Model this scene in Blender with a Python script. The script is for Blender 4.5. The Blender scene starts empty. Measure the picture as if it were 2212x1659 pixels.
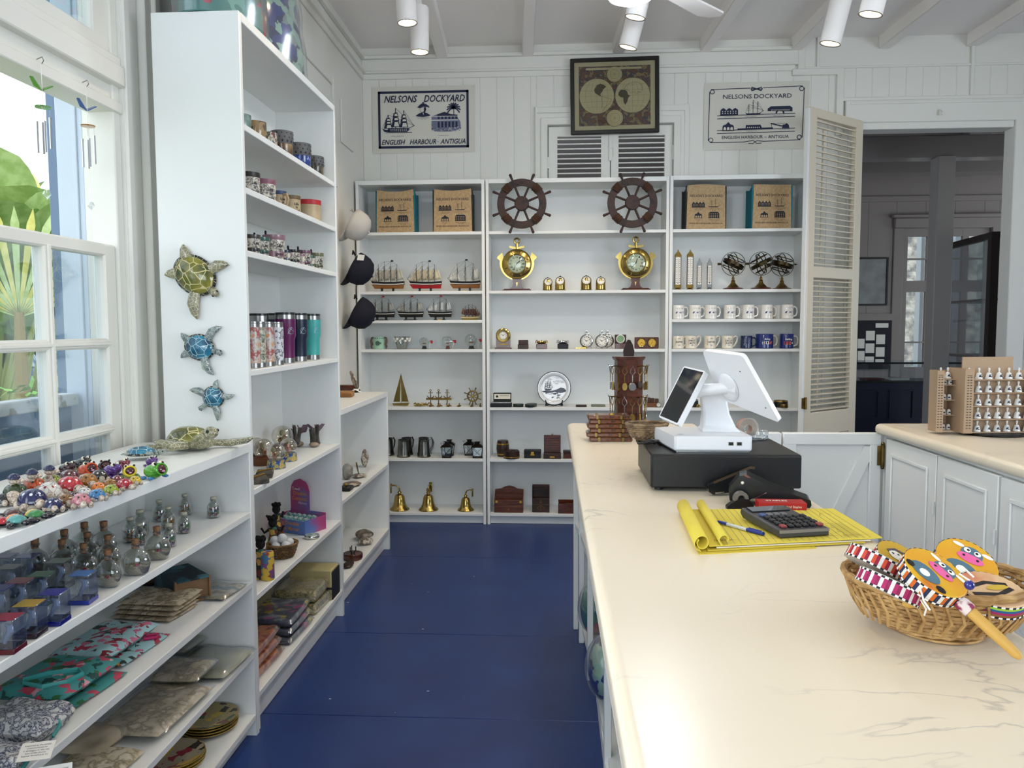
import bpy, math, random
from mathutils import Vector, Matrix
PI = math.pi
rnd = random.Random(11)
SC = bpy.context.scene
COL = SC.collection
# ---------------------------------------------------------------- camera
W, H, F = 2212, 1659, 1700.0
CAM = Vector((0.0, 0.0, 1.40))
YAW, PITCH, ROLL = math.radians(3.26), math.radians(-4.10), math.radians(-0.20)
_fwd = Vector((-math.sin(YAW) * math.cos(PITCH), math.cos(YAW) * math.cos(PITCH), math.sin(PITCH)))
_r0 = Vector((math.cos(YAW), math.sin(YAW), 0)); _u0 = _r0.cross(_fwd)
_right = _r0 * math.cos(ROLL) + _u0 * math.sin(ROLL); _up = _u0 * math.cos(ROLL) - _r0 * math.sin(ROLL)
cam_data = bpy.data.cameras.new('camera'); cam = bpy.data.objects.new('camera', cam_data); COL.objects.link(cam)
cam_data.sensor_width = 36.0; cam_data.lens = F / W * 36.0; cam_data.clip_start = 0.02; cam_data.clip_end = 200
cam.matrix_world = Matrix(((_right.x, _up.x, -_fwd.x, CAM.x), (_right.y, _up.y, -_fwd.y, CAM.y), (_right.z, _up.z, -_fwd.z, CAM.z), (0, 0, 0, 1)))
SC.camera = cam
def ray(u, v): return _right * ((u - W / 2) / F) - _up * ((v - H / 2) / F) + _fwd
def _pl(u, v, ax, val):
 d = ray(u, v); return CAM + d * ((val - CAM[ax]) / d[ax])
def atx(u, v, x): return _pl(u, v, 0, x)
def aty(u, v, y): return _pl(u, v, 1, y)
def atz(u, v, z): return _pl(u, v, 2, z)
# ---------------------------------------------------------------- world, lights, exposure
SC.view_settings.view_transform = 'Standard'; SC.view_settings.look = 'None'
SC.view_settings.gamma = 1.0; SC.view_settings.use_curve_mapping = False
SC.view_settings.exposure = -0.2
world = bpy.data.worlds.new('sky'); SC.world = world; world.use_nodes = True
bgn = world.node_tree.nodes['Background']; bgn.inputs[0].default_value = (0.86, 0.94, 1.0, 1); bgn.inputs[1].default_value = 2.4
SC.cycles.max_bounces = 10; SC.cycles.diffuse_bounces = 5; SC.cycles.glossy_bounces = 4; SC.cycles.transmission_bounces = 8; SC.cycles.transparent_max_bounces = 12
SC.cycles.caustics_reflective = False; SC.cycles.caustics_refractive = False; SC.cycles.sample_clamp_indirect = 4.0
def light(name, kind, loc, target, power, color, **kw):
 d = bpy.data.lights.new(name, kind); o = bpy.data.objects.new(name, d); COL.objects.link(o)
 o.location = loc; d.energy = power; d.color = color
 o.rotation_euler = (Vector(target) - Vector(loc)).to_track_quat('-Z', 'Y').to_euler()
 for k, v in kw.items(): setattr(d, k, v)
 return o
DAY = (0.80, 0.90, 1.0)
# daylight behind the camera; right and left fills added at unseen openings
light('daylight_rear_window', 'AREA', (-0.2, -2.75, 1.75), (-0.2, 3, 1.3), 70, DAY, shape='RECTANGLE', size=2.6, size_y=1.7)
light('added_fill_right', 'AREA', (4.95, 0.6, 1.8), (0, 2.2, 1.2), 115, DAY, shape='RECTANGLE', size=2.4, size_y=1.6)  # added fill at an invented opening out of view
light('added_fill_left', 'AREA', (-1.75, 0.2, 1.75), (1.5, 1.2, 1.3), 26, DAY, shape='RECTANGLE', size=1.3, size_y=1.4)  # added fill through an unseen opening, apart from the window in view
light('added_fill_next_room', 'AREA', (7.75, 8.0, 1.8), (0, 7.6, 1.4), 55, DAY, shape='RECTANGLE', size=1.6, size_y=1.6)  # added fill to brighten the next room; its side wall has no window
light('added_fill_next_room_side', 'AREA', (-1.4, 8.0, 1.8), (5, 7.6, 1.8), 40, DAY, shape='RECTANGLE', size=1.4, size_y=1.4)  # added fill to lift the dark behind the louvres, no window there
# ---------------------------------------------------------------- helpers
def lin(c):
 if isinstance(c, str):
  c = c.lstrip('#'); c = tuple(int(c[i:i + 2], 16) / 255 for i in (0, 2, 4))
 return tuple(x / 12.92 if x <= 0.04045 else ((x + 0.055) / 1.055) ** 2.4 for x in c[:3]) + (1,)
MATS = {}
def mat(c, rough=0.5, metal=0.0, trans=0.0, ior=1.45, noise=None, bump=0.0, bscale=60, emit=0.0, coat=0.0, spec=0.5, name=None, alpha=1.0, stretch=(1, 1, 1)):
 """noise = (other colours, scale, lo, hi)"""
 key = name or repr((c, rough, metal, trans, noise, bump, bscale, emit, coat, spec, alpha, stretch))
 if key in MATS: return MATS[key]
 m = bpy.data.materials.new(name or 'm_%d' % len(MATS)); m.use_nodes = True; nt = m.node_tree; b = nt.nodes['Principled BSDF']
 def S(k, v):
  if k in b.inputs: b.inputs[k].default_value = v
 S('Base Color', lin(c)); S('Roughness', rough); S('Metallic', metal); S('Transmission Weight', trans); S('IOR', ior)
 S('Coat Weight', coat); S('Specular IOR Level', spec); S('Alpha', alpha)
 if emit: S('Emission Color', lin(c)); S('Emission Strength', emit)
 if noise or bump:
  tc = nt.nodes.new('ShaderNodeTexCoord'); mp = nt.nodes.new('ShaderNodeMapping'); nt.links.new(tc.outputs['Object'], mp.inputs[0]); mp.inputs['Scale'].default_value = stretch
 if noise:
  n = nt.nodes.new('ShaderNodeTexNoise'); n.inputs['Scale'].default_value = noise[1]; n.inputs['Detail'].default_value = 4
  r = nt.nodes.new('ShaderNodeValToRGB'); nt.links.new(mp.outputs[0], n.inputs['Vector']); nt.links.new(n.outputs['Fac'], r.inputs[0])
  cs = noise[0] if isinstance(noise[0], (list, tuple)) else [noise[0]]
  cs = [c] + list(cs); lo, hi = noise[2], noise[3]
  e = r.color_ramp.elements; e[0].position = lo; e[0].color = lin(cs[0]); e[1].position = hi; e[1].color = lin(cs[-1])
  for i in range(1, len(cs) - 1):
   q = e.new(lo + (hi - lo) * i / (len(cs) - 1)); q.color = lin(cs[i])
  if hi - lo < 0.03: r.color_ramp.interpolation = 'LINEAR'
  nt.links.new(r.outputs[0], b.inputs['Base Color'])
  if emit: nt.links.new(r.outputs[0], b.inputs['Emission Color'])
 if bump:
  n2 = nt.nodes.new('ShaderNodeTexNoise'); n2.inputs['Scale'].default_value = bscale; n2.inputs['Detail'].default_value = 5
  bp = nt.nodes.new('ShaderNodeBump'); bp.inputs['Strength'].default_value = bump; bp.inputs['Distance'].default_value = 0.004
  nt.links.new(mp.outputs[0], n2.inputs['Vector']); nt.links.new(n2.outputs['Fac'], bp.inputs['Height']); nt.links.new(bp.outputs[0], b.inputs['Normal'])
 MATS[key] = m; return m
def blotch(cols, scale, name=None, rough=0.6, bump=0.0, coat=0.0, rand=1.0):
 """cells of flat colours (prints, glazes)"""
 key = name or repr((cols, scale, rough, 'bl'))
 if key in MATS: return MATS[key]
 m = bpy.data.materials.new('p_%d' % len(MATS)); m.use_nodes = True; nt = m.node_tree; b = nt.nodes['Principled BSDF']
 tc = nt.nodes.new('ShaderNodeTexCoord'); ns = nt.nodes.new('ShaderNodeTexNoise'); ns.inputs['Scale'].default_value = scale * 1.3
 mx = nt.nodes.new('ShaderNodeVectorMath'); mx.operation = 'MULTIPLY_ADD'; mx.inputs[1].default_value = (1.2 / scale,) * 3
 nt.links.new(tc.outputs['Object'], ns.inputs['Vector']); nt.links.new(ns.outputs['Color'], mx.inputs[0]); nt.links.new(tc.outputs['Object'], mx.inputs[2])
 v = nt.nodes.new('ShaderNodeTexVoronoi'); v.inputs['Scale'].default_value = scale; nt.links.new(mx.outputs[0], v.inputs['Vector'])
 sp = nt.nodes.new('ShaderNodeSeparateColor'); nt.links.new(v.outputs['Color'], sp.inputs[0])
 r = nt.nodes.new('ShaderNodeValToRGB'); r.color_ramp.interpolation = 'CONSTANT'; nt.links.new(sp.outputs[0], r.inputs[0])
 e = r.color_ramp.elements; tot = sum(w for _, w in cols); a = 0
 for i, (c, w) in enumerate(cols):
  if i == 0: e[0].color = lin(c); e[0].position = 0
  elif i == 1: e[1].color = lin(c); e[1].position = a / tot
  else: q = e.new(a / tot); q.color = lin(c)
  a += w
 nt.links.new(r.outputs[0], b.inputs['Base Color']); b.inputs['Roughness'].default_value = rough; b.inputs['Coat Weight'].default_value = coat
 MATS[key] = m; return m
def glass(c='#ffffff', a=0.12, rough=0.03, name=None):
 """thin clear sheet: mostly see-through with a reflection"""
 key = name or repr((c, a, rough, 'gl'))
 if key in MATS: return MATS[key]
 m = bpy.data.materials.new('g_%d' % len(MATS)); m.use_nodes = True; nt = m.node_tree; nt.nodes.clear()
 o = nt.nodes.new('ShaderNodeOutputMaterial'); t = nt.nodes.new('ShaderNodeBsdfTransparent'); g = nt.nodes.new('ShaderNodeBsdfGlossy'); mx = nt.nodes.new('ShaderNodeMixShader')
 t.inputs[0].default_value = lin(c); g.inputs['Roughness'].default_value = rough; g.inputs[0].default_value = (0.95, 0.97, 1, 1)
 lw = nt.nodes.new('ShaderNodeLayerWeight'); lw.inputs[0].default_value = 0.5
 mr = nt.nodes.new('ShaderNodeMapRange'); mr.inputs[3].default_value = a * 0.35; mr.inputs[4].default_value = min(1, a * 4)
 nt.links.new(lw.outputs['Facing'], mr.inputs[0]); nt.links.new(mr.outputs[0], mx.inputs[0])
 nt.links.new(t.outputs[0], mx.inputs[1]); nt.links.new(g.outputs[0], mx.inputs[2]); nt.links.new(mx.outputs[0], o.inputs[0])
 MATS[key] = m; return m
_glyph = {}
def _text(body, shear, bold):
 k = (body, shear, bold)
 if k not in _glyph:
  cu = bpy.data.curves.new('t', 'FONT'); cu.body = body; cu.shear = shear; cu.offset = bold; cu.resolution_u = 2
  ob = bpy.data.objects.new('t', cu); me = bpy.data.meshes.new_from_object(ob)
  vs = [v.co.copy() for v in me.vertices]; fs = [tuple(p.vertices) for p in me.polygons]
  bpy.data.objects.remove(ob); bpy.data.meshes.remove(me); bpy.data.curves.remove(cu)
  if not vs: vs = [Vector((0, 0, 0))]
  x0, x1 = min(v.x for v in vs), max(v.x for v in vs); y0, y1 = min(v.y for v in vs), max(v.y for v in vs)
  _glyph[k] = (vs, fs, x0, x1, y0, y1)
 return _glyph[k]
def FRONT(x, y, z): return Matrix(((1, 0, 0, x), (0, 0, -1, y), (0, 1, 0, z), (0, 0, 0, 1)))       # drawing plane facing -Y
def RIGHT(x, y, z): return Matrix(((0, 0, 1, x), (1, 0, 0, y), (0, 1, 0, z), (0, 0, 0, 1)))        # drawing plane facing +X
def LEFT(x, y, z): return Matrix(((0, 0, -1, x), (-1, 0, 0, y), (0, 1, 0, z), (0, 0, 0, 1)))       # drawing plane facing -X
def UP(x, y, z): return Matrix.Translation((x, y, z))
def TR(x=0, y=0, z=0, rx=0, ry=0, rz=0, s=1):
 return Matrix.Translation((x, y, z)) @ Matrix.Rotation(rz, 4, 'Z') @ Matrix.Rotation(ry, 4, 'Y') @ Matrix.Rotation(rx, 4, 'X') @ Matrix.Diagonal((s, s, s, 1) if not isinstance(s, tuple) else s + (1,))
class M:
 """a mesh under construction: T places what is added, k is the material slot"""
 def __init__(s): s.v = []; s.f = []; s.k = []; s.T = Matrix()
 def at(s, T): s.T = T; return s
 def add(s, vs, fs, k=0):
  b = len(s.v); T = s.T
  s.v += [T @ Vector(p) for p in vs]; s.f += [tuple(i + b for i in f) for f in fs]; s.k += [k] * len(fs); return s
 def box(s, x0, y0, z0, x1, y1, z1, k=0, c=0.0):
  j = [rnd.uniform(0, 0.00025) for _ in range(6)]   # hand-cut timber: no two faces quite flush
  x0 -= j[0]; y0 -= j[1]; z0 -= j[2]; x1 += j[3]; y1 += j[4]; z1 += j[5]
  if c <= 0:
   return s.add([(x, y, z) for z in (z0, z1) for y in (y0, y1) for x in (x0, x1)],
       [(0, 2, 3, 1), (4, 5, 7, 6), (0, 1, 5, 4), (2, 6, 7, 3), (0, 4, 6, 2), (1, 3, 7, 5)], k)
  return s.rbox(x0, y0, z0, x1, y1, z1, c, k)
 def rbox(s, x0, y0, z0, x1, y1, z1, c, k=0, n=1):
  """box with chamfered edges"""
  def ring(z, i):
   return [(x0 + c, y0 + i, z), (x1 - c, y0 + i, z), (x1 - i, y0 + c, z), (x1 - i, y1 - c, z), (x1 - c, y1 - i, z), (x0 + c, y1 - i, z), (x0 + i, y1 - c, z), (x0 + i, y0 + c, z)]
  rs = [ring(z0, c), ring(z0 + c, 0), ring(z1 - c, 0), ring(z1, c)]
  vs = [p for r in rs for p in r]; fs = [tuple(range(7, -1, -1)), tuple(range(24, 32))]
  for a in range(3):
   for i in range(8):
    j = (i + 1) % 8; fs.append((a * 8 + i, a * 8 + j, a * 8 + 8 + j, a * 8 + 8 + i))
  return s.add(vs, fs, k)
 def lathe(s, prof, n=20, k=0, sx=1.0, sy=1.0, a0=0.0, a1=2 * PI):
  vs = []; fs = []; full = abs(a1 - a0 - 2 * PI) < 1e-6; nn = n if full else n + 1; idx = []
  for r, z in prof:
   if r < 1e-7: idx.append([len(vs)] * nn); vs.append((0, 0, z))
   else:
    idx.append(list(range(len(vs), len(vs) + nn)))
    vs += [(r * sx * math.cos(a0 + (a1 - a0) * i / n), r * sy * math.sin(a0 + (a1 - a0) * i / n), z) for i in range(nn)]
  for a, b in zip(idx, idx[1:]):
   for i in range(n):
    j = (i + 1) % nn; q = [a[i], a[j], b[j], b[i]]; q = [p for m_, p in enumerate(q) if p not in q[:m_]]
    if len(q) > 2: fs.append(tuple(q))
  return s.add(vs, fs, k)
 def ell(s, c, r, k=0, n=14, m=8):
  r = (r, r, r) if not isinstance(r, tuple) else r
  T = s.T; s.T = T @ Matrix.Translation(c) @ Matrix.Diagonal(r + (1,))
  s.lathe([(math.sin(PI * i / m), -math.cos(PI * i / m)) for i in range(m + 1)], n, k); s.T = T; return s
 def cyl(s, p, q, r, k=0, n=12, r2=None):
  return s.tube([p, q], [r, r if r2 is None else r2], k, n)
 def tube(s, pts, r, k=0, n=6, closed=False, caps=True):
  pts = [Vector(p) for p in pts]; L = len(pts); rs = r if isinstance(r, (list, tuple)) else [r] * L
  vs = []; fs = []; d0 = None; ref = None
  for i in range(L):
   a = pts[(i - 1) % L] if (closed or i > 0) else pts[i]; b = pts[(i + 1) % L] if (closed or i < L - 1) else pts[i]
   d = (b - a).normalized() if (b - a).length > 1e-9 else Vector((0, 0, 1))
   if ref is None: ref = d.orthogonal().normalized()
   else:
    ref = ref - d * ref.dot(d)
    ref = ref.normalized() if ref.length > 1e-6 else d.orthogonal().normalized()
   o = d.cross(ref)
   vs += [pts[i] + (ref * math.cos(2 * PI * j / n) + o * math.sin(2 * PI * j / n)) * rs[i] for j in range(n)]
  for i in range(L if closed else L - 1):
   a, b = i * n, ((i + 1) % L) * n
   for j in range(n): fs.append((a + j, a + (j + 1) % n, b + (j + 1) % n, b + j))
  if not closed and caps: fs += [tuple(range(n - 1, -1, -1)), tuple(range((L - 1) * n, L * n))]
  return s.add(vs, fs, k)
 def tor(s, R, r, k=0, n=24, m=8, a0=0.0, a1=2 * PI, sy=1.0):
  """ring in the local XY plane"""
  full = abs(a1 - a0 - 2 * PI) < 1e-6; nn = n if full else n + 1
  return s.tube([(R * math.cos(a0 + (a1 - a0) * i / n), sy * R * math.sin(a0 + (a1 - a0) * i / n), 0) for i in range(nn)], r, k, m, closed=full)
 def prism(s, poly, z0, z1, k=0, ks=None):
  """polygon in local XY raised from z0 to z1"""
  n = len(poly); a = sum(poly[i][0] * poly[(i + 1) % n][1] - poly[(i + 1) % n][0] * poly[i][1] for i in range(n))
  if a < 0: poly = poly[::-1]
  vs = [(x, y, z0) for x, y in poly] + [(x, y, z1) for x, y in poly]
  s.add(vs, [tuple(range(n, 2 * n))], k)
  return s.add(vs, [tuple(range(n - 1, -1, -1))] + [(i, (i + 1) % n, n + (i + 1) % n, n + i) for i in range(n)], k if ks is None else ks)
 def flat(s, poly, k=0, z=0.0):
  n = len(poly); a = sum(poly[i][0] * poly[(i + 1) % n][1] - poly[(i + 1) % n][0] * poly[i][1] for i in range(n))
  if a < 0: poly = poly[::-1]
  return s.add([(x, y, z) for x, y in poly], [tuple(range(n))], k)
 def rect(s, x0, y0, x1, y1, k=0, z=0.0): return s.flat([(x0, y0), (x1, y0), (x1, y1), (x0, y1)], k, z)
 def disc(s, x, y, r, k=0, z=0.0, n=20, sy=1.0): return s.flat([(x + r * math.cos(2 * PI * i / n), y + sy * r * math.sin(2 * PI * i / n)) for i in range(n)], k, z)
 def ring(s, x, y, r0, r1, k=0, z=0.0, n=28, a0=0.0, a1=2 * PI):
  vs = [];
  for i in range(n + 1):
   a = a0 + (a1 - a0) * i / n; vs += [(x + r0 * math.cos(a), y + r0 * math.sin(a), z), (x + r1 * math.cos(a), y + r1 * math.sin(a), z)]
  return s.add(vs, [(2 * i, 2 * i + 1, 2 * i + 3, 2 * i + 2) for i in range(n)], k)
 def line(s, pts, w, k=0, z=0.0, closed=False):
  """flat ribbon in local XY"""
  P = [Vector((p[0], p[1], 0)) for p in pts]; L = len(P); vs = []
  for i in range(L):
   a = P[(i - 1) % L] if (closed or i > 0) else P[i]; b = P[(i + 1) % L] if (closed or i < L - 1) else P[i]
   d = (b - a); d = d.normalized() if d.length > 1e-9 else Vector((1, 0, 0)); o = Vector((-d.y, d.x, 0)) * (w / 2)
   vs += [(P[i].x - o.x, P[i].y - o.y, z), (P[i].x + o.x, P[i].y + o.y, z)]
  return s.add(vs, [(2 * i, 2 * ((i + 1) % L), 2 * ((i + 1) % L) + 1, 2 * i + 1) for i in range(L if closed else L - 1)], k)
 def text(s, body, size, x=0.0, y=0.0, k=0, z=0.0, shear=0.0, bold=0.0, width=None, al='c'):
  """writing in local XY; size = letter height; width squeezes it"""
  vs, fs, x0, x1, y0, y1 = _text(body, shear, bold)
  f = size / 0.73; g = f if width is None else width / max(1e-6, x1 - x0)
  xm = {'c': (x0 + x1) / 2, 'l': x0, 'r': x1}[al]
  return s.add([(x + (p.x - xm) * g, y + p.y * f, z) for p in vs], fs, k)
 def sheet(s, fn, nu, nv, k=0, thick=0.0, ku=False):
  """surface from fn(a, b), a and b in 0..1"""
  vs = [fn(i / nu, j / nv) for j in range(nv + 1) for i in range(nu + 1)]
  return s.add(vs, [(j * (nu + 1) + i, j * (nu + 1) + i + 1, (j + 1) * (nu + 1) + i + 1, (j + 1) * (nu + 1) + i) for j in range(nv) for i in range(nu)], k)
def obj(name, m, mats, parent=None, label=None, sharp=38, thick=0.0, bevel=0.0, smooth=0):
 me = bpy.data.meshes.new(name); me.from_pydata([tuple(v) for v in m.v], [], m.f)
 mats = mats if isinstance(mats, (list, tuple)) else [mats]
 for q in mats: me.materials.append(q)
 me.polygons.foreach_set('material_index', [min(k, len(mats) - 1) for k in m.k]); me.polygons.foreach_set('use_smooth', [True] * len(m.f))
 me.update(); me.set_sharp_from_angle(angle=math.radians(sharp))
 o = bpy.data.objects.new(name, me); COL.objects.link(o)
 if parent: o.parent = parent
 if label: o['label'] = label
 if thick: d = o.modifiers.new('thickness', 'SOLIDIFY'); d.thickness = thick; d.offset = -1
 if bevel: d = o.modifiers.new('edges', 'BEVEL'); d.width = bevel; d.segments = 2; d.limit_method = 'ANGLE'; d.angle_limit = math.radians(45)
 if smooth: d = o.modifiers.new('smooth', 'SUBSURF'); d.levels = smooth; d.render_levels = smooth
 return o
def tag(o, label, cat, group=None, kind=None):
 o['label'] = label; o['category'] = cat
 if group: o['group'] = group
 if kind: o['kind'] = kind
 return o
def thing(name, label, cat, loc=(0, 0, 0), rz=0.0, group=None, s=1.0, rx=0.0, ry=0.0):
 o = bpy.data.objects.new(name, None); COL.objects.link(o); o.empty_display_size = 0.05
 o.location = loc; o.rotation_euler = (rx, ry, rz); o.scale = (s, s, s) if not isinstance(s, tuple) else s
 return tag(o, label, cat, group)
def solo(name, m, mats, label, cat, loc=(0, 0, 0), rz=0.0, group=None, s=1.0, rx=0.0, ry=0.0, **kw):
 o = obj(name, m, mats, **kw); o.location = loc; o.rotation_euler = (rx, ry, rz); o.scale = (s, s, s) if not isinstance(s, tuple) else s
 return tag(o, label, cat, group)
def struct(name, m, mats, parent=None, **kw):
 o = obj(name, m, mats, parent, **kw)
 if parent is None: o['kind'] = 'structure'
 return o
def dup(root, label, loc=None, rz=None, s=None, group=None):
 """a copy of a thing with copies of its parts and sub-parts"""
 r = root.copy(); COL.objects.link(r); r['label'] = label
 if loc is not None: r.location = loc
 if rz is not None: r.rotation_euler = (root.rotation_euler[0], root.rotation_euler[1], rz)
 if s is not None: r.scale = (s, s, s)
 if group: r['group'] = group
 for ch in list(root.children):
  c = ch.copy(); COL.objects.link(c); c.parent = r
  for g in ch.children:
   d = g.copy(); COL.objects.link(d); d.parent = c
 return r
def arc(cx, cy, r, a0, a1, n=10, sy=1.0): return [(cx + r * math.cos(math.radians(a0 + (a1 - a0) * i / n)), cy + sy * r * math.sin(math.radians(a0 + (a1 - a0) * i / n))) for i in range(n + 1)]
# common materials
WHITE = mat('#e6e8e6', 0.42, bump=0.05, bscale=25, name='white_gloss_paint')
WALLP = mat('#e2e1da', 0.5, bump=0.06, bscale=18, name='wall_paint')
CEIL = mat('#f5f1ee', 0.5, name='ceiling_paint')
BLACK = mat('#0c0c0e', 0.45); DARK = mat('#14151a', 0.6); CHROME = mat('#d5d7d8', 0.18, 1.0); STEEL = mat('#9b9c9c', 0.28, 1.0)
BRASS = mat('#c2a864', 0.2, 1.0, noise=('#a08a4c', 9, 0.35, 0.65)); OLDBRASS = mat('#8d7440', 0.35, 1.0, noise=('#5b4a2a', 20, 0.4, 0.7))
ROSEWOOD = mat('#3d1a10', 0.25, noise=('#5c2a17', 14, 0.35, 0.65), stretch=(1, 6, 6), coat=0.4); DKWOOD = mat('#22110c', 0.4, noise=('#3a2015', 10, 0.4, 0.65), stretch=(1, 5, 5))
PAPER = mat('#efece2', 0.7); CREAM = mat('#e9e2cf', 0.5); INK = mat('#11141f', 0.6); NAVY = mat('#18203e', 0.6); REDP = mat('#b0222a', 0.4); GOLD = mat('#c59a3d', 0.3, 0.9)
CLEAR = glass('#f4f8f8', 0.14); PANE = glass('#f2f6f8', 0.07)
PLASTIC = glass('#fbfcfd', 0.13, 0.16)
# ================================================================ setting
XL, YB, ZC = -1.42, 5.82, 3.43
# floor: painted boards with seams, specks of white paint
fm = bpy.data.materials.new('floor_paint'); fm.use_nodes = True; nt = fm.node_tree; b = nt.nodes['Principled BSDF']
tc = nt.nodes.new('ShaderNodeTexCoord')
def _nz(scale, detail=3):
 n = nt.nodes.new('ShaderNodeTexNoise'); n.inputs['Scale'].default_value = scale; n.inputs['Detail'].default_value = detail; nt.links.new(tc.outputs['Object'], n.inputs['Vector']); return n
def _ramp(src, stops):
 r = nt.nodes.new('ShaderNodeValToRGB'); nt.links.new(src, r.inputs[0]); e = r.color_ramp.elements
 e[0].position, e[0].color = stops[0][0], lin(stops[0][1]); e[1].position, e[1].color = stops[-1][0], lin(stops[-1][1])
 for p, c in stops[1:-1]: q = e.new(p); q.color = lin(c)
 return r
r1 = _ramp(_nz(3).outputs['Fac'], [(0.3, '#1a3068'), (0.7, '#203a74')])
r2 = _ramp(_nz(23, 1).outputs['Fac'], [(0.80, '#000000'), (0.82, '#ffffff')])
mx = nt.nodes.new('ShaderNodeMix'); mx.data_type = 'RGBA'; nt.links.new(r2.outputs[0], mx.inputs[0]); nt.links.new(r1.outputs[0], mx.inputs[6]); mx.inputs[7].default_value = lin('#c7d0dc')
nt.links.new(mx.outputs[2], b.inputs['Base Color']); b.inputs['Roughness'].default_value = 0.38
n4 = _nz(30, 4); bp = nt.nodes.new('ShaderNodeBump'); bp.inputs['Strength'].default_value = 0.05; nt.links.new(n4.outputs['Fac'], bp.inputs['Height']); nt.links.new(bp.outputs[0], b.inputs['Normal'])
m = M(); ys = [-2.7, -1.5, -0.3, 0.9, 1.9, 2.72, 3.49, 4.7, YB + 0.2]
for a, c in zip(ys, ys[1:]): m.box(XL - 0.1, a + 0.0012, -0.05, 5.0, c - 0.0012, 0.0, 0, 0.002)
m.box(XL - 0.1, -2.7, -0.12, 5.0, YB + 0.2, -0.05, 0)
struct('floor', m, fm)
# ceiling
m = M(); m.box(XL - 0.1, -2.8, ZC, 5.1, YB + 0.1, ZC + 0.1)
struct('ceiling', m, CEIL)
bd = Vector(ray(1116, 686)); bd = Vector((bd.x / bd.y, 1.0, 0))
for i, u in enumerate((955, 1140, 1335, 1523, 1720, 1910, 2100)):
 x = aty(u, 108, YB).x; m = M()
 L = 8.4; m.at(Matrix(((1, bd.x, 0, x - bd.x * YB), (0, 1, 0, 0), (0, 0, 1, 0), (0, 0, 0, 1)))).box(-0.04, YB - L, ZC - 0.085, 0.04, YB, ZC + 0.01, 0, 0.006)
 struct('trim_%d' % (i + 1), m, CEIL)
def vboards(m, T, x0, x1, z0, z1, step, k=0, g=0.004, d=0.005):
 """tongue-and-groove boards standing in a drawing plane"""
 m.at(T); xs = []
 x = x0
 while x < x1 - 1e-6:
  e = min(x1, x + step)
  xs += [(x, -d), (x + g, 0), (e - g, 0), (e, -d)]; x = e
 vs = [(p, z0, q) for p, q in xs] + [(p, z1, q) for p, q in xs]; n = len(xs)
 m.add(vs, [(i, i + 1, n + i + 1, n + i) for i in range(n - 1)], k)
# back wall: boards, ledges, header over the doorway
SX0, SX1, SZ1 = -0.067, 0.835, 2.857          # louvred window opening
DX0, DX1, DZ1 = 2.13, 3.19, 2.835             # doorway
m = M()
vboards(m, FRONT(0, YB, 0), XL, SX0 - 0.08, 0, 3.21, 0.123); vboards(m, FRONT(0, YB, 0), SX1 + 0.1, 2.0, 0, 3.21, 0.123)
vboards(m, FRONT(0, YB, 0), SX0 - 0.08, SX1 + 0.1, SZ1 + 0.1, 3.21, 0.123); m.at(Matrix())
m.box(XL, YB + 0.004, 0, SX0, YB + 0.1, ZC); m.box(SX1, YB + 0.004, 0, DX0, YB + 0.1, ZC); m.box(SX0, YB + 0.004, SZ1, SX1, YB + 0.1, ZC); m.box(SX0, YB + 0.004, 0, SX1, YB + 0.1, 2.0)
m.box(DX0, YB + 0.004, DZ1, DX1, YB + 0.1, ZC); m.box(DX1, YB + 0.004, 0, 5.0, YB + 0.1, ZC)
vboards(m, FRONT(0, YB, 0), 1.99, 3.9, 3.0, 3.22, 0.115); m.at(Matrix())
struct('wall_back', m, WALLP)
tn = [8]
def trim(m, mats=WALLP):
 struct('trim_%d' % tn[0], m, mats); tn[0] += 1
m = M().box(XL, YB - 0.03, 3.243, 1.70, YB + 0.004, 3.26, 0, 0.004).box(XL, YB - 0.015, 3.255, 1.70, YB + 0.004, 3.345, 0, 0.003).box(XL, YB - 0.035, 3.345, 1.70, YB + 0.004, 3.37, 0, 0.004).box(XL, YB - 0.014, 3.205, 1.68, YB + 0.004, 3.245, 0, 0.004); trim(m)
m = M().box(1.66, YB - 0.02, 3.17, 2.02, YB + 0.004, 3.215, 0, 0.004).box(1.97, YB - 0.02, 2.75, 2.02, YB + 0.004, 3.2, 0, 0.004).box(1.70, YB - 0.012, 3.2, 1.75, YB + 0.004, ZC, 0, 0.003).box(1.83, YB - 0.012, 3.21, 1.85, YB + 0.004, ZC, 0, 0.003).box(1.75, YB - 0.01, 3.215, 4.2, YB + 0.004, 3.23, 0, 0.003); trim(m)
m = M().box(2.0, YB - 0.02, 2.985, 4.2, YB + 0.004, 3.01, 0, 0.004).box(2.03, YB - 0.035, 2.83, 4.2, YB + 0.004, 2.985, 0, 0.006).box(2.06, YB - 0.042, 2.955, 4.2, YB + 0.004, 2.972, 0, 0.003); trim(m)
m = M().box(2.885, YB - 0.016, 3.01, 2.91, YB + 0.004, ZC, 0, 0.003); trim(m)
m = M().box(2.06, YB - 0.03, 0, DX0, YB + 0.1, DZ1, 0, 0.005).box(DX1, YB - 0.035, 0, DX1 + 0.12, YB + 0.1, DZ1 + 0.02, 0, 0.006).box(DX1 + 0.12, YB - 0.05, 0, DX1 + 0.16, YB, DZ1 + 0.1, 0, 0.006).box(DX0, YB - 0.02, DZ1 - 0.05, DX1, YB + 0.12, DZ1 + 0.002, 0, 0.004); trim(m)
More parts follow.
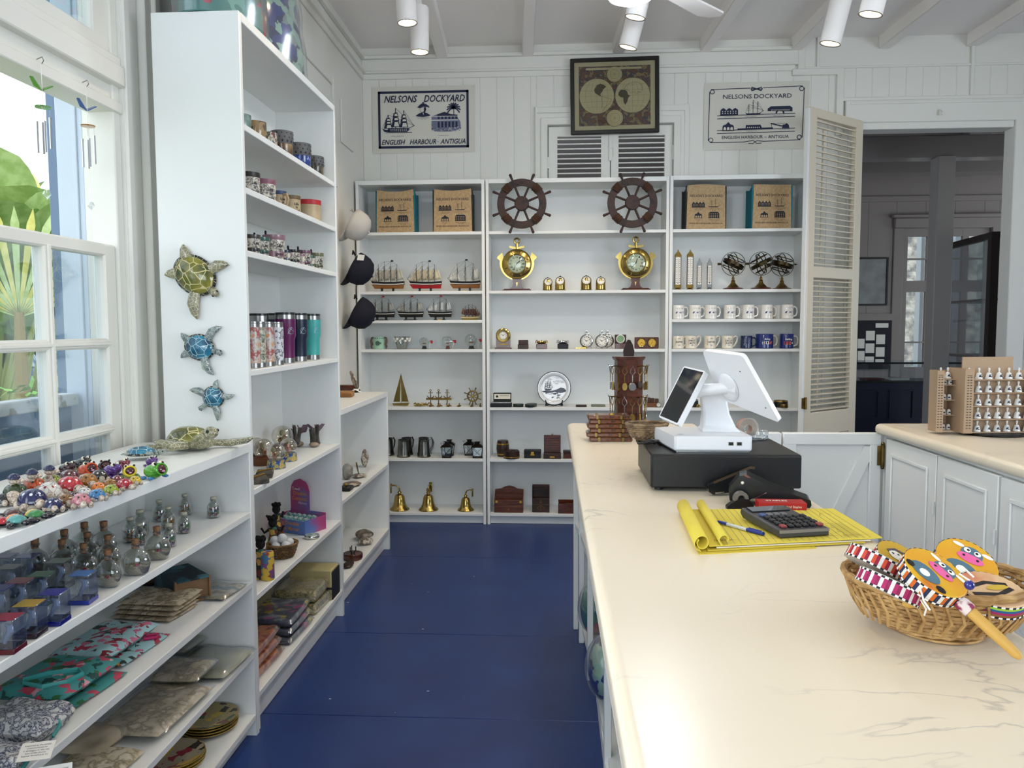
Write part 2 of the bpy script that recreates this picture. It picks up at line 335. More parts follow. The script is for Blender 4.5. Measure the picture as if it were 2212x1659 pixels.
# casing of the louvred window
m = M()
for (a, o, t) in ((0.085, 0.0, 0.02), (0.05, 0.03, 0.03)):
 m.box(SX0 - a, YB - t, 2.3, SX0 + 0.0, YB + 0.01, SZ1 + a, 0, 0.004).box(SX1, YB - t, 2.3, SX1 + a, YB + 0.01, SZ1 + a, 0, 0.004).box(SX0 - a, YB - t, SZ1, SX1 + a, YB + 0.01, SZ1 + a, 0, 0.004)
m.box(SX0 - 0.09, YB - 0.024, 2.3, SX0 - 0.075, YB, SZ1 + 0.13, 0, 0.003).box(SX1 + 0.075, YB - 0.024, 2.3, SX1 + 0.11, YB, SZ1 + 0.13, 0, 0.003).box(SX0 - 0.09, YB - 0.024, SZ1 + 0.085, SX1 + 0.11, YB, SZ1 + 0.125, 0, 0.003)
trim(m)
# louvred shutters in it: two leaves
win2 = struct('window_2', M().box(SX0 + 0.001, YB + 0.06, 2.2, SX0 + 0.012, YB + 0.09, SZ1).box(SX1 - 0.012, YB + 0.06, 2.2, SX1 - 0.001, YB + 0.09, SZ1), WALLP)
def louvre(m, T, w, z0, z1, st, n, tilt=0.6, sw=0.034, st_top=None):
 m.at(T); tp = st_top or st
 m.box(0, -0.014, z0, st, 0.014, z1, 0, 0.003).box(w - st, -0.014, z0, w, 0.014, z1, 0, 0.003)
def slats(m, T, x0, x1, z0, z1, n, tilt=0.7, sw=0.036, k=0):
 for i in range(n):
  z = z0 + (z1 - z0) * (i + 0.5) / n
  m.at(T @ TR(0, 0, z, rx=tilt)).box(x0, -sw / 2, -0.004, x1, sw / 2, 0.004, k, 0.0015)
 m.at(Matrix())
for i, (a, c) in enumerate(((SX0 + 0.006, 0.384), (0.390, SX1 - 0.006))):
 w = c - a; T = TR(a, YB + 0.012, 0); m = M()
 louvre(m, T, w, 2.15, SZ1 - 0.01, 0.065 if i == 0 else 0.055, 14); m.box(0, -0.014, SZ1 - 0.08, w, 0.014, SZ1 - 0.01, 0, 0.003)
 sh = struct('shutter', m, WALLP, win2)
 m = M(); slats(m, T, 0.055, w - 0.055, 2.15, SZ1 - 0.08, 18, tilt=.1, sw=.03); struct('slat', m, WALLP, sh)
m = M().box(0.375, YB - 0.012, 2.60, 0.40, YB - 0.002, 2.86, 0, 0.002).tube([(0.37, YB - 0.012, 2.69), (0.405, YB - 0.012, 2.69), (0.405, YB - 0.014, 2.63)], 0.004); struct('bolt', m, WALLP, win2)
m = M().cyl((SX0 + 0.003, YB - 0.012, 2.55), (SX0 + 0.003, YB - 0.012, 2.63), 0.006).cyl((SX1 - 0.003, YB - 0.012, 2.60), (SX1 - 0.003, YB - 0.012, 2.70), 0.006); struct('hinge', m, WALLP, win2)
# left wall with the window
WY0, WY1, WZ0, WZ1 = 1.36, 2.56, 0.94, 3.0
m = M()
m.box(XL - 0.14, WY1, 0, XL, YB + 0.1, ZC).box(XL - 0.14, -2.7, 0, XL, WY0, 0.9).box(XL - 0.14, -2.7, 2.95, XL, WY1, ZC).box(XL - 0.14, WY0, 0, XL, WY1, WZ0).box(XL - 0.14, 0.95, 0, XL, WY0, ZC).box(XL - 0.14, -2.7, 0, XL, -0.55, ZC)  # includes an unseen second opening toward the camera, added for fill
struct('wall_left', m, WALLP)
win1 = struct('window_1', M().box(XL - 0.07, WY0, WZ0, XL + 0.005, WY0 + 0.03, WZ1).box(XL - 0.10, WY1 - 0.04, WZ0, XL - 0.01, WY1, WZ1, 0, 0.004).box(XL - 0.10, WY0, 2.10, XL + 0.0, WY1, 2.135, 0, 0.003).box(XL - 0.10, WY0, 2.185, XL + 0.012, WY1, 2.25, 0, 0.004).box(XL - 0.10, WY0, 2.25, XL - 0.0, WY1, 2.28, 0, 0.004).box(XL - 0.1, WY0, 2.135, XL - 0.02, WY1, 2.185), WALLP)
PX = XL - 0.04
m = M()
for (y0, y1, z0, z1) in ((WY0 + 0.03, WY0 + 0.1, 0.955, 1.672), (2.455, 2.52, 0.955, 1.672), (WY0 + 0.03, 2.52, 1.632, 1.672), (2.155, 2.195, 0.955, 1.64), (1.80, 1.84, 0.955, 1.64), (WY0 + 0.06, 2.48, 1.338, 1.37), (WY0 + 0.06, 2.48, 1.062, 1.094), (WY0 + 0.03, 2.52, 0.94, 0.98)):
 m.box(PX - 0.02, y0, z0, PX + 0.02, y1, z1, 0, 0.006)
for (y0, y1, z0, z1) in ((2.155, 2.195, 0.955, 1.64), (WY0 + 0.06, 2.48, 1.338, 1.37), (WY0 + 0.06, 2.48, 1.062, 1.094)):
 m.box(PX + 0.018, y0 + 0.012, z0 + (0.01 if z1 - z0 < 0.1 else 0), PX + 0.026, y1 - 0.012, z1 - (0.01 if z1 - z0 < 0.1 else 0), 0, 0.003)
sash = struct('sash', m, WALLP, win1)
struct('glass_pane', M().box(PX - 0.003, WY0 + 0.05, 0.96, PX + 0.003, 2.47, 1.65), PANE, win1)
m = M().box(PX - 0.02, WY0, 2.28, PX + 0.02, 2.50, 2.33, 0, 0.006).box(PX - 0.02, 2.44, 2.28, PX + 0.02, 2.53, 2.95, 0, 0.006).box(PX - 0.015, 2.02, 2.3, PX + 0.015, 2.05, 2.95, 0, 0.005).box(PX - 0.015, WY0, 2.28, PX + 0.015, WY0 + .05, 2.95); struct('transom_sash', m, WALLP, win1)
struct('glass_pane', M().box(PX - 0.003, WY0 + 0.02, 2.29, PX + 0.003, 2.48, 2.95), PANE, win1)
m = M()
for (y0, y1, x) in ((2.52, 2.565, XL - 0.012), (2.565, 2.60, XL + 0.012), (2.60, 2.655, XL + 0.006), (2.655, 2.665, XL - 0.002), (2.665, 2.73, XL + 0.03), (2.71, 2.745, XL + 0.045)): m.box(XL - 0.1, y0, 0.9, x, y1, ZC, 0, 0.004)
trim(m)
# upper left wall: ledges and panel mouldings, casing beside the tall bookcase
m = M().box(XL, 2.75, 3.205, XL + 0.014, YB, 3.245, 0, 0.003).box(XL, 2.75, 3.243, XL + 0.035, YB, 3.26, 0, 0.004).box(XL, 2.75, 3.345, XL + 0.03, YB, 3.37, 0, 0.004); trim(m)
m = M().box(XL, 2.75, 2.93, XL + 0.012, 5.0, 2.96, 0, 0.003).box(XL, 2.75, 2.80, XL + 0.02, 5.0, 2.83, 0, 0.003).box(XL, 5.0, 2.3, XL + 0.02, 5.05, 2.98, 0, 0.003).box(XL, 5.2, 2.62, XL + 0.012, 5.5, 2.9, 0, 0.004); trim(m)
m = M().box(XL, 3.95, 0, XL + 0.045, 4.02, 2.72, 0, 0.006).box(XL, 4.02, 0, XL + 0.06, 4.10, 2.75, 0, 0.006).box(XL, 4.10, 0, XL + 0.03, 4.17, 2.72, 0, 0.006); trim(m, mat('#dcd6c2', 0.4, name='cream_paint'))
# walls out of sight; rear window opening, added opening on the right for fill
m = M().box(XL - 0.1, -2.8, 0, 5.0, -2.7, 0.85).box(XL - 0.1, -2.8, 2.65, 5.0, -2.7, ZC).box(XL - 0.1, -2.8, 0.8, -1.4, -2.7, 2.7).box(1.15, -2.8, 0.8, 5.0, -2.7, 2.7); struct('wall_front', m, WALLP)
m = M().box(4.8, -2.8, 0, 4.9, YB + 0.1, 0.95).box(4.8, -2.8, 2.65, 4.9, YB + 0.1, ZC).box(4.8, -2.8, 0.9, 4.9, -0.65, 2.7).box(4.8, 1.85, 0.9, 4.9, YB + 0.1, 2.7); struct('wall_right', m, WALLP)
# ================================================================ bookcases and shelving
def bookcase(name, label, loc, rz, w, d, zt, shelves, t=0.022, top_t=0.03, side=(1, 1), back=True, kick=True, top_over=(0, 0)):
 r = thing(name, label, 'bookcase', loc, rz)
 if side[0]: obj('side_panel', M().box(0, 0, 0, t, d, zt - 0.001, 0, 0.002), WHITE, r)
 if side[1]: obj('side_panel', M().box(w - t, 0, 0, w, d, zt - 0.001, 0, 0.002), WHITE, r)
 obj('top_panel', M().box(-top_over[0] * 0 + (t if side[0] else 0), -0.001, zt - top_t, w - (t if side[1] else 0), d + top_over[1], zt, 0, 0.002), WHITE, r)
 for z in shelves: obj('shelf', M().box(t, 0.001, z - 0.021, w - t, d - 0.02, z, 0, 0.002), WHITE, r)
 if back:
  m = M().box(t, d - 0.018, 0.02, w - t, d - 0.002, zt - top_t)
  obj('back_panel', m, WHITE, r)
 if kick: obj('kickboard', M().box(t, 0.035, 0.002, w - t, 0.05, min(shelves) - 0.021), WHITE, r)
 return r
BY = 5.507; BD = 0.30
BZ = dict(a=2.068, b=1.657, c=1.454, d=1.249, e=0.839, f=0.472, g=0.081)
bookcase('bookcase', 'white tall bookcase of ships and brassware in the corner beside the hanging caps', (-1.405, BY, 0), 0, 0.905, BD, 2.425, [BZ[k] for k in 'abcdefg'])
bookcase('bookcase', 'white wide bookcase of clocks under the framed map', (-0.493, BY, 0), 0, 1.262, BD, 2.425, [BZ[k] for k in 'abdefg'], t=0.021)
bookcase('bookcase', 'white bookcase of mugs and thermometers beside the open louvred door', (0.773, BY, 0), 0, 0.942, BD, 2.430, [BZ[k] for k in 'abcdefg'])
TX, TY0, TY1 = -1.037, 2.593, 3.712
TZ = dict(a=2.08, b=1.872, c=1.662, d=1.259, e=0.849, f=0.477, g=0.133)
bookcase('bookcase', 'white tall bookcase with three turtle plaques on its side', (TX, TY0, 0), PI / 2, TY1 - TY0, 0.296, 2.437, list(TZ.values()))
MX, MY0, MY1 = -1.057, 3.718, 4.868
MZ = dict(top=1.003, a=0.548, b=0.136)
bookcase('bookcase', 'low white bookcase of rocks below the hanging caps', (MX, MY0, 0), PI / 2, MY1 - MY0, 0.30, 1.003, [0.548, 0.136])
LX = -1.03
LZ = dict(top=1.015, a=0.783, b=0.543, c=0.298, d=0.078)
bookcase('bookcase', 'low white bookcase of ceramic turtles and bottles under the window', (LX, 0.5, 0), PI / 2, 2.588 - 0.5, 0.385, 1.015, [0.783, 0.543, 0.298, 0.078], t=0.025)
# ================================================================ shop counter
CZ = 0.956
marble = bpy.data.materials.new('marble_top'); marble.use_nodes = True; nt = marble.node_tree; b = nt.nodes['Principled BSDF']; tc = nt.nodes.new('ShaderNodeTexCoord')
nw = _nz(2.2, 6); nw.inputs['Distortion'].default_value = 0.6
mp = nt.nodes.new('ShaderNodeMapping'); mp.inputs['Rotation'].default_value = (0, 0, 0.5); mp.inputs['Scale'].default_value = (1.0, 2.2, 1); nt.links.new(tc.outputs['Object'], mp.inputs[0]); nt.links.new(mp.outputs[0], nw.inputs['Vector'])
ab = nt.nodes.new('ShaderNodeMath'); ab.operation = 'SUBTRACT'; ab.inputs[1].default_value = 0.5; nt.links.new(nw.outputs['Fac'], ab.inputs[0])
ab2 = nt.nodes.new('ShaderNodeMath'); ab2.operation = 'ABSOLUTE'; nt.links.new(ab.outputs[0], ab2.inputs[0])
vein = _ramp(ab2.outputs[0], [(0.0, '#ffffff'), (0.009, '#000000')])
nm = _nz(3.1, 2); msk = _ramp(nm.outputs['Fac'], [(0.48, '#000000'), (0.62, '#ffffff')])
ml = nt.nodes.new('ShaderNodeMath'); ml.operation = 'MULTIPLY'; nt.links.new(vein.outputs[0], ml.inputs[0]); nt.links.new(msk.outputs[0], ml.inputs[1])
mq = nt.nodes.new('ShaderNodeMath'); mq.operation = 'MULTIPLY'; mq.inputs[1].default_value = 0.45; nt.links.new(ml.outputs[0], mq.inputs[0])
bc = _ramp(_nz(1.5).outputs['Fac'], [(0.3, '#ebdfc9'), (0.7, '#e5d8c1')])
mx = nt.nodes.new('ShaderNodeMix'); mx.data_type = 'RGBA'; nt.links.new(mq.outputs[0], mx.inputs[0]); nt.links.new(bc.outputs[0], mx.inputs[6]); mx.inputs[7].default_value = lin('#8d8a88')
nt.links.new(mx.outputs[2], b.inputs['Base Color']); b.inputs['Roughness'].default_value = 0.28
def slab(m, poly, z0, z1, r, n=4, k=0):
 """slab with a rounded upper edge"""
 c = Vector((sum(p[0] for p in poly) / len(poly), sum(p[1] for p in poly) / len(poly), 0)); N = len(poly)
 a = sum(poly[i][0] * poly[(i + 1) % N][1] - poly[(i + 1) % N][0] * poly[i][1] for i in range(N))
 if a < 0: poly = poly[::-1]
 def inset(d):
  out = []
  for i in range(N):
   p0, p, p1 = Vector(poly[i - 1]), Vector(poly[i]), Vector(poly[(i + 1) % N])
   e0, e1 = (p - p0).normalized(), (p1 - p).normalized(); n0, n1 = Vector((-e0.y, e0.x)), Vector((-e1.y, e1.x))
   bis = (n0 + n1); bis = bis / max(0.3, bis.dot(n0)) if bis.length > 1e-6 else n0
   out.append(p + bis * d)
  return out
 rings = [(0, z0 + r * 0.4)] + [(r * (1 - math.cos(PI / 2 * i / n)), z1 - r + r * math.sin(PI / 2 * i / n)) for i in range(n + 1)]
 rings = [(r * 0.4, z0)] + rings; vs = []
 for d, z in rings: vs += [(q.x, q.y, z) for q in inset(d)]
 fs = [tuple(range(N - 1, -1, -1)), tuple(range((len(rings) - 1) * N, len(rings) * N))]
 for a_ in range(len(rings) - 1):
  for i in range(N): j = (i + 1) % N; fs.append((a_ * N + i, a_ * N + j, a_ * N + N + j, a_ * N + N + i))
 return m.add(vs, fs, k)
def rcorner(p, d0, d1, r, n=5):
 p = Vector(p); a = p + Vector(d0) * r; c = p + Vector(d1) * r; o = a + Vector(d1) * r
 return [tuple(o + (a - o) * math.cos(PI / 2 * i / n) + (c - o) * math.sin(PI / 2 * i / n)) for i in range(n + 1)]
poly = [(0.075, 0.30)] + rcorner((0.048, 3.66), (0, -1), (1, 0), 0.035) + [(0.64, 3.66), (0.69, 0.30)]
ct = thing('shop_counter', 'long white shop counter with a veined marble top carrying the till', 'counter', (0.36, 2.0, 0))
T0 = Matrix.Translation((-0.36, -2.0, 0))
obj('worktop', slab(M().at(T0), poly, CZ - 0.042, CZ, 0.02, 5), marble, ct, sharp=60)
m = M().at(T0).box(0.15, 0.36, 0, 0.17, 3.6, 0.06).box(0.60, 0.36, 0, 0.625, 3.60, CZ - 0.043).box(0.12, 3.60, 0, 0.625, 3.622, CZ - 0.043)
obj('carcass', m, WHITE, ct)
cb = [(0.078, 3.61), (0.099, 3.45), (0.122, 3.08), (0.146, 2.38), (0.158, 1.78), (0.165, 1.1)]
for x, y in cb: obj('post', M().at(T0).box(x, y - 0.035, 0.0, x + 0.023, y + 0.0, CZ - 0.043, 0, 0.002), WHITE, ct)
def strip(m, z0, z1, w0, w1):
 pts = [(x, y) for x, y in cb] + [(0.17, 0.4)]
 m.at(T0).prism([(x + w0, y - 0.005) for x, y in pts] + [(w1, y) for x, y in pts[::-1]], z0, z1)
m = M(); strip(m, 0.475, 0.50, 0.003, 0.60); obj('shelf', m, WHITE, ct)
m = M(); strip(m, 0.055, 0.08, 0.012, 0.60); strip(m, 0.0, 0.055, 0.03, 0.22); obj('shelf', m, WHITE, ct)
obj('divider', M().at(T0).box(0.17, 1.75, 0.08, 0.60, 1.765, CZ - 0.043), WHITE, ct)
# ---------------------------------------------------------------- second counter
rc = thing('cupboard_counter', 'white cupboard counter with a pale marble top carrying the bell display', 'counter', (1.9, 2.6, 0))
T1 = Matrix.Translation((-1.9, -2.6, 0))
poly = rcorner((1.456, 3.69), (0, -1), (1, 0), 0.03) + [(2.75, 3.72), (2.75, 1.2), (1.50, 1.2)]
obj('worktop', slab(M().at(T1), poly, CZ - 0.042, CZ, 0.02, 5), marble, rc, sharp=60)
m = M().at(T1).box(1.51, 1.25, 0, 2.6, 3.67, CZ - 0.043, 0, 0.003).box(1.495, 1.25, 0.90, 1.515, 3.67, CZ - 0.043, 0, 0.003); obj('carcass', m, WHITE, rc)
for y0, y1 in ((3.15, 3.62), (2.715, 3.14), (2.26, 2.70), (1.80, 2.25)):
 m = M().at(T1).box(1.488, y0, 0.09, 1.508, y1, 0.895, 0, 0.003); m2 = M().at(T1)
 e = obj('cabinet_door', m, WHITE, rc)
 m2.box(1.480, y0 + 0.07, 0.16, 1.488, y1 - 0.07, 0.175, 0, 0.003).box(1.480, y0 + 0.07, 0.82, 1.488, y1 - 0.07, 0.835, 0, 0.003).box(1.480, y0 + 0.06, 0.16, 1.488, y0 + 0.075, 0.835, 0, 0.003).box(1.480, y1 - 0.075, 0.16, 1.488, y1 - 0.06, 0.835, 0, 0.003)
 obj('panel_moulding', m2, WHITE, e)
 obj('hinge', M().at(T1).cyl((1.483, y0 + 0.002, 0.66), (1.483, y0 + 0.002, 0.71), 0.005), WHITE, e)
obj('end_post', M().at(T1).box(1.499, 3.668, 0, 1.53, 3.71, CZ - 0.045, 0, 0.003), WHITE, rc)
# ---------------------------------------------------------------- half gate and fixed panel
gt = thing('half_gate', 'white half gate with a diagonal brace between the two counters', 'gate', (1.26, 3.68, 0))
T2 = Matrix.Translation((-1.26, -3.68, 0))
gx0, gx1, gz = 1.042, 1.484, 0.912
obj('board_panel', M().at(T2).box(gx0, 3.68, 0.08, gx1, 3.695, gz - 0.005), WHITE, gt)
m = M().at(T2).box(gx0, 3.662, 0.08, gx0 + 0.06, 3.685, gz - 0.001, 0, 0.003).box(gx1 - 0.05, 3.662, 0.08, gx1, 3.685, gz - 0.001, 0, 0.003).box(gx0, 3.661, gz - 0.055, gx1, 3.70, gz, 0, 0.004).box(gx0, 3.662, 0.08, gx1, 3.685, 0.15, 0, 0.003)
obj('gate_frame', m, WHITE, gt)
m = M().at(T2 @ FRONT(0, 3.682, 0)).prism([(gx1 - 0.075, gz - 0.06), (gx1 - 0.02, gz - 0.06), (gx0 + 0.11, 0.15), (gx0 + 0.055, 0.15)], 0, 0.018); obj('brace', m, WHITE, gt)
m = M().at(T2).cyl((gx1 + 0.004, 3.655, 0.76), (gx1 + 0.004, 3.655, 0.86), 0.009).box(gx1 - 0.018, 3.656, 0.765, gx1 + 0.004, 3.662, 0.855).ell((gx1 + 0.004, 3.655, 0.865), 0.008).ell((gx1 + 0.004, 3.655, 0.755), 0.008); obj('hinge', m, OLDBRASS, gt, label='brass hinge')
solo('fixed_panel', M().box(0.66, 3.67, 0, 1.032, 3.70, 0.88).box(0.66, 3.662, 0.85, 1.034, 3.705, 0.912, 0, 0.004).box(0.99, 3.662, 0, 1.034, 3.67, 0.9, 0, 0.003), WHITE, 'plain white low panel between the till counter and the gate', 'panel')
# ---------------------------------------------------------------- open louvred door leaf
lp0, lp1 = Vector((1.637, 5.34, 0)), Vector((2.125, 5.75, 0)); lw = (lp1 - lp0).length; la = math.atan2(lp1.y - lp0.y, lp1.x - lp0.x)
d1 = thing('louvred_door', 'tall cream louvred door leaf standing open beside the doorway', 'door', (lp0.x, lp0.y, 0), la); d1['kind'] = 'structure'
CRM = mat('#d8cdb8', 0.42, bump=0.05, bscale=30, name='cream_gloss')
zs = (0.66, 0.80, 1.725, 1.80, 2.77, 2.828)
m = M().box(0, -0.018, 0.05, 0.075, 0.018, zs[5], 0, 0.004).box(lw - 0.085, -0.018, 0.05, lw, 0.018, zs[5], 0, 0.004)
for z0, z1 in ((zs[0], zs[1] + 0.02), (zs[2], zs[3]), (zs[4], zs[5]), (0.05, 0.2)): m.box(0.07, -0.017, z0, lw - 0.08, 0.017, z1, 0, 0.004)
m.box(0.07, -0.005, 0.15, lw - 0.08, 0.006, 0.7)
obj('door_frame', m, CRM, d1)
m = M(); slats(m, Matrix(), 0.07, lw - 0.08, zs[1] + 0.02, zs[2], 26, tilt=0.2, sw=0.030); obj('slat', m, CRM, d1)
m = M(); slats(m, Matrix(), 0.07, lw - 0.08, zs[3], zs[4], 25, tilt=0.2, sw=0.030); obj('slat', m, CRM, d1)
obj('tilt_rod', M().box(0.22, 0.03, 0.85, 0.232, 0.036, 1.70).box(0.22, 0.03, 1.85, 0.232, 0.036, 2.72), CRM, d1)
obj('door_edge', M().box(-0.022, -0.016, 0.05, -0.001, 0.016, zs[5] - 0.01, 0, 0.003), WHITE, d1)
m = M().cyl((0.002, -0.026, 0.85), (0.002, -0.026, 0.93), 0.009).box(-0.03, -0.024, 0.855, 0.0, -0.0165, 0.925); obj('hinge', m, OLDBRASS, d1, label='brass hinge')
p = aty(2030, 243, YB - 0.04); solo('header_hook', M().box(-0.012, -0.02, -0.02, -0.004, 0.0, 0.02, 0, 0.002).tube([(0.004, -0.004, 0.02), (0.012, -0.02, 0.0), (0.004, -0.024, -0.02)], 0.004), WALLP, 'small white painted hook on the header over the doorway', 'hook', p)
# ================================================================ room beyond the doorway
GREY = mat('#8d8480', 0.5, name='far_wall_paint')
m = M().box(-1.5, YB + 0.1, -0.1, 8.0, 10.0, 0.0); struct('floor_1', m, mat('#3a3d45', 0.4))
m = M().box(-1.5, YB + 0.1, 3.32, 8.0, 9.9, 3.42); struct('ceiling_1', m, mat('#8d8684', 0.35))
FY = 9.5
WX0, WX1, W2 = 4.05, 4.98, 2.52
m = M(); vboards(m, FRONT(0, FY, 0), -1.5, WX0 - 0.11, 0, 2.85, 0.427); vboards(m, FRONT(0, FY, 0), WX1 + 0.12, 8.0, 0, 2.85, 0.33); vboards(m, FRONT(0, FY, 0), WX0 - 0.109, WX1 + 0.119, W2 + 0.1, 2.85, 0.33); m.at(Matrix())
m.box(-1.5, FY - 0.03, 2.84, 8, FY + 0.1, 2.90).box(-1.5, FY, 2.9, 8, FY + 0.1, 3.4).box(-1.5, FY + 0.003, 0, WX0, FY + 0.1, 2.9).box(WX1, FY + 0.003, 0, 8, FY + 0.1, 2.9).box(WX0, FY + 0.003, W2, WX1, FY + 0.1, 2.9).box(WX0, FY, 0, WX1, FY + 0.1, 0.9)
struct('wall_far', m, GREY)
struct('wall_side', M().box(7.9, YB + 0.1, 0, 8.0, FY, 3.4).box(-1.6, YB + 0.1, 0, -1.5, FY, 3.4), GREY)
# casing and window frames of the far window
wf = struct('window_3', M().box(WX0 - 0.14, FY - 0.02, 0.8, WX0 - 0.02, FY, W2 + 0.12, 0, 0.01).box(WX1 + 0.02, FY - 0.05, 0.8, WX1 + 0.14, FY, W2 + 0.12, 0, 0.01).box(WX0 - 0.14, FY - 0.05, W2 + 0.01, WX1 + 0.14, FY, W2 + 0.13, 0, 0.01).box(WX0 - 0.17, FY - 0.07, W2 + 0.13, WX1 + 0.17, FY, W2 + 0.17, 0, 0.01), GREY)
m = M()
for x in (WX0 - 0.02, WX0 + 0.27, WX0 + 0.42, WX1 - 0.44, WX1 - 0.26, WX1): m.box(x - 0.02, FY + 0.0, 0.9, x + 0.05, FY + 0.05, W2)
for z, t in ((W2 - 0.0, 0.08), (2.19, 0.018), (1.93, 0.13), (1.22, 0.018), (0.92, 0.05)): m.box(WX0, FY + 0.001, z - t, WX1, FY + 0.045, z)
struct('sash', m, GREY, wf); struct('glass_pane', M().box(WX0, FY + 0.02, 0.9, WX1, FY + 0.024, W2), PANE, wf)
m = M().box(WX0 + 0.23, FY + 0.10, 0.9, WX0 + 0.27, FY + 0.22, W2).box(WX1 - 0.30, FY + 0.12, 0.9, WX1 - 0.16, FY + 0.45, W2).box(WX1 - 0.52, FY + 0.14, 0.9, WX1 - 0.47, FY + 0.4, W2); struct('window_shutter', m, mat('#dfe8f2', 0.5), wf)
for x, w in ((2.3, 0.1), (3.7, 0.1), (5.0, 0.12), (6.2, 0.1)):
 m = M().at(Matrix(((1, 0.42, 0, x - 0.42 * 7.2), (0, 1, 0, 0), (0, 0, 1, 0), (0, 0, 0, 1)))).box(-w, YB + 0.12, 3.12, w, FY, 3.33, 0, 0.006); trim(m, mat('#8d8684', 0.25))
trim(M().box(1.5, 7.15, 2.86, 7.9, 7.32, 3.05, 0, 0.006).box(1.5, 8.3, 2.95, 7.9, 8.5, 3.15), mat('#8d8684', 0.25))
trim(M().box(1.5, YB + 0.12, 2.86, 7.9, YB + 0.25, 3.3), mat('#8d8684', 0.2))
pz = aty(2020, 600, 7.2)
solo('square_post', M().box(-0.075, -0.075, 0, 0.075, 0.075, 2.87, 0, 0.006), mat('#a09b98', 0.4), 'square grey post holding up the beam in the next room', 'post', (3.37, 7.2, 0))
# framed chart, notice board, counter and glass cabinets beyond the doorway
def framed(name, label, cat, x0, x1, z0, z1, y, paper, fr, fw=0.02, loc=None):
 r = thing(name, label, cat, ((x0 + x1) / 2, y, (z0 + z1) / 2)); w, h = (x1 - x0) / 2, (z1 - z0) / 2
 m = M()
 for a in ((-w, -h, w, -h + fw), (-w, h - fw, w, h), (-w, -h, -w + fw, h), (w - fw, -h, w, h)): m.box(a[0], -0.02, a[1], a[2], 0.0, a[3], 0, 0.003)
 obj('frame', m, fr, r); obj('print', M().box(-w + fw, -0.008, -h + fw, w - fw, -0.004, h - fw), paper, r)
 return r
framed('wall_chart', 'pale sea chart in a thin black frame on the far wall', 'picture', 3.2, aty(1917, 600, FY).x, aty(1880, 660, FY).z, aty(1915, 556, FY).z, FY - 0.006, mat('#8f938f', 0.4, noise=('#777b78', 4, 0.4, 0.6)), BLACK, 0.02)
nb = thing('notice_board', 'navy notice board pinned with white sheets under the chart', 'notice board', (3.5, FY - 0.01, 1.25))
obj('board', M().box(-0.35, -0.03, -0.35, aty(1921, 720, FY).x - 3.5, 0, aty(1900, 693, FY).z - 1.25), mat('#12131f', 0.7), nb)
for i, (u, v, w, h) in enumerate(((1902, 703, 26, 9), (1877, 725, 18, 20), (1899, 733, 18, 20), (1857, 742, 14, 20), (1876, 752, 18, 20), (1898, 760, 18, 20), (1857, 768, 14, 20), (1875, 776, 18, 12), (1897, 780, 18, 8))):
 p = aty(u, v, FY); k = FY / F
 obj('sheet', M().box(p.x - 3.5 - w * k / 2, -0.034, p.z - 1.25 - h * k / 2, p.x - 3.5 + w * k / 2, -0.031, p.z - 1.25 + h * k / 2), PAPER, nb)
trim(M().box(2.5, FY - 0.05, aty(1900, 692, FY).z, aty(1928, 690, FY).x, FY, aty(1900, 678, FY).z), GREY)
NB = mat('#22253f', 0.5)
sc_ = thing('display_counter', 'navy panelled counter with a glass display case on top in the next room', 'counter', (3.4, 7.9, 0))
T3 = Matrix.Translation((-3.4, -7.9, 0)); cy = 7.9
ctx = aty(1990, 785, cy); zc0, zc1 = aty(1900, 825, cy).z, aty(1900, 785, cy).z
m = M().at(T3).box(2.4, cy, 0, 4.0, cy + 0.6, zc0, 0, 0.004); obj('carcass', m, NB, sc_)
for u0, u1 in ((1846, 1899), (1921, 1974)):
 a, c = aty(u0, 850, cy).x, aty(u1, 850, cy).x; z1, z0 = aty(u0, 845, cy).z, aty(u0, 905, cy).z
 obj('panel_moulding', M().at(T3).box(a, cy - 0.012, z0, c, cy, z0 + 0.015).box(a, cy - 0.012, z1, c, cy, z1 + 0.015).box(a, cy - 0.012, z0, a + 0.015, cy, z1).box(c - 0.015, cy - 0.012, z0, c, cy, z1), NB, sc_)
obj('glass_case', M().at(T3).box(2.4, cy + 0.002, zc0, 4.0, cy + 0.008, zc1).box(2.4, cy, zc1, 4.0, cy + 0.6, zc1 + 0.008), PANE, sc_)
obj('case_frame', M().at(T3).box(2.4, cy - 0.005, zc1 - 0.006, 4.0, cy + 0.012, zc1 + 0.012).box(2.4, cy - 0.006, zc0 - 0.01, 4.0, cy + 0.01, zc0 + 0.008), BLACK, sc_)
for i, (x, col, lab) in enumerate(((2.95, '#c9ccd0', 'pale folded paper lying in the dim glass display case'), (3.2, '#5c1e1c', 'dark red book lying in the dim glass display case'), (3.45, '#d8d6cc', 'white card sheet propped in the dim glass display case'))):
 solo('exhibit_card', M().box(-0.1, 0.0, 0.0, 0.1, 0.16, 0.02, 0, 0.003), mat(col, 0.6), lab, 'card', (x, cy + 0.2, zc0 + 0.001), 0.1 * i)
gc = thing('glass_cabinet', 'tall dark wood framed glass cabinet in front of the far window', 'cabinet', (3.9, 6.95, 0))
DKF = mat('#1c100c', 0.35)
A0, A1 = aty(2046, 520, 7.6), aty(2152, 497, 6.6); A1 = Vector((A1.x, 6.6, A1.z)); zt = A0.z
e = Vector((A1.x - A0.x, A1.y - A0.y, 0)); L = e.length; ca = math.atan2(e.y, e.x); T4 = Matrix.Translation((-3.9, -6.95, 0)) @ TR(A0.x, A0.y, 0, rz=ca)
zt = aty(2152, 500, 6.6).z
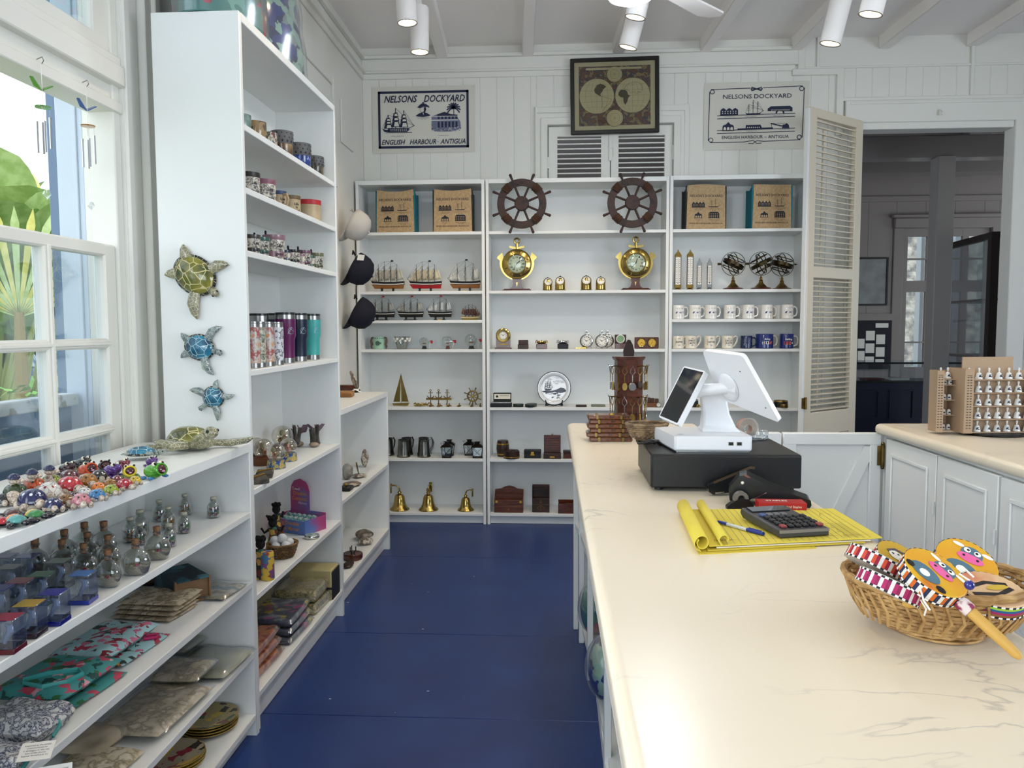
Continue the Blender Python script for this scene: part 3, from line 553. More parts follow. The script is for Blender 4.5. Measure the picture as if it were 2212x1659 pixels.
m = M().at(T4).box(0, -0.02, 0.0, 0.04, 0.02, zt).box(L - 0.07, -0.03, 0, L, 0.03, zt).box(0, -0.025, zt - 0.05, L, 0.025, zt).box(0, -0.02, 0, L, 0.02, 0.5).box(L - 0.06, 0.0, 0, L, 0.55, 0.5).box(L - 0.05, 0.5, 0, L, 0.56, zt).box(L - 0.06, 0, zt - 0.05, L, 0.55, zt).box(0, 0.5, zt - 0.05, L, 0.55, zt).box(0, 0.5, 0, 0.04, 0.55, zt)
obj('cabinet_frame', m, DKF, gc)
for z in (zt - 0.55, zt - 1.03): obj('shelf', M().at(T4).box(0.02, 0.0, z, L - 0.04, 0.5, z + 0.02), DKF, gc)
obj('glass_pane', M().at(T4).box(0.03, -0.004, 0.5, L - 0.06, 0.004, zt - 0.04), glass('#dfe6e8', 0.2), gc)
# ================================================================ outside the windows
struct('ground', M().box(-30, -20, -0.6, XL - 0.3, 40, -0.5).box(-5, 10.2, -0.6, 30, 40, -0.5), mat('#8a8f78', 0.9, noise=('#6c7a52', 2, 0.4, 0.6)))
stone = bpy.data.materials.new('rubble_stone'); stone.use_nodes = True; nt = stone.node_tree; b = nt.nodes['Principled BSDF']; tc = nt.nodes.new('ShaderNodeTexCoord')
r1 = _ramp(_nz(9, 8).outputs['Fac'], [(0.35, '#5c5850'), (0.5, '#b9b2a2'), (0.6, '#e2dccb')]); nt.links.new(r1.outputs[0], b.inputs['Base Color']); b.inputs['Roughness'].default_value = 0.9
bp = nt.nodes.new('ShaderNodeBump'); bp.inputs['Strength'].default_value = 0.6; bp.inputs['Distance'].default_value = 0.05; nt.links.new(_nz(9, 8).outputs['Fac'], bp.inputs['Height']); nt.links.new(bp.outputs[0], b.inputs['Normal'])
struct('wall_stone', M().box(2.0, 11.2, -0.5, 9, 11.6, 3.2), stone)
# light through the far window and over the yard
light('yard_sun', 'SUN', (0, 0, 20), (-4.0, 9.0, 0), 3.2, (1.0, 0.97, 0.92), angle=0.05)
# ================================================================ stock on the back wall bookcases
def sh(u, key, dy=0.08):
 y = BY + dy; return (aty(u, 700, y).x, y, BZ[key] + 0.0008)
KX = 5.6 / F      # metres per pixel on those shelves
# ---- pictograms (drawn in local XY, ink slot k, light slot p)
def pic_gables(m, x, y, w, h, k, p, n=4, z=0.0):
 m.rect(x - w * .58, y - h * .06, x + w * .58, y, k, z)
 pts = [(x - w / 2, y), (x - w / 2, y + h * .6)]
 for i in range(n):
  a = x - w / 2 + w * i / n; pts += [(a + w / n * .15, y + h * .7), (a + w / n * .5, y + h), (a + w / n * .85, y + h * .7)] if n > 3 else [(a + w / n * .1, y + h * .8), (a + w / n * .5, y + h), (a + w / n * .9, y + h * .8), (a + w / n, y + h * .66)]
 pts += [(x + w / 2, y + h * .6), (x + w / 2, y)]; m.flat(pts, k, z)
 for i in range(n * 2):
  for r in (.18, .45): m.rect(x - w * .45 + w * .9 * (i + .3) / (n * 2), y + h * r, x - w * .45 + w * .9 * (i + .65) / (n * 2), y + h * (r + .14), p, z + .0004)
def pic_arch(m, x, y, w, h, k, p, z=0.0):
 m.rect(x - w * .58, y - h * .05, x + w * .58, y + h * .02, k, z)
 m.flat([(x - w / 2, y), (x - w / 2, y + h * .45), (x - w * .42, y + h * .62), (x - w * .2, y + h * .7), (x, y + h), (x + w * .2, y + h * .7), (x + w * .42, y + h * .62), (x + w / 2, y + h * .45), (x + w / 2, y)], k, z)
 for i in (-1, 0, 1): m.flat([(x + i * w * .3 - w * .11, y + h * .03)] + [(x + i * w * .3 + w * .11 * math.cos(a), y + h * .2 + h * .2 * math.sin(a)) for a in (PI, 2.4, 1.57, .74, 0)] + [(x + i * w * .3 + w * .11, y + h * .03)], p, z + .0004)
def pic_store(m, x, y, w, h, k, p, z=0.0):
 m.rect(x - w * .56, y - h * .05, x + w * .56, y + h * .02, k, z)
 m.flat([(x - w / 2, y), (x - w / 2, y + h * .75), (x - w * .38, y + h), (x + w * .38, y + h), (x + w / 2, y + h * .75), (x + w / 2, y)], k, z)
 for r in range(3):
  for i in range(5): m.rect(x - w * .42 + w * .18 * i, y + h * (.12 + .25 * r), x - w * .35 + w * .18 * i, y + h * (.24 + .25 * r), p, z + .0004)
def pic_ship(m, x, y, w, h, k, z=0.0, masts=2, sails=False, p=1, flip=1):
 X = lambda a: x + flip * a * w
 m.flat([(X(-.5), y + h * .14), (X(-.42), y), (X(.3), y), (X(.42), y + h * .12), (X(.36), y + h * .1), (X(-.38), y + h * .09)], k, z)
 ms = ((-.22, .78), (.1, .95)) if masts == 2 else ((-.3, .72), (-.06, 1.0), (.2, .9))
 for a, t in ms:
  m.rect(min(X(a - .012), X(a + .012)), y, max(X(a - .012), X(a + .012)), y + h * t, k, z)
  for q in (.45, .62, .8): m.line([(X(a - .12 * (1.3 - q)), y + h * t * q * .98), (X(a + .12 * (1.3 - q)), y + h * t * q * 1.02)], h * .02, k, z)
  if sails:
   for q0, q1 in ((.2, .44), (.46, .61), (.63, .79)):
    m.flat([(X(a - .13 * (1.3 - q0)), y + h * t * q0), (X(a + .13 * (1.3 - q0)), y + h * t * q0), (X(a + .12 * (1.3 - q1)), y + h * t * q1), (X(a - .12 * (1.3 - q1)), y + h * t * q1)], k, z)
    m.flat([(X(a - .05 * (1.3 - q0)), y + h * t * (q0 + .03)), (X(a + .10 * (1.3 - q0)), y + h * t * (q0 + .03)), (X(a + .09 * (1.3 - q1)), y + h * t * (q1 - .03)), (X(a - .03), y + h * t * (q1 - .03))], p, z + .0003)
 m.line([(X(.3), y + h * .1), (X(.55), y + h * .26)], h * .025, k, z)
 for a, t in ms: m.line([(X(a), y + h * t), (X(.52), y + h * .25)], h * .012, k, z)
 m.line([(X(ms[0][0]), y + h * ms[0][1]), (X(-.5), y + h * .14)], h * .012, k, z)
JUTE = mat('#b59b76', 0.85, bump=0.25, bscale=260, noise=('#a88d68', 60, 0.4, 0.6)); TEAL = mat('#0f6a78', 0.7)
def tote(label, u, key, edge, side=1, dip=0.012, yaw=0.0, w=0.272, h=0.296):
 x, y, z = sh(u, key, 0.045); t = thing('tote_bag', label, 'bag', (x, y, z), yaw, 'printed jute tote bags on the top shelves')
 top = [(w / 2 - 0.006, h)] + [(w * (0.5 - i / 8) * .96, h - dip * math.sin(PI * i / 8)) for i in range(1, 8)] + [(-w / 2 + 0.006, h)]
 m = M().at(FRONT(0, 0, 0.004)).prism([(-w / 2, 0), (w / 2, 0)] + top, -0.002, 0.0)
 Z = 0.0007; wd = w * 0.84
 m.text("NELSON'S DOCKYARD", 0.0165, 0, h * .735, 1, Z, bold=.012, width=wd)
 pic_gables(m, -w * .20, h * .50, w * .33, h * .13, 1, 0, 4, Z); pic_ship(m, w * .2, h * .50, w * .30, h * .21, 1, Z)
 pic_arch(m, -w * .2, h * .255, w * .19, h * .14, 1, 0, Z); pic_store(m, w * .2, h * .255, w * .27, h * .14, 1, 0, Z)
 for xx, yy, s1, s2, ww in ((-.2, .455, 'Copper and Lumber', 'Building 1789', .3), (.2, .455, 'Nelson in the Brig', '"Boreas"', .26), (-.2, .21, 'Sail Loft', '1797', .12), (.2, .21, 'Copper and Lumber', 'Store 1789', .28)):
  m.text(s1, 0.006, w * xx, h * yy, 1, Z, width=w * ww); m.text(s2, 0.006, w * xx, h * (yy - .032), 1, Z, width=w * ww * .55)
 m.text('ENGLISH HARBOUR, ANTIGUA', 0.0105, 0, h * .115, 1, Z, bold=.01, width=wd)
 obj('front_panel', m, [JUTE, INK], t)
 m = M().box(-w / 2 - 0.006, 0.003, 0, -w / 2 + 0.002, 0.013, h).box(w / 2 - 0.002, 0.003, 0, w / 2 + 0.006, 0.013, h).box(-w / 2, 0.002, 0, w / 2, 0.012, 0.005)
 obj('binding', m, edge, t)
 m = M(); d = 0.13
 for s in (-1, 1): m.at(RIGHT(s * (w / 2 - 0.001) - 0.002, 0, 0)).prism([(0.008, 0), (d, 0), (d, h * .93), (d * .5, h * .90), (0.008, h)], 0, 0.004)
 m.at(Matrix()).box(-w / 2, d, 0, w / 2, d + 0.004, h * .94).box(-w / 2, 0.008, 0, w / 2, d, 0.004)
 obj('gusset', m, edge, t)
tote('jute tote bag with teal sides in the corner bookcase', 857, 'a', TEAL, yaw=-0.06, dip=0.016)
tote('jute tote bag with black sides in the bookcase of ships', 980, 'a', BLACK, yaw=-0.02)
tote('jute tote bag with black sides above the tall thermometers', 1522, 'a', BLACK, yaw=0.10, dip=-0.008)
tote('jute tote bag with teal sides above the armillary spheres', 1663, 'a', TEAL, yaw=0.12, dip=0.0)
# ---- model ships
SAIL = mat('#c9c3b4', 0.8); SAILW = mat('#e3e1da', 0.8); SPAR = mat('#2a1d16', 0.5); CORD = mat('#3b342c', 0.8)
def ship(label, loc, L, h, upper, lower, masts=3, sails=True, sailm=SAIL, flip=1, stand=True, flag=BLACK, plate=GOLD, group='model sailing ships in the corner bookcase'):
 t = thing('model_ship', label, 'model ship', loc, 0 if flip == 1 else PI, group)
 z0 = 0.022 if stand else 0.0; hh = h * 0.22; b = L * 0.095
 def hull(m, k, s0, s1, zb, zt):
  n = 10; vs = []; fs = []
  for i in range(n + 1):
   a = -0.5 + i / n; w = b * (1 - max(0, -a * 2.1 - .35) ** 1.6 * 1.2) * (1 - max(0, a * 2 - .8) * .5) if a < .5 else b * .7
   w = max(.003, w); sheer = hh * (0.35 * max(0, -a - .1) + 0.5 * max(0, a - .25))
   rake = -L * 0.10 * max(0, -a * 2 - .6)
   zz0, zz1 = z0 + hh * zb + sheer * zb, z0 + hh * zt + sheer
   x0_ = L * a * (.86 + .06 * zb) + (.05 * L if a < -.45 else 0) * (1 - zb); x1_ = L * a * (.86 + .06 * zt) + rake * .6
   w0 = w * (.35 + .65 * zb ** .6) if zb > 0 else w * .22; w1 = w * (.35 + .65 * zt ** .6)
   vs += [(x0_, -w0, zz0), (x1_, -w1, zz1), (x1_, w1, zz1), (x0_, w0, zz0)]
  for i in range(n):
   for j in range(4): fs.append((i * 4 + j, i * 4 + (j + 1) % 4, i * 4 + 4 + (j + 1) % 4, i * 4 + 4 + j)[::-1])
  fs += [(0, 1, 2, 3), tuple(n * 4 + j for j in (3, 2, 1, 0))]
  m.add(vs, fs, k)
 m = M(); hull(m, 0, 0, 0, 0.0, 0.52); hull(m, 1, 0, 0, 0.521, 1.0); hull(m, 2, 0, 0, 0.60, 0.70)
 for v in range(len(m.v) - 44, len(m.v)): m.v[v].y *= 1.03
 m.tube([(-L * .42, 0, z0 + hh), (-L * .54, 0, z0 + hh * 1.5)], .0016, 1, 5)
 obj('hull', m, [lower, upper, SAILW], t)
 if stand:
  m = M()
  for q in (-.18, .14): m.at(TR(L * q, 0, 0) @ FRONT(0, .012, 0)).prism([(-.013, 0), (.013, 0), (.005, .01), (.008, .026), (-.008, .026), (-.005, .01)], 0, .024)
  m.at(Matrix()).box(-L * .26, -.013, 0, L * .22, .013, .004, 0, .001); obj('stand', m, BLACK, t)
  obj('name_plate', M().box(-L * .09, -.02, 0, L * .07, -.0135, .006), plate, t)
 xs = [-.24, .0, .24] if masts == 3 else [-.27, -.1, .08, .25]
 dk = z0 + hh; top = h - dk; tops = []
 for i, q in enumerate(xs):
  ht = top * (1.0 if i in (1, 2) and masts == 4 or (i == 1 and masts == 3) else .86); x = L * q; tops.append((x, dk + ht))
  m = M().tube([(x, 0, dk - .004), (x, 0, dk + ht)], [.0022, .0012], 0, 5)
  for z in (.34, .58, .78): m.tube([(x, -L * .12 * (1.25 - z), dk + ht * z), (x, L * .12 * (1.25 - z), dk + ht * z)], .0011, 0, 4)
  mo = obj('mast', m, SPAR, t)
  if sails:
   m = M()
   for za, zb in ((.08, .33), (.36, .57), (.60, .77)):
    wa, wb = L * .125 * (1.2 - za), L * .12 * (1.25 - zb)
    m.sheet(lambda a, c: (x - .004 - L * .035 * math.sin(PI * c) * (1 - .3 * abs(2 * a - 1)), (2 * a - 1) * (wa + (wb - wa) * c), dk + ht * (za + (zb - za) * c)), 4, 4)
   obj('sail', m, sailm, mo, thick=.0006)
 m = M()
 for i in range(3): m.sheet(lambda a, c: (-L * (.28 + .09 * i) + L * .12 * a * (1 - c), .002 * math.sin(PI * a) + 0.0004 * i, dk + .006 + top * (.62 - .14 * i) * c + .004 * a), 2, 4)
 x = L * xs[-1]; m.sheet(lambda a, c: (x + .003 + L * (.18 - .07 * c) * a, .004 * math.sin(PI * a), dk + .012 + top * .45 * c + .01 * a), 3, 3)
 if masts == 4 or not sails:
  for q in xs[:-1]: m.sheet(lambda a, c: (L * q + .003 + L * .11 * a, .005 * math.sin(PI * a), dk + .012 + top * .5 * c), 2, 3)
 obj('jib', m, sailm, t, thick=.0005)
 m = M(); bow = (-L * .54, 0, z0 + hh * 1.5); stern = (L * .44, 0, dk + .008)
 for x, z in tops:
  m.tube([bow, (x, 0, z)], .0006, 0, 3)
  for s in (-1, 1):
   for j in (-1, 1): m.tube([(x + j * L * .045, s * b * .9, dk), (x, 0, z * .8 + dk * .2)], .0005, 0, 3)
 m.tube([tops[-1][:1] + (0, tops[-1][1]), stern], .0006, 0, 3)
 for a, c in zip(tops, tops[1:]): m.tube([(a[0], 0, a[1]), (c[0], 0, c[1])], .0005, 0, 3)
 obj('rigging', m, CORD, t)
 if flag:
  x, z = tops[len(tops) // 2]; obj('flag', M().at(FRONT(x, 0, z)).prism([(0, -.002), (.018, -.001), (.017, .010), (0, .011)], 0, .0008), flag, t)
 return t
HB = mat('#121316', 0.35); HW = mat('#8a5a2c', 0.4); HR = mat('#a31a22', 0.35)
s0 = ship('four masted model ship with black and tan hull, standing next to the bookcase upright', sh(840, 'b', .1), .255, .215, HB, HW, 4)
ship('model ship with a red lower hull and small red pennants', sh(921, 'b', .1), .25, .212, HB, HR, 4, sailm=mat('#d8cdb0', 0.8))
ship('model ship with three masts of bright white sails and tan hull', sh(1006, 'b', .1), .235, .218, HB, HW, 3, sailm=SAILW)
ship('black hulled model ship with furled sails just under the four masted ship', sh(826, 'c', .1), .20, .166, HB, HB, 3, flag=REDP, plate=BLACK)
ship('black hulled model ship with furled sails, second along its shelf', sh(888, 'c', .1), .20, .166, HB, HB, 3, flag=REDP, plate=BLACK)
ship('black model ship with bare masts and a brass name plate', sh(951, 'c', .1), .185, .166, HB, HB, 3, sails=False, sailm=SAILW, flag=REDP)
ship('tiny tan model ship with dark brown sails facing the other way', sh(1016, 'c', .08), .14, .108, mat('#a08a4a', .5), mat('#8f7c3c', .5), 4, sailm=mat('#6b4a3e', .7), flip=-1, stand=False, flag=None)
# ---- small glass and china on the next shelf
def lat(prof, n=24, k=0): return M().lathe(prof, n, k)
MINT = mat('#9fc7b0', 0.25)
t = thing('lantern_cup', 'pale green pierced cup with a mermaid handle on each side', 'cup', sh(818, 'd', .09))
m = lat([(0, 0), (.036, 0), (.038, .01), (.040, .072), (.042, .088), (.039, .088), (.037, .072), (.035, .008), (0, .006)])
for i in range(16): m.at(TR(rz=i * PI / 8)).ell((0, -.0405, .078), (.005, .002, .004), 1, 8, 4)
m.at(FRONT(0, -.0425, .042)); m.disc(0, 0, .017, 1, .001, 10); m.flat([(.014, 0), (.026, .01), (.026, -.01)], 1, .001)
obj('bowl', m, [MINT, mat('#3d5a52', .5)], t)
for s in (-1, 1): obj('handle', M().tube([(s * .038, 0, .085), (s * .052, 0, .08), (s * .056, -.004, .055), (s * .05, -.008, .035), (s * .056, -.004, .015), (s * .05, 0, .003)], [.005, .007, .008, .009, .006, .003], 0, 7), mat('#5d4a3c', 0.5), t)
t = thing('glass_votive', 'clear ribbed glass candle holder trimmed with white shells', 'candle holder', sh(868, 'd', .09))
obj('bowl', lat([(0, .002), (.032, .002), (.036, .012), (.048, .05), (.056, .09), (.053, .09), (.045, .05), (.03, .012), (0, .010)], 28), glass('#eef3f0', .35), t)
m = M()
for i in range(22): a = 2 * PI * i / 22; m.tube([(.034 * math.cos(a), .034 * math.sin(a), .003), (.047 * math.cos(a), .047 * math.sin(a), .045), (.056 * math.cos(a), .056 * math.sin(a), .09)], .0014, 0, 4)
obj('wire_ribs', m, STEEL, t)
m = M()
for i in range(9):
 a = 2 * PI * i / 9
 for z in (.058, .072): m.ell((.055 * math.cos(a + z * 20), .055 * math.sin(a + z * 20), z), (.010, .010, .009), 0, 8, 5)
obj('shell', m, mat('#eceae4', .5), t)
def ship_bottle(label, u, r, L, sq=False, flip=0):
 x, y, z = sh(u, 'd', .085); t = thing('ship_in_bottle', label, 'ornament', (x, y, z), 0, 'ships in glass bottles'); b = .016
 prof = [(0, -L * .55), (r * .8, -L * .54), (r, -L * .42), (r, L * .08), (r * .82, L * .22), (r * .32, L * .38), (.008, L * .48), (.009, L * .62), (.0075, L * .62), (.006, L * .48), (0, L * .47)]
 if not sq: prof = [(0, -L * .5)] + [(r * math.sin(PI * i / 10), -r * math.cos(PI * i / 10) * L * .42 / r - L * .08) for i in range(1, 8)] + [(.009, L * .36), (.0095, L * .52), (0, L * .52)]
 m = M().at(TR(0, 0, b + r, ry=PI / 2)).lathe(prof, 22, 0, 1.0, .62)
 obj('bottle', m, CLEAR, t)
 m = M().at(TR(L * .55, 0, b + r, ry=PI / 2)).lathe([(0, -.006), (.0095, -.006), (.0105, .012), (0, .013)], 10); obj('stopper', m, REDP, t)
 m = M().tube([(L * .52, -.008, b + r), (L * .5, -.018, b + r * .6), (L * .42, -.02, .004)], .0014, 0, 5); obj('cord', m, PAPER, t)
 m = M().box(-L * .22, -.022, 0, L * .16, .022, .007, 0, .002).box(-L * .17, -.02, .006, L * .1, .02, .02, 0, .002); obj('stand', m, ROSEWOOD if sq else BLACK, t)
 m = M().box(-L * .2, -.006, b + r * .55, L * .1, .006, b + r * .75, 0, .002)
 for q in (-.14, -.04, .06):
  m.tube([(L * q, 0, b + r * .7), (L * q, 0, b + r * 1.5)], .0008, 1, 4)
  for z in (.95, 1.2): m.sheet(lambda a, c: (L * q - .004 * math.sin(PI * c), (a - .5) * .024, b + r * (z + .2 * c)), 2, 3, 2)
 obj('ship', m, [HW, SPAR, SAILW], t)
ship_bottle('ship in a round clear glass bottle with a red stopper', 917, .034, .082)
ship_bottle('ship in a squared clear glass bottle on a red-brown stand', 968, .036, .078, True)
ship_bottle('ship in a large oval glass bottle on a dark stand', 1019, .045, .105)
# ---- brassware shelf
x, y, z = sh(864, 'e', .1)
t = thing('brass_sailboat', 'polished brass sailboat with two tall triangular sails', 'ornament', (x, y, z))
m = M().at(FRONT(0, 0, 0)).prism([(-.056, .028), (-.008, .028), (.001, .228)], -.003, .003); m.prism([(.006, .03), (.055, .028), (.004, .222)], -.003, .003)
for i in range(4): m.line([(-.045 + .012 * i, .03), (.0, .21 - .01 * i)], .0015, 0, .0035)
obj('sail', m, BRASS, t); obj('hull', M().at(FRONT(0, .012, 0)).prism([(-.062, .018), (-.056, .004), (.05, .002), (.062, .022)], 0, .024), BRASS, t)
obj('mast', M().cyl((.002, 0, .016), (.002, 0, .236), .0018, 0, 6), BRASS, t)
x, y, z = sh(907, 'e', .07); m = M()
m.tube([(-.05 + .1 * i / 14, .012 * math.sin(i * .9), .0145 + .008 * math.sin(i * 1.7)) for i in range(15)], .006, 0, 6).tube([(-.04, -.02, .006), (0, -.026, .006), (.05, -.01, .012), (.058, .01, .024)], .005, 0, 6).ell((-.02, -.02, .006), (.03, .012, .005))
solo('brass_cleat', m, BRASS, 'coiled brass rope hook lying beside the brass sailboat', 'ornament', (x, y, z))
def anchor(m, T, s, k=0):
 m.at(T).tube([(0, 0, 0), (0, 0, .8 * s)], .06 * s, k, 6).tube([(-.28 * s, 0, .62 * s), (.28 * s, 0, .62 * s)], .045 * s, k, 6)
 m.tube([(-.42 * s, 0, .26 * s), (-.34 * s, 0, .1 * s), (-.16 * s, 0, 0), (0, 0, -.03 * s), (.16 * s, 0, 0), (.34 * s, 0, .1 * s), (.42 * s, 0, .26 * s)], [.03 * s] + [.06 * s] * 5 + [.03 * s], k, 6)
 for q in (-1, 1): m.tube([(q * .42 * s, 0, .3 * s), (q * .44 * s, 0, .2 * s), (q * .3 * s, 0, .2 * s)], [.01 * s, .06 * s, .02 * s], k, 5)
 m.at(T @ TR(0, 0, .92 * s, rx=PI / 2)).tor(.11 * s, .04 * s, k, 12, 6); m.at(Matrix())
x, y, z = sh(946, 'e', .12)
t = thing('anchor_hook_rail', 'brass rail of hooks topped with three anchors', 'hook rail', (x, y, z))
obj('rail', M().box(-.092, -.003, .04, .092, .004, .055, 0, .002), OLDBRASS, t)
for q in (-.058, 0, .062):
 m = M(); anchor(m, TR(q, -.004, .056), .058); obj('anchor', m, OLDBRASS, t)
 obj('hook', M().tube([(q, -.004, .045), (q, -.006, .018), (q, -.022, .006), (q, -.03, .02)], [.004, .004, .004, .003], 0, 6), OLDBRASS, t)
x, y, z = sh(1020, 'e', .12)
t = thing('wheel_hook', 'brass ship wheel wall hook standing on the brassware shelf', 'hook', (x, y, z)); m = M(); c = .068
m.at(TR(0, 0, c, rx=PI / 2)).tor(.037, .0055, 0, 24, 6)
for i in range(8): a = PI / 8 + i * PI / 4; m.at(TR(0, 0, c)).tube([(.008 * math.cos(a), 0, .008 * math.sin(a)), (.05 * math.cos(a), 0, .05 * math.sin(a)), (.066 * math.cos(a), 0, .066 * math.sin(a))], [.003, .003, .005], 0, 5)
m.at(Matrix()).cyl((0, .004, c), (0, -.006, c), .012); obj('wheel', m, OLDBRASS, t)
obj('hook', M().tube([(0, -.004, .03), (0, -.01, .012), (0, -.03, .006), (0, -.036, .02)], .004, 0, 6), OLDBRASS, t)
for i, (u, lab) in enumerate(((930, 'small brass dolphin hook lying below the anchor rail, beside the coiled hook'), (948, 'small brass dolphin hook lying under the middle anchor'), (968, 'small brass dolphin hook lying under the last anchor'), (990, 'small brass dolphin hook lying alone before the brass wheel'), (1018, 'small brass dolphin hook lying at the foot of the brass wheel'), (1036, 'small brass double hook lying against the bookcase upright'))):
 x, y, z = sh(u, 'e', .035); m = M().tube([(-.022, 0, .004), (-.01, 0, .008), (.008, 0, .009), (.02, 0, .004)], [.002, .006, .006, .003], 0, 6).tube([(.0, 0, .008), (.002, 0, .018), (.0, -.004, .024)], [.004, .003, .004], 0, 6).ell((-.006, -.006, .004), (.010, .006, .004))
 solo('dolphin_hook', m, OLDBRASS, lab, 'hook', (x, y, z), .3 * i, 'small brass hooks')
# ---- pewter tankards, lanterns, hand bells
PEWT = mat('#7d7d78', 0.3, 1.0, noise=('#5d5d58', 12, .4, .6))
def tankard(label, u, dy, hs=1, proto=[]):
 x, y, z = sh(u, 'f', dy)
 if proto: return dup(proto[0], label, (x, y, z), hs)
 t = thing('tankard', label, 'tankard', (x, y, z), hs, 'pewter tankards'); proto.append(t)
 obj('cup', lat([(0, 0), (.047, 0), (.049, .006), (.044, .014), (.043, .02), (.036, .108), (.036, .12), (.038, .124), (.036, .126), (.033, .124), (.04, .015), (0, .010)], 26), PEWT, t)
 obj('handle', M().tube([(.036, 0, .112), (.06, 0, .122), (.072, 0, .10), (.066, 0, .06), (.048, 0, .028), (.056, 0, .018)], [.004, .005, .005, .0045, .004, .005], 0, 7), PEWT, t)
 return t
tankard('pewter tankard at the front, beside the end of the low rock bookcase', 868, .07); tankard('pewter tankard half hidden behind the front one', 875, .17); tankard('pewter tankard at the front, next to the black lanterns', 913, .08, .5); tankard('pewter tankard tucked behind the one by the lanterns', 912, .18, .5); tankard('pewter tankard almost hidden by the low rock bookcase', 834, .14)
LANT = mat('#1e1714', 0.45, 0.6)
def lantern(label, u, dy, rz, proto=[]):
 x, y, z = sh(u, 'f', dy)
 if proto: return dup(proto[0], label, (x, y, z), rz)
 t = thing('lantern', label, 'lantern', (x, y, z), rz, 'small black tin lanterns', .9); proto.append(t)
 m = M(); a, c, h = .032, .042, .085
 for sx in (-1, 1):
  for sy in (-1, 1): m.tube([(sx * a, sy * a, .006), (sx * c, sy * c, h)], .003, 0, 4)
 for sx, sy in ((0, -1), (0, 1), (1, 0), (-1, 0)):
  px, py = -sy, sx
  for s in (-1, 1): m.tube([(sx * a + s * px * a, sy * a + s * py * a, .008), (sx * c - s * px * c, sy * c - s * py * c, h)], .0014, 0, 4)
 m.box(-.036, -.036, 0, .036, .036, .008, 0, .002); obj('cage', m, LANT, t)
 obj('glass_pane', M().add([(sx * q, sy * q, z) for z, q in ((.008, .030), (h, .040)) for sx, sy in ((-1, -1), (1, -1), (1, 1), (-1, 1))], [(i, (i + 1) % 4, 4 + (i + 1) % 4, 4 + i) for i in range(4)]), CLEAR, t)
 m = M().at(TR(rz=PI / 4)).lathe([(.065, h), (.066, h + .004), (.036, h + .02), (.022, h + .024)], 4).at(Matrix()).lathe([(.018, h + .02), (.018, h + .036), (.024, h + .038), (.024, h + .042), (0, h + .045)], 12); obj('roof', m, LANT, t)
 obj('handle', M().tube([(-.04, 0, h + .01), (-.052, 0, h + .03), (-.03, .01, h + .026)], .002, 0, 5), LANT, t)
 return t
lantern('black tin lantern in front of its pair, beside the tankards', 963, .055, 0); lantern('black tin lantern behind the pair partner near the tankards', 968, .15, .1); lantern('black tin lantern standing behind at the bookcase upright', 1012, .165, .0); lantern('black tin lantern in front at the bookcase upright', 1029, .05, .08)
def handbell(label, u, s, bracket, rz):
 x, y, z = sh(u, 'g', .09); t = thing('ship_bell', label, 'bell', (x, y, z), rz, 'brass bells on the bottom shelf', s)
 obj('bell', lat([(.068, 0), (.072, .002), (.070, .008), (.055, .022), (.044, .045), (.039, .07), (.036, .092), (.028, .108), (.012, .115), (.010, .12), (.017, .126), (.010, .134), (0, .135), (0, .11), (.03, .09), (.05, .022), (.066, .001)], 30), BRASS, t)
 m = M().tube([(0, 0, .13), (.0, 0, .15)], .006, 0, 8); m.at(TR(0, 0, .145, ry=PI / 2)).tor(.012, .0035, 0, 14, 6); m.at(Matrix())
 m.tube([(0, 0, .145), (bracket * .01, 0, .168), (bracket * .035, 0, .178), (bracket * .06, 0, .175)], [.006, .0055, .005, .006], 0, 8).box(bracket * .062 - .005, -.012, .12, bracket * .062 + .005, .012, .19, 0, .003); obj('bracket', m, BRASS, t)
 return t
handbell('brass ship bell whose bracket bends toward the low rock bookcase', 858, 1.0, -1, 0); handbell('brass ship bell in the middle with its bracket turned edge-on', 921, 1.0, 1, 1.45); handbell('smaller brass ship bell with its bracket pointing at the upright', 1003, .84, 1, -.2)
# ---------------------------------------------------------------- ship wheels hung on the bookcase front
WHEELW = mat('#2b1b15', 0.6, noise=(['#3c2620', '#1c1414'], 25, 0.35, 0.65), bump=0.3, bscale=40); ROPE = mat('#4a3020', 0.8, bump=0.4, bscale=200)
def wheel(label, u, v, a0):
 y = BY - 0.032; p = aty(u, v, y); t = thing('ship_helm', label, 'ship wheel', (p.x, y, p.z), 0, 'wooden ship wheels on the bookcase front')
 R = .144; T = TR(rx=PI / 2)
 m = M().at(T).lathe([(R - .023, -.012), (R + .023, -.012), (R + .026, 0), (R + .023, .012), (R - .023, .012), (R - .025, 0), (R - .023, -.012)], 40); obj('rim', m, WHEELW, t)
 obj('hub', M().at(T).lathe([(0, -.02), (.046, -.02), (.050, -.012), (.050, .018), (.046, .022), (0, .024)], 24), WHEELW, t)
 for i in range(8):
  a = a0 + i * PI / 4; f = lambda r: (r * math.cos(a), 0, r * math.sin(a))
  obj('spoke', M().tube([f(.03), f(R - .02), f(R + .024), f(R + .03), f(.19), f(.212), f(.217)], [.0085, .0075, .0075, .007, .0085, .010, .005], 0, 8), WHEELW, t)
 for i in range(4):
  a = a0 + PI / 8 * 0 + PI / 4 * (2 * i + 0.5); m = M()
  for j in range(6): b = a + (j - 2.5) * .06; m.at(TR(R * math.cos(b), 0, R * math.sin(b), rx=PI / 2) @ Matrix.Rotation(b, 4, 'Z') @ Matrix.Rotation(PI / 2, 4, 'X')).tor(.0275, .0045, 0, 12, 5)
  obj('rope_binding', m, ROPE, t)
 return t
wheel('dark wooden ship wheel hung above the clock by the corner bookcase', 1127, 440, math.radians(22)); wheel('dark wooden ship wheel hung just under the louvred window', 1366, 438, math.radians(23.5))
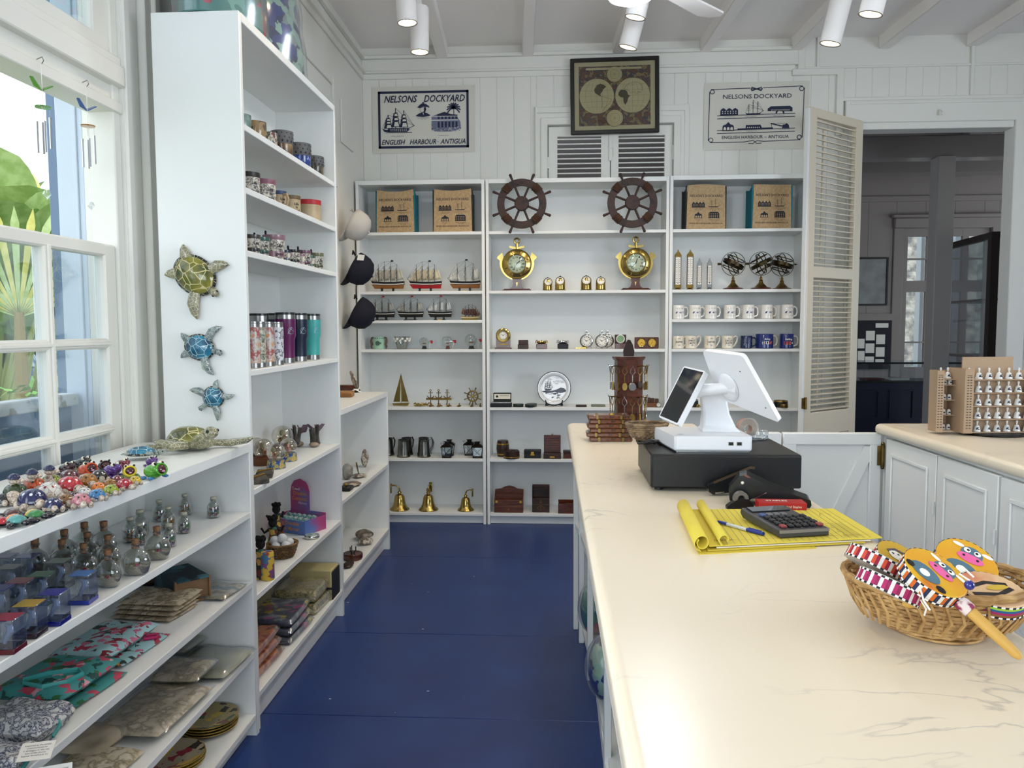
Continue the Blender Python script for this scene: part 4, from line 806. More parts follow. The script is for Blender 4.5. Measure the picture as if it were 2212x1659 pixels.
# ---------------------------------------------------------------- clocks
FACE = mat('#e6e2d2', 0.35); FACEG = mat('#c9cfae', 0.35); ROMAN = ['XII', 'I', 'II', 'III', 'IIII', 'V', 'VI', 'VII', 'VIII', 'IX', 'X', 'XI']
def dial(m, r, hh, mm, f=0, k=1, nums=None, z=0.0, ring=True):
 """clock face in local XY"""
 m.disc(0, 0, r, f, z, 32)
 if ring: m.ring(0, 0, r * .93, r * .96, k, z + .0003)
 for i in range(12):
  a = PI / 2 - i * PI / 6
  if nums == 'roman': m.text(ROMAN[i], r * .2, r * .74 * math.cos(a), r * .74 * math.sin(a) - r * .1, k, z + .0004, bold=.02, width=r * (.12 + .06 * len(ROMAN[i])))
  else: m.line([(r * .66 * math.cos(a), r * .66 * math.sin(a)), (r * .86 * math.cos(a), r * .86 * math.sin(a))], r * .07, k, z + .0004)
 for a, l, w in ((PI / 2 - (hh + mm / 60) * PI / 6, .5, .09), (PI / 2 - mm * PI / 30, .78, .06)): m.line([(-r * .12 * math.cos(a), -r * .12 * math.sin(a)), (r * l * math.cos(a), r * l * math.sin(a))], r * w, k, z + .0008)
 m.disc(0, 0, r * .07, k, z + .001, 10)
def anchorclock(label, u, hh, mm):
 x, y, z = sh(u, 'b', .10); t = thing('anchor_clock', label, 'clock', (x, y, z), 0, 'brass anchor clocks')
 m = M().at(FRONT(0, .015, 0)); pl = [(-.045, .012), (.045, .012)] + [(.03, .03), (.026, .06), (.03, .085), (.05, .11), (-.05, .11), (-.03, .085), (-.026, .06), (-.03, .03)]
 m.prism([(-.052, .014), (.052, .014), (.034, .03), (.027, .055), (.032, .085), (.05, .11), (-.05, .11), (-.032, .085), (-.027, .055), (-.034, .03)], -.004, .022)
 m.at(Matrix()).rbox(-.102, -.045, 0, .102, .045, .009, .003).rbox(-.092, -.038, .0085, .092, .038, .015, .003); obj('plinth', m, ROSEWOOD, t)
 c = .190; T = TR(0, -.012, c, rx=PI / 2)
 m = M().at(T).lathe([(0, -.016), (.092, -.016), (.103, -.006), (.105, .004), (.094, .014), (.076, .018), (.068, .022), (.064, .018), (.062, .012)], 36)
 for i in range(8): a = i * PI / 4 + PI / 8; m.at(TR(0, -.012, c)).tube([(.07 * math.cos(a), -.014, .07 * math.sin(a)), (.09 * math.cos(a), -.012, .09 * math.sin(a))], [.007, .005], 0, 6)
 obj('case', m, BRASS, t)
 m = M().at(FRONT(0, -.012 - .014, c)); dial(m, .063, hh, mm, 0, 1, 'roman'); obj('dial', m, [FACEG, INK], t)
 obj('glass_cover', M().at(T).lathe([(.064, .0165), (.05, .021), (.03, .024), (0, .0255)], 24), CLEAR, t)
 m = M(); out = []
 inn = arc(0, c, .093, 180 + 4, 360 - 4, 20); crescent = [(p[0] * 1.0, p[1]) for p in arc(0, c + .008, .122, 172, 368, 26)]
 tipL, tipR = [(-.140, c + .04), (-.138, c + .052), (-.104, c + .082), (-.096, c + .05)], [(.096, c + .05), (.104, c + .082), (.138, c + .052), (.140, c + .04)]
 m.at(FRONT(0, .004, 0)).prism(crescent + tipR[::-1] + inn[::-1] + tipL[::-1], -.006, .010)
 m.at(FRONT(0, .0, 0)).prism([(-.006, c - .13), (.006, c - .13), (.0, c - .16)], 0, .01)
 m.at(FRONT(0, -.004, 0)).prism([(-.054, c + .128), (-.052, c + .112), (-.02, c + .106), (.02, c + .106), (.052, c + .112), (.054, c + .128), (.0, c + .118)], -.006, .006)
 m.at(TR(0, 0, 0)).tube([(0, -.002, c + .09), (0, -.002, c + .145)], .011, 0, 8).at(TR(0, -.002, c + .162, rx=PI / 2)).tor(.018, .0065, 0, 20, 7)
 obj('anchor', m, BRASS, t)
 return t
anchorclock('brass anchor clock on a wooden foot nearest the corner bookcase', 1117, 1, 35); anchorclock('brass anchor clock on a wooden foot below the louvred window', 1372, 12, 37)
def bellclock(label, u, dy, rz=0.0, hh=9, mm=15, dark=False, s=1.0):
 x, y, z = sh(u, 'b', dy); t = thing('bell_clock', label, 'clock', (x, y, z), rz, 'small brass bell clocks', s); br = mat('#9a8450', .25, 1.0) if dark else BRASS
 obj('case', lat([(0, 0), (.041, 0), (.042, .004), (.036, .008), (.035, .055), (.034, .07), (.028, .085), (.016, .094), (.006, .098), (.004, .102), (0, .106)], 24), br, t)
 m = M().at(FRONT(0, -.030, .066) @ TR(rx=-.35)).lathe([(.031, -.008), (.034, .0), (.031, .007), (.028, .004)], 24); obj('bezel', m, br, t)
 m = M().at(FRONT(0, -.030, .066) @ TR(rx=-.35)); dial(m, .029, hh, mm, 0, 1, z=.003); obj('dial', m, [PAPER, INK], t)
 return t
bellclock('small brass bell clock nearer the anchor clock by the corner bookcase', 1183, .10, .1, 8, 20, s=.94); bellclock('small brass bell clock, the taller one of its pair beside the ship wheel', 1210, .06, 0, 9, 12); bellclock('small antique brass bell clock with a wide dark base', 1266, .09, 0, 10, 15, True, 1.05); bellclock('small brass bell clock next to the anchor clock below the louvred window', 1297, .06, 0, 9, 13, s=.96)
# ---- shelf of small clocks and boxes
x, y, z = sh(1087, 'd', .07); t = thing('mantel_clock', 'wooden arched mantel clock with a wide brass dial ring', 'clock', (x, y, z))
m = M().at(FRONT(0, .02, 0)).prism([(-.05, .008), (.05, .008)] + arc(0, .095, .052, 0, 180, 16), 0, .03); m.at(Matrix()).rbox(-.06, -.02, 0, .06, .03, .009, .003); obj('case', m, ROSEWOOD, t)
m = M().at(FRONT(0, -.010, .095)).lathe([(.028, .002), (.030, .008), (.042, .010), (.05, .005), (.051, 0)], 32); obj('bezel', m, BRASS, t)
m = M().at(FRONT(0, -.0115, .095)); dial(m, .029, 10, 10, 0, 1, z=.002); obj('dial', m, [PAPER, INK], t)
obj('name_plate', M().box(-.034, -.0125, .028, .034, -.0105, .037, 0, .0008), OLDBRASS, t)
x, y, z = sh(1130, 'd', .06); t = thing('trinket_box', 'small dark wooden box with its lid raised, beside the mantel clock', 'box', (x, y, z))
obj('body', M().rbox(-.037, -.03, 0, .037, .03, .032, .002), DKWOOD, t); obj('lid', M().at(TR(0, .03, .032, rx=-.25)).rbox(-.035, -.004, 0, .035, .008, .03, .002), DKWOOD, t)
def boxcompass(label, u, box, ring, dy=.06):
 x, y, z = sh(u, 'd', dy); t = thing('box_compass', label, 'compass', (x, y, z), 0, 'gimballed compasses')
 obj('box', M().rbox(-.038, -.032, 0, .038, .032, .036, .003), box, t)
 m = M().at(TR(0, 0, .036)).lathe([(.024, 0), (.034, .006), (.036, .012), (.032, .02), (.027, .02), (.027, .014), (0, .014)], 22); m.at(Matrix()).tube([(-.042, 0, .04), (-.04, 0, .056), (-.03, 0, .062)], .003, 0, 5).tube([(.042, 0, .04), (.04, 0, .056), (.03, 0, .062)], .003, 0, 5).ell((0, -.034, .058), (.004, .004, .004)).ell((0, .034, .058), (.004, .004, .004)); obj('compass_ring', m, ring, t)
 return t
boxcompass('brass compass set in a small red-brown wooden box', 1170, ROSEWOOD, BRASS); boxcompass('silver compass set in a small black box', 1216, BLACK, CHROME)
x, y, z = sh(1254, 'd', .03); solo('brass_rule', M().box(-.036, -.006, 0, -.012, .006, .012, 0, .001).box(-.013, -.005, .001, .008, .005, .010).box(.007, -.006, 0, .04, .006, .013, 0, .001), BRASS, 'short folded brass rule lying in front of the pocket watch clocks', 'rule', (x, y, z))
def watchclock(label, u, dy, hh, mm, proto=[]):
 x, y, z = sh(u, 'd', dy); t = thing('watch_clock', label, 'clock', (x, y, z), 0, 'pocket watch shaped table clocks'); c = .054
 obj('case', M().at(FRONT(0, 0, c)).lathe([(0, -.012), (.040, -.012), (.046, -.004), (.047, .004), (.044, .012)], 30), DARK, t)
 obj('bezel', M().at(FRONT(0, 0, c)).lathe([(.045, .006), (.043, .014), (.038, .016), (.037, .012)], 30), CHROME, t)
 m = M().at(FRONT(0, -.0125, c)); dial(m, .038, hh, mm, 0, 1, 'roman'); obj('dial', m, [PAPER, INK], t)
 m = M().tube([(0, 0, c + .045), (0, 0, c + .055)], .004, 0, 8).ell((0, 0, c + .061), .008).at(FRONT(0, 0, c + .056)).tor(.016, .002, 0, 16, 5); obj('crown', m, CHROME, t)
 obj('stand', M().tube([(-.03, .01, c - .035), (-.038, .028, .002)], .002, 0, 5).tube([(.03, .01, c - .035), (.038, .028, .002)], .002, 0, 5).tube([(0, -.006, c - .044), (0, -.016, .002)], .002, 0, 5), CHROME, t)
watchclock('pocket watch table clock standing apart beside the brass rule', 1267, .06, 10, 10); watchclock('pocket watch table clock in front of another', 1300, .05, 10, 10); watchclock('pocket watch table clock mostly hidden behind its neighbour', 1312, .13, 10, 10)
x, y, z = sh(1341, 'd', .06); t = thing('compass_box', 'wooden box with a green faced compass in its raised lid', 'compass', (x, y, z))
obj('body', M().rbox(-.040, -.035, 0, .040, .035, .038, .002), ROSEWOOD, t); obj('lid', M().rbox(-.040, .022, .038, .040, .036, .098, .002), DKWOOD, t)
m = M().at(FRONT(0, .021, .068)).lathe([(0, .001), (.024, .001)], 22, 1).lathe([(.024, 0), (.025, .005), (.030, .003), (.030, 0)], 24, 0); obj('compass_dial', m, [PAPER, mat('#7fa37a', .4)], t)
x, y, z = sh(1397, 'd', .07); t = thing('weather_station', 'wooden block with two round brass weather dials', 'weather station', (x, y, z))
obj('block', M().rbox(-.084, -.012, 0, .084, .014, .08, .004), ROSEWOOD, t)
for q in (-.037, .037):
 m = M().at(FRONT(q, -.0125, .043)).lathe([(.027, 0), (.032, .003), (.030, .008), (.026, .006)], 24, 2); dial(m, .027, 7, 20 if q < 0 else 0, 0, 1, z=.002); obj('dial', m, [GOLD, INK, BRASS], t)
# ---- plate shelf
x, y, z = sh(1083, 'e', .05); t = thing('domino_case', 'black case standing open with a printed card in the lid', 'case', (x, y, z))
obj('body', M().rbox(-.074, -.045, 0, .072, .04, .026, .002), DARK, t); obj('lid', M().rbox(-.062, .03, .03, .066, .045, .096, .002), DARK, t)
m = M().at(FRONT(0, .0295, .03)).rect(-.056, .022, .06, .058); m.text('HANDMADE', .009, .018, .042, 1, .0005); m.disc(-.035, .04, .009, 1, .0005, 8); obj('card', m, [CREAM, INK], t)
obj('tray', M().rbox(-.07, -.03, .0262, .068, .028, .034, .002), STEEL, t)
for u, dy, lab in ((1119, .045, 'round dark green tin beside the open black case'), (1145, .03, 'round dark green tin at the front of the pair by the plate'), (1148, .075, 'round dark green tin behind its twin by the plate')):
 x, y, z = sh(u, 'e', dy); t = thing('round_tin', lab, 'tin', (x, y, z), 0, 'round dark tins'); obj('body', lat([(0, 0), (.035, 0), (.037, .003), (.037, .012), (.036, .0125), (0, .0125)], 24), mat('#1f2b25', .35), t); obj('lid', lat([(.0378, .0128), (.0378, .019), (.035, .0215), (0, .0215)], 24), mat('#2a382f', .35), t)
x, y, z = sh(1197, 'e', .10); PL = mat('#dfe3e6', .15, coat=.5)
t = thing('souvenir_plate', 'white plate printed with a harbour and sailing ship on a black stand', 'plate', (x, y, z)); T = TR(0, .0, .128, rx=PI / 2 - .12)
obj('plate', M().at(T).lathe([(0, -.006), (.07, -.006), (.118, .006), (.121, .010), (.118, .011), (.09, .004), (.085, .0), (0, .0)], 44), PL, t)
m = M().at(FRONT(0, 0, .128) @ TR(rx=-.12)); Z = .0015
m.ring(0, 0, .116, .1205, 0, .012, 44); m.ring(0, 0, .093, .0945, 0, .0052, 44)
land = [(-.09, -.02), (-.06, -.008), (-.02, -.014), (.02, -.004), (.05, .01), (.075, .006), (.09, -.008), (.088, -.02), (.05, -.03), (0, -.022), (-.05, -.03)]
m.flat([(a * .93, c - .005) for a, c in land], 1, Z); pic_ship(m, -.04, -.012, .06, .075, 0, Z + .0004, 3, True, 2)
for i in range(46):
 a, r = rnd.uniform(PI * 1.02, PI * 1.98), rnd.uniform(.02, .082); xx, yy = r * math.cos(a), r * math.sin(a) - .012
 m.line([(xx - rnd.uniform(.004, .014), yy), (xx, yy + rnd.uniform(-.003, .004)), (xx + rnd.uniform(.004, .014), yy)], rnd.uniform(.001, .005), rnd.choice((0, 0, 1)), Z + .0005)
for i in range(16): a, r = rnd.uniform(.3, PI - .3), rnd.uniform(.055, .082); m.line([(r * math.cos(a) - .012, r * math.sin(a)), (r * math.cos(a), r * math.sin(a) + .003), (r * math.cos(a) + .012, r * math.sin(a))], .0014, 1, Z + .0005)
m.text('English Harbour', .0075, .018, .042, 0, Z + .0006, shear=.3, width=.05); m.text('Antigua', .0075, .018, .030, 0, Z + .0006, shear=.3, width=.026)
obj('print', m, [INK, mat('#5a6270', .5), PL], t)
m = M()
for s in (-1, 1): m.tube([(s * .05, -.03, .004), (s * .055, -.035, .03), (s * .045, -.03, .02), (s * .035, -.0, .012), (s * .05, .04, .004)], [.004, .004, .004, .005, .004], 0, 6).tube([(s * .06, -.035, .004), (s * .056, -.034, .028), (s * .062, -.038, .046)], .004, 0, 6)
m.box(-.02, -.01, .002, .02, .004, .022).cyl((-.05, .02, .008), (.05, .02, .008), .003); obj('stand', m, BLACK, t)
x, y, z = sh(1256, 'e', .06); solo('pen_case', M().rbox(-.038, -.02, 0, .038, .02, .014, .003), DKWOOD, 'flat dark wooden case lying beside the printed plate', 'case', (x, y, z))
x, y, z = sh(1293, 'e', .09); solo('flat_pouch', M().rbox(-.05, -.03, 0, .05, .03, .012, .004), mat('#6f7568', .7), 'flat grey green pouch lying behind the wooden boxes on the counter', 'pouch', (x, y, z))
x, y, z = sh(1412, 'e', .06); t = thing('calendar_clock', 'wooden perpetual calendar with a small round clock', 'calendar', (x, y, z)); TAN = mat('#6e4526', .4)
obj('base', M().rbox(-.052, -.03, 0, .052, .03, .03, .003), TAN, t)
for i, q in enumerate((-.032, -.004, .026)): obj('date_block', M().rbox(q - .013, -.012, .0305, q + .013, .014, .066 - .004 * i, .002), mat('#4a2c19', .4), t)
m = M().at(FRONT(.036, -.0305, .018)).lathe([(.013, 0), (.018, .003), (.015, .008)], 20, 2); dial(m, .0145, 10, 10, 0, 1, z=.004); obj('dial', m, [PAPER, INK, CHROME], t)
# ---- wooden boxes below
x, y, z = sh(1085, 'f', .12); t = thing('wooden_barrel', 'small dark wooden barrel with brass hoops', 'barrel', (x, y, z)); prof = [(0, 0), (.038, 0), (.044, .03), (.0465, .058), (.044, .086), (.038, .116), (0, .116)]
obj('staves', lat(prof, 24), DKWOOD, t)
for zz, r in ((.018, .0425), (.092, .0435)): obj('hoop', lat([(r - .001, zz - .004), (r + .0008, zz - .004), (r + .0008, zz + .004), (r - .001, zz + .004)], 24), GOLD, t)
x, y, z = sh(1104, 'f', .045); t = thing('barrel_ashtray', 'low round wooden tub with a brass band, in front of the barrel', 'tub', (x, y, z))
obj('body', lat([(0, 0), (.056, 0), (.058, .02), (.056, .05), (.05, .056), (.04, .052), (0, .05)], 28), DKWOOD, t); obj('hoop', lat([(.0575, .008), (.0590, .008), (.0590, .014), (.0575, .014)], 28), GOLD, t)
obj('handle', M().tube([(-.01, -.03, .056), (0, -.058, .05), (.004, -.062, .03)], .005, 0, 6).box(-.02, -.02, .053, .03, .02, .06, 0, .004), DKWOOD, t)
x, y, z = sh(1150, 'f', .07); t = thing('small_chest', 'small dark carved chest with a brass clasp', 'box', (x, y, z))
obj('body', M().rbox(-.06, -.035, 0, .06, .035, .036, .002), DARK, t); obj('lid', M().rbox(-.061, -.036, .0365, .061, .036, .056, .004), DARK, t); obj('clasp', M().box(-.014, -.040, .02, .014, -.0362, .03, 0, .001).box(-.01, -.040, .03, .01, -.0364, .046, 0, .001).ell((0, -.041, .03), (.005, .003, .005)), GOLD, t)
x, y, z = sh(1193, 'f', .06); t = thing('sextant_box', 'wooden box with its slatted lid standing upright', 'box', (x, y, z))
obj('body', M().rbox(-.062, -.05, 0, .062, .05, .034, .002), DKWOOD, t); m = M().rbox(-.06, .034, .034, .06, .05, .158, .003)
for i in range(6): m.box(-.052, .031, .048 + .017 * i, .052, .0345, .060 + .017 * i, 0, .001)
obj('lid', m, ROSEWOOD, t); obj('name_plate', M().box(-.016, -.052, .009, .016, -.0502, .019), GOLD, t); obj('catch', M().ell((0, .04, .163), (.006, .006, .006)), STEEL, t)
x, y, z = sh(1231, 'f', .06); t = thing('card_box', 'small wooden box with brass trimmed lid beside the counter end', 'box', (x, y, z)); obj('body', M().rbox(-.045, -.035, 0, .045, .035, .034, .002), ROSEWOOD, t); obj('lid', M().rbox(-.046, -.036, .0345, .046, .036, .054, .003), DKWOOD, t)
x, y, z = sh(1098, 'g', .07); t = thing('letter_rack', 'wooden letter rack with a curved top and a drawer', 'letter rack', (x, y, z)); MID = mat('#4a2415', .35, noise=('#5f311d', 12, .4, .6), stretch=(1, 6, 6))
m = M().at(FRONT(0, .05, 0)).prism([(-.1, 0), (.1, 0), (.1, .15), (.06, .155), (.03, .17), (0, .176), (-.03, .17), (-.06, .155), (-.1, .15)], -.006, 0); m.at(FRONT(0, .015, 0)).prism([(-.1, 0), (.1, 0), (.1, .118), (.04, .122), (-.04, .122), (-.1, .118)], -.005, 0)
for s in (-1, 1): m.at(RIGHT(s * .1 - .003, 0, 0)).prism([(-.045, 0), (.055, 0), (.055, .15), (.015, .12), (-.045, .088)], 0, .006)
m.at(Matrix()).rbox(-.102, -.047, 0, .102, .052, .05, .002).rbox(-.1, -.045, .05, .1, -.038, .09, .002); obj('case', m, MID, t)
obj('drawer', M().rbox(-.092, -.0505, .006, .092, -.047, .044, .001), MID, t); obj('drawer_knob', M().ell((0, -.055, .024), .005).box(-.094, -.0475, .07, -.078, -.0455, .085).box(.078, -.0475, .07, .094, -.0455, .085), GOLD, t)
x, y, z = sh(1168, 'g', .07); t = thing('key_cabinet', 'tall narrow wooden holder inlaid with an anchor and a diamond', 'box', (x, y, z))
obj('body', M().rbox(-.062, -.03, 0, .062, .03, .10, .002).box(-.062, .02, .1, .062, .03, .192, 0, .002).box(-.062, -.028, .1, -.056, .03, .19, 0, .002).box(.056, -.028, .1, .062, .03, .19, 0, .002).box(-.06, -.01, .165, .06, .02, .171), DKWOOD, t)
m = M().at(FRONT(0, -.031, 0)).line([(-.028, .033), (0, .05), (.028, .033), (0, .016)], .004, 0, .0006, True).rect(-.061, .056, .061, .058, 0, .0004); m.disc(0, .033, .004, 0, .0006, 8).line([(0, .068), (0, .092)], .002, 0, .0006).line([(-.01, .076), (-.006, .07), (0, .068), (.006, .07), (.01, .076)], .002, 0, .0006).line([(-.006, .087), (.006, .087)], .002, 0, .0006); obj('inlay', m, OLDBRASS, t)
x, y, z = sh(1226, 'g', .05); t = thing('tray_box', 'low open wooden box at the foot of the bookcase behind the counter end', 'box', (x, y, z)); obj('body', M().box(-.065, -.04, 0, .065, .04, .006).box(-.065, -.04, 0, .065, -.034, .07, 0, .001).box(-.065, .034, 0, .065, .04, .085, 0, .001).box(-.065, -.04, 0, -.059, .04, .075, 0, .001).box(.059, -.04, 0, .065, .04, .075, 0, .001), ROSEWOOD, t)
# ================================================================ third bookcase
def thermo(label, u, big, metal):
 x, y, z = sh(u, 'b', .05); s = 1.0 if big else .78; t = thing('thermometer', label, 'thermometer', (x, y, z), 0, 'brass mounted thermometers'); w, h = (.022, .275) if big else (.0165, .215)
 obj('back_plate', M().rbox(-w, -.006, .012, w, .006, h - .035, .002), DKWOOD, t)
 m = M().at(FRONT(0, -.0065, 0)).rect(-w * .78, .035, w * .78, h - .045, 0, .0005)
 for i in range(14):
  for q in (-.5, .5): m.disc(q * w, .05 + (h - .105) * i / 13, .0022 if i % 2 else .0028, 1, .001, 6)
 m.line([(0, .05), (0, h - .06)], .0022, 1, .001).disc(0, .046, .004, 1, .0012, 10); obj('scale', m, [PAPER, INK], t)
 m = M().box(-w * 1.05, -.009, .012, w * 1.05, .007, .036, 0, .002).lathe([(0, 0), (w * 1.1, 0), (w * 1.1, .004), (w * .6, .012), (0, .013)], 12); obj('foot', m, metal, t); m = M().at(FRONT(0, .006, 0)).prism([(-w * 1.05, h - .05), (w * 1.05, h - .05), (w * 1.05, h - .035), (w * .5, h - .018), (.003, h - .008), (.003, h), (-.003, h), (-.003, h - .008), (-w * .5, h - .018), (-w * 1.05, h - .035)], 0, .014)
 obj('cap', m, metal, t)
thermo('tall brass thermometer nearest the clock bookcase', 1463, True, OLDBRASS); thermo('tall brass thermometer, second of the two tall ones from the upright', 1489, True, OLDBRASS); thermo('short thermometer with silver caps beside the tall brass one', 1509, False, STEEL); thermo('short thermometer with silver caps next to the armillary spheres', 1531, False, STEEL)
def armillary(label, u, dy, rot):
 x, y, z = sh(u, 'b', dy); t = thing('armillary_sphere', label, 'armillary sphere', (x, y, z), 0, 'brass armillary spheres'); c, R = .178, .080
 obj('base', lat([(0, 0), (.07, 0), (.072, .005), (.064, .012), (.04, .016), (0, .018)], 26), ROSEWOOD, t)
 obj('stem', lat([(.045, .014), (.03, .03), (.016, .045), (.012, .055), (.015, .06), (.008, .068), (.010, .08), (.005, .088), (.005, .1), (0, .1)], 20), OLDBRASS, t)
 AB = mat('#3c3324', .35, 1.0)
 def band(T, r, w, k=0): m = M().at(T).lathe([(r, -w), (r + .003, -w), (r + .003, w), (r, w), (r, -w)], 36); return obj('ring', m, AB, t)
 band(TR(0, 0, c, rx=PI / 2), R, .004); band(TR(0, 0, c, ry=rot), R * .9, .011); band(TR(0, 0, c, rx=PI / 2, ry=0, rz=.9), R * .93, .0025); band(TR(0, 0, c, rx=.5, ry=1.1), R * .88, .003)
 band(TR(0, 0, c, ry=rot) @ TR(z=R * .5), R * .76, .003); band(TR(0, 0, c, ry=rot) @ TR(z=-R * .5), R * .76, .003)
 obj('arrow', M().tube([(-R * 1.2, 0, c), (R * 1.2, 0, c)], .0018, 0, 5).at(TR(R * 1.1, 0, c, ry=PI / 2)).lathe([(.007, 0), (0, .02)], 8).at(TR(-R * 1.2, 0, c)).box(-.012, -.0006, -.008, .012, .0006, .008), AB, t)
 obj('globe', M().ell((0, 0, c), (.018, .018, .018), 0, 16, 10), AB, t)
armillary('brass armillary sphere standing apart beside the short thermometers', 1582, .09, .45); armillary('brass armillary sphere with a wide band, in front of its neighbour', 1642, .08, -.5); armillary('brass armillary sphere tucked behind, against the bookcase side', 1687, .17, .3)
# ---- mugs
MUGW = mat('#e4e2dd', .18, coat=.3); MUGB = mat('#1b2a6b', .2, coat=.3); MUGN = mat('#16204a', .25, coat=.3)
def decal(m, r, x0, x1, z0, z1, k, n=6, off=.0006):
 """patch on a round wall: x0..x1 measured along the surface from the front"""
 f = lambda a, z: ((r + off) * math.sin(a), -(r + off) * math.cos(a), z)
 m.sheet(lambda a, c: f((x0 + (x1 - x0) * a) / r, z0 + (z1 - z0) * c), n, 1, k)
def wrap(m, r, fn, off=.0006):
 """draws in XY with fn(sub) and bends the result round the front of a cylinder"""
 s = M(); fn(s)
 m.add([((r + off + p.z) * math.sin(p.x / r), -(r + off + p.z) * math.cos(p.x / r), p.y) for p in s.v], s.f, 0); m.k[-len(s.f):] = s.k
def mug(label, u, key, dy, rz, body, art=None, r=.0405, h=.096, handle='c', mats=(), group=None, hm=None, dx=0):
 x, y, z = sh(u, key, dy); t = thing('mug', label, 'mug', (x + dx, y, z), rz, group)
 obj('cup', lat([(0, 0), (r - .004, 0), (r, .004), (r, h - .002), (r - .0015, h), (r - .004, h - .002), (r - .005, .008), (0, .006)], 28), body, t)
 pts = {'c': [(r - .002, 0, h * .82), (r + .014, 0, h * .86), (r + .027, 0, h * .72), (r + .030, 0, h * .48), (r + .022, 0, h * .24), (r - .002, 0, h * .16)], 's': [(r - .002, 0, h * .84), (r + .016, 0, h * .98), (r + .03, 0, h * .86), (r + .026, 0, h * .55), (r + .012, 0, h * .3), (r - .001, 0, h * .14)]}[handle]
 obj('handle', M().tube(pts, [.006, .0055, .005, .005, .0055, .006], 0, 8), hm or body, t)
 if art:
  m = M(); wrap(m, r, art); obj('print', m, list(mats), t)
 return t
def dock(s):
 s.rect(-.033, .066, .033, .0665, 1); s.rect(-.033, .028, .033, .0285, 1)
 s.flat([(-.03, .038), (-.03, .046), (-.02, .053), (.002, .053), (.006, .048), (.006, .04), (0, .04), (-.006, .047), (-.018, .047), (-.022, .038)], 0); pic_store(s, .021, .038, .02, .014, 0, 2)
 s.text("NELSON'S DOCKYARD", .006, 0, .071, 1, bold=.01, width=.05); s.text('ENGLISH HARBOUR', .005, 0, .019, 1, width=.052)
for i, (u, dx) in enumerate(((1468, 0), (1504, 0), (1538, 0), (1579, 0), (1619, 0), (1659, 0), (1703, 0))):
 mug(('white mug printed with navy buildings, first from the clock bookcase', 'white mug printed with navy buildings, second from the clock bookcase', 'white mug printed with navy buildings, third from the clock bookcase', 'white mug printed with navy buildings, in the middle of its row', 'white mug printed with navy buildings, third from the louvred door', 'white mug printed with navy buildings, second from the louvred door', 'white mug printed with navy buildings, standing apart beside the louvred door')[i], u - 3, 'c', .055, 0.15 + .05 * (i % 3), MUGW, dock, mats=(MUGB, STEEL, MUGW), group='white dockyard mugs in front')
for i, u in enumerate((1608, 1648, 1686)): mug(('white mug behind the front row, below the middle armillary', 'white mug behind the front row, next to last gap', 'white mug behind the gap before the last front mug')[i], u - 5, 'c', .17, .3, MUGW, group='white dockyard mugs behind')
def frame_(s, w=.028):
 for y in (.024, .070): s.line([(-w, y), (w, y)], .0014, 0); s.line([(-.008, y - .004), (0, y + .005), (.008, y - .004)], .0016, 0); s.line([(-.008, y + .004), (0, y - .005), (.008, y + .004)], .0016, 0)
 for x in (-w, w): s.line([(x, .024), (x, .070)], .0014, 0)
def words_(*ws):
 def f(s):
  frame_(s)
  for i, w_ in enumerate(ws): s.text(w_, .0115, 0, (.041 if len(ws) == 1 else .05 - .017 * i), 0, .0002, bold=.015, width=min(.05, .0088 * len(w_)))
 return f
MW = mat('#ddd6c6', .22, coat=.3)
for u, ws, lab in ((1469, ('SKIPPER',), 'cream mug lettered SKIPPER'), (1497, ('FIRST', 'MATE'), 'cream mug lettered FIRST MATE'), (1538, ('CAPTAIN',), 'cream mug lettered CAPTAIN'), (1576, ('GALLEY', 'SLAVE'), 'cream mug lettered GALLEY SLAVE')):
 mug(lab, u - 4, 'd', .055, .1, MW, words_(*ws), r=.0395, h=.088, handle='s', mats=(INK,))
def knots(s):
 for x in (-.018, .012):
  for y in (.03, .05, .066): s.ring(x, y, .006, .0078, 0, 0, 14)
  s.line([(x - .006, .022), (x + .006, .074)], .0016, 0)
mug('navy mug patterned with pale rope knots', 1613, 'd', .06, .0, MUGN, knots, r=.0395, h=.088, mats=(mat('#8f9bb5', .4),))
def flags(s, w=.05):
 s.text('Sailing', .012, 0, .060, 0, 0, shear=.3, bold=.01); s.line([(-.03, .074), (.03, .076)], .001, 0)
 for i, (x, a, c) in enumerate(((-.026, 0, 1), (.0, 0, 3), (.026, 2, 1))):
  s.rect(x - .010, .03, x + .010, .05, a)
  if i == 0:
   for p in range(4):
    for q in range(4):
     if (p + q) % 2: s.rect(x - .010 + .005 * p, .03 + .005 * q, x - .005 + .005 * p, .035 + .005 * q, 3, .0002)
  elif i == 1: s.rect(x - .005, .035, x + .005, .045, 3, .0002)
  else: s.line([(x - .01, .03), (x + .01, .05)], .004, 4, .0002)
def flags2(s):
 s.text('Sailing', .013, 0, .058, 0, 0, shear=.1, bold=.015, width=.05)
 s.rect(-.033, .026, -.013, .048, 2); s.rect(-.026, .03, -.02, .044, 3, .0002); s.rect(-.010, .026, .012, .048, 4); s.line([(-.01, .037), (.012, .037)], .004, 2, .0002); s.line([(.001, .026), (.001, .048)], .004, 2, .0002); s.rect(.016, .026, .036, .048, 3); s.rect(.021, .032, .03, .042, 0, .0002)
FM = (PAPER, GOLD, REDP, NAVY, mat('#e2912a', .4))
mug('large blue mug with signal flags, wider of the two', 1655, 'd', .07, .1, MUGB, flags, r=.060, h=.100, mats=FM, hm=MW, dx=-.01)
mug('large blue mug with red and orange flags beside the louvred door', 1700, 'd', .06, .05, MUGB, flags2, r=.047, h=.100, mats=FM, hm=MW)
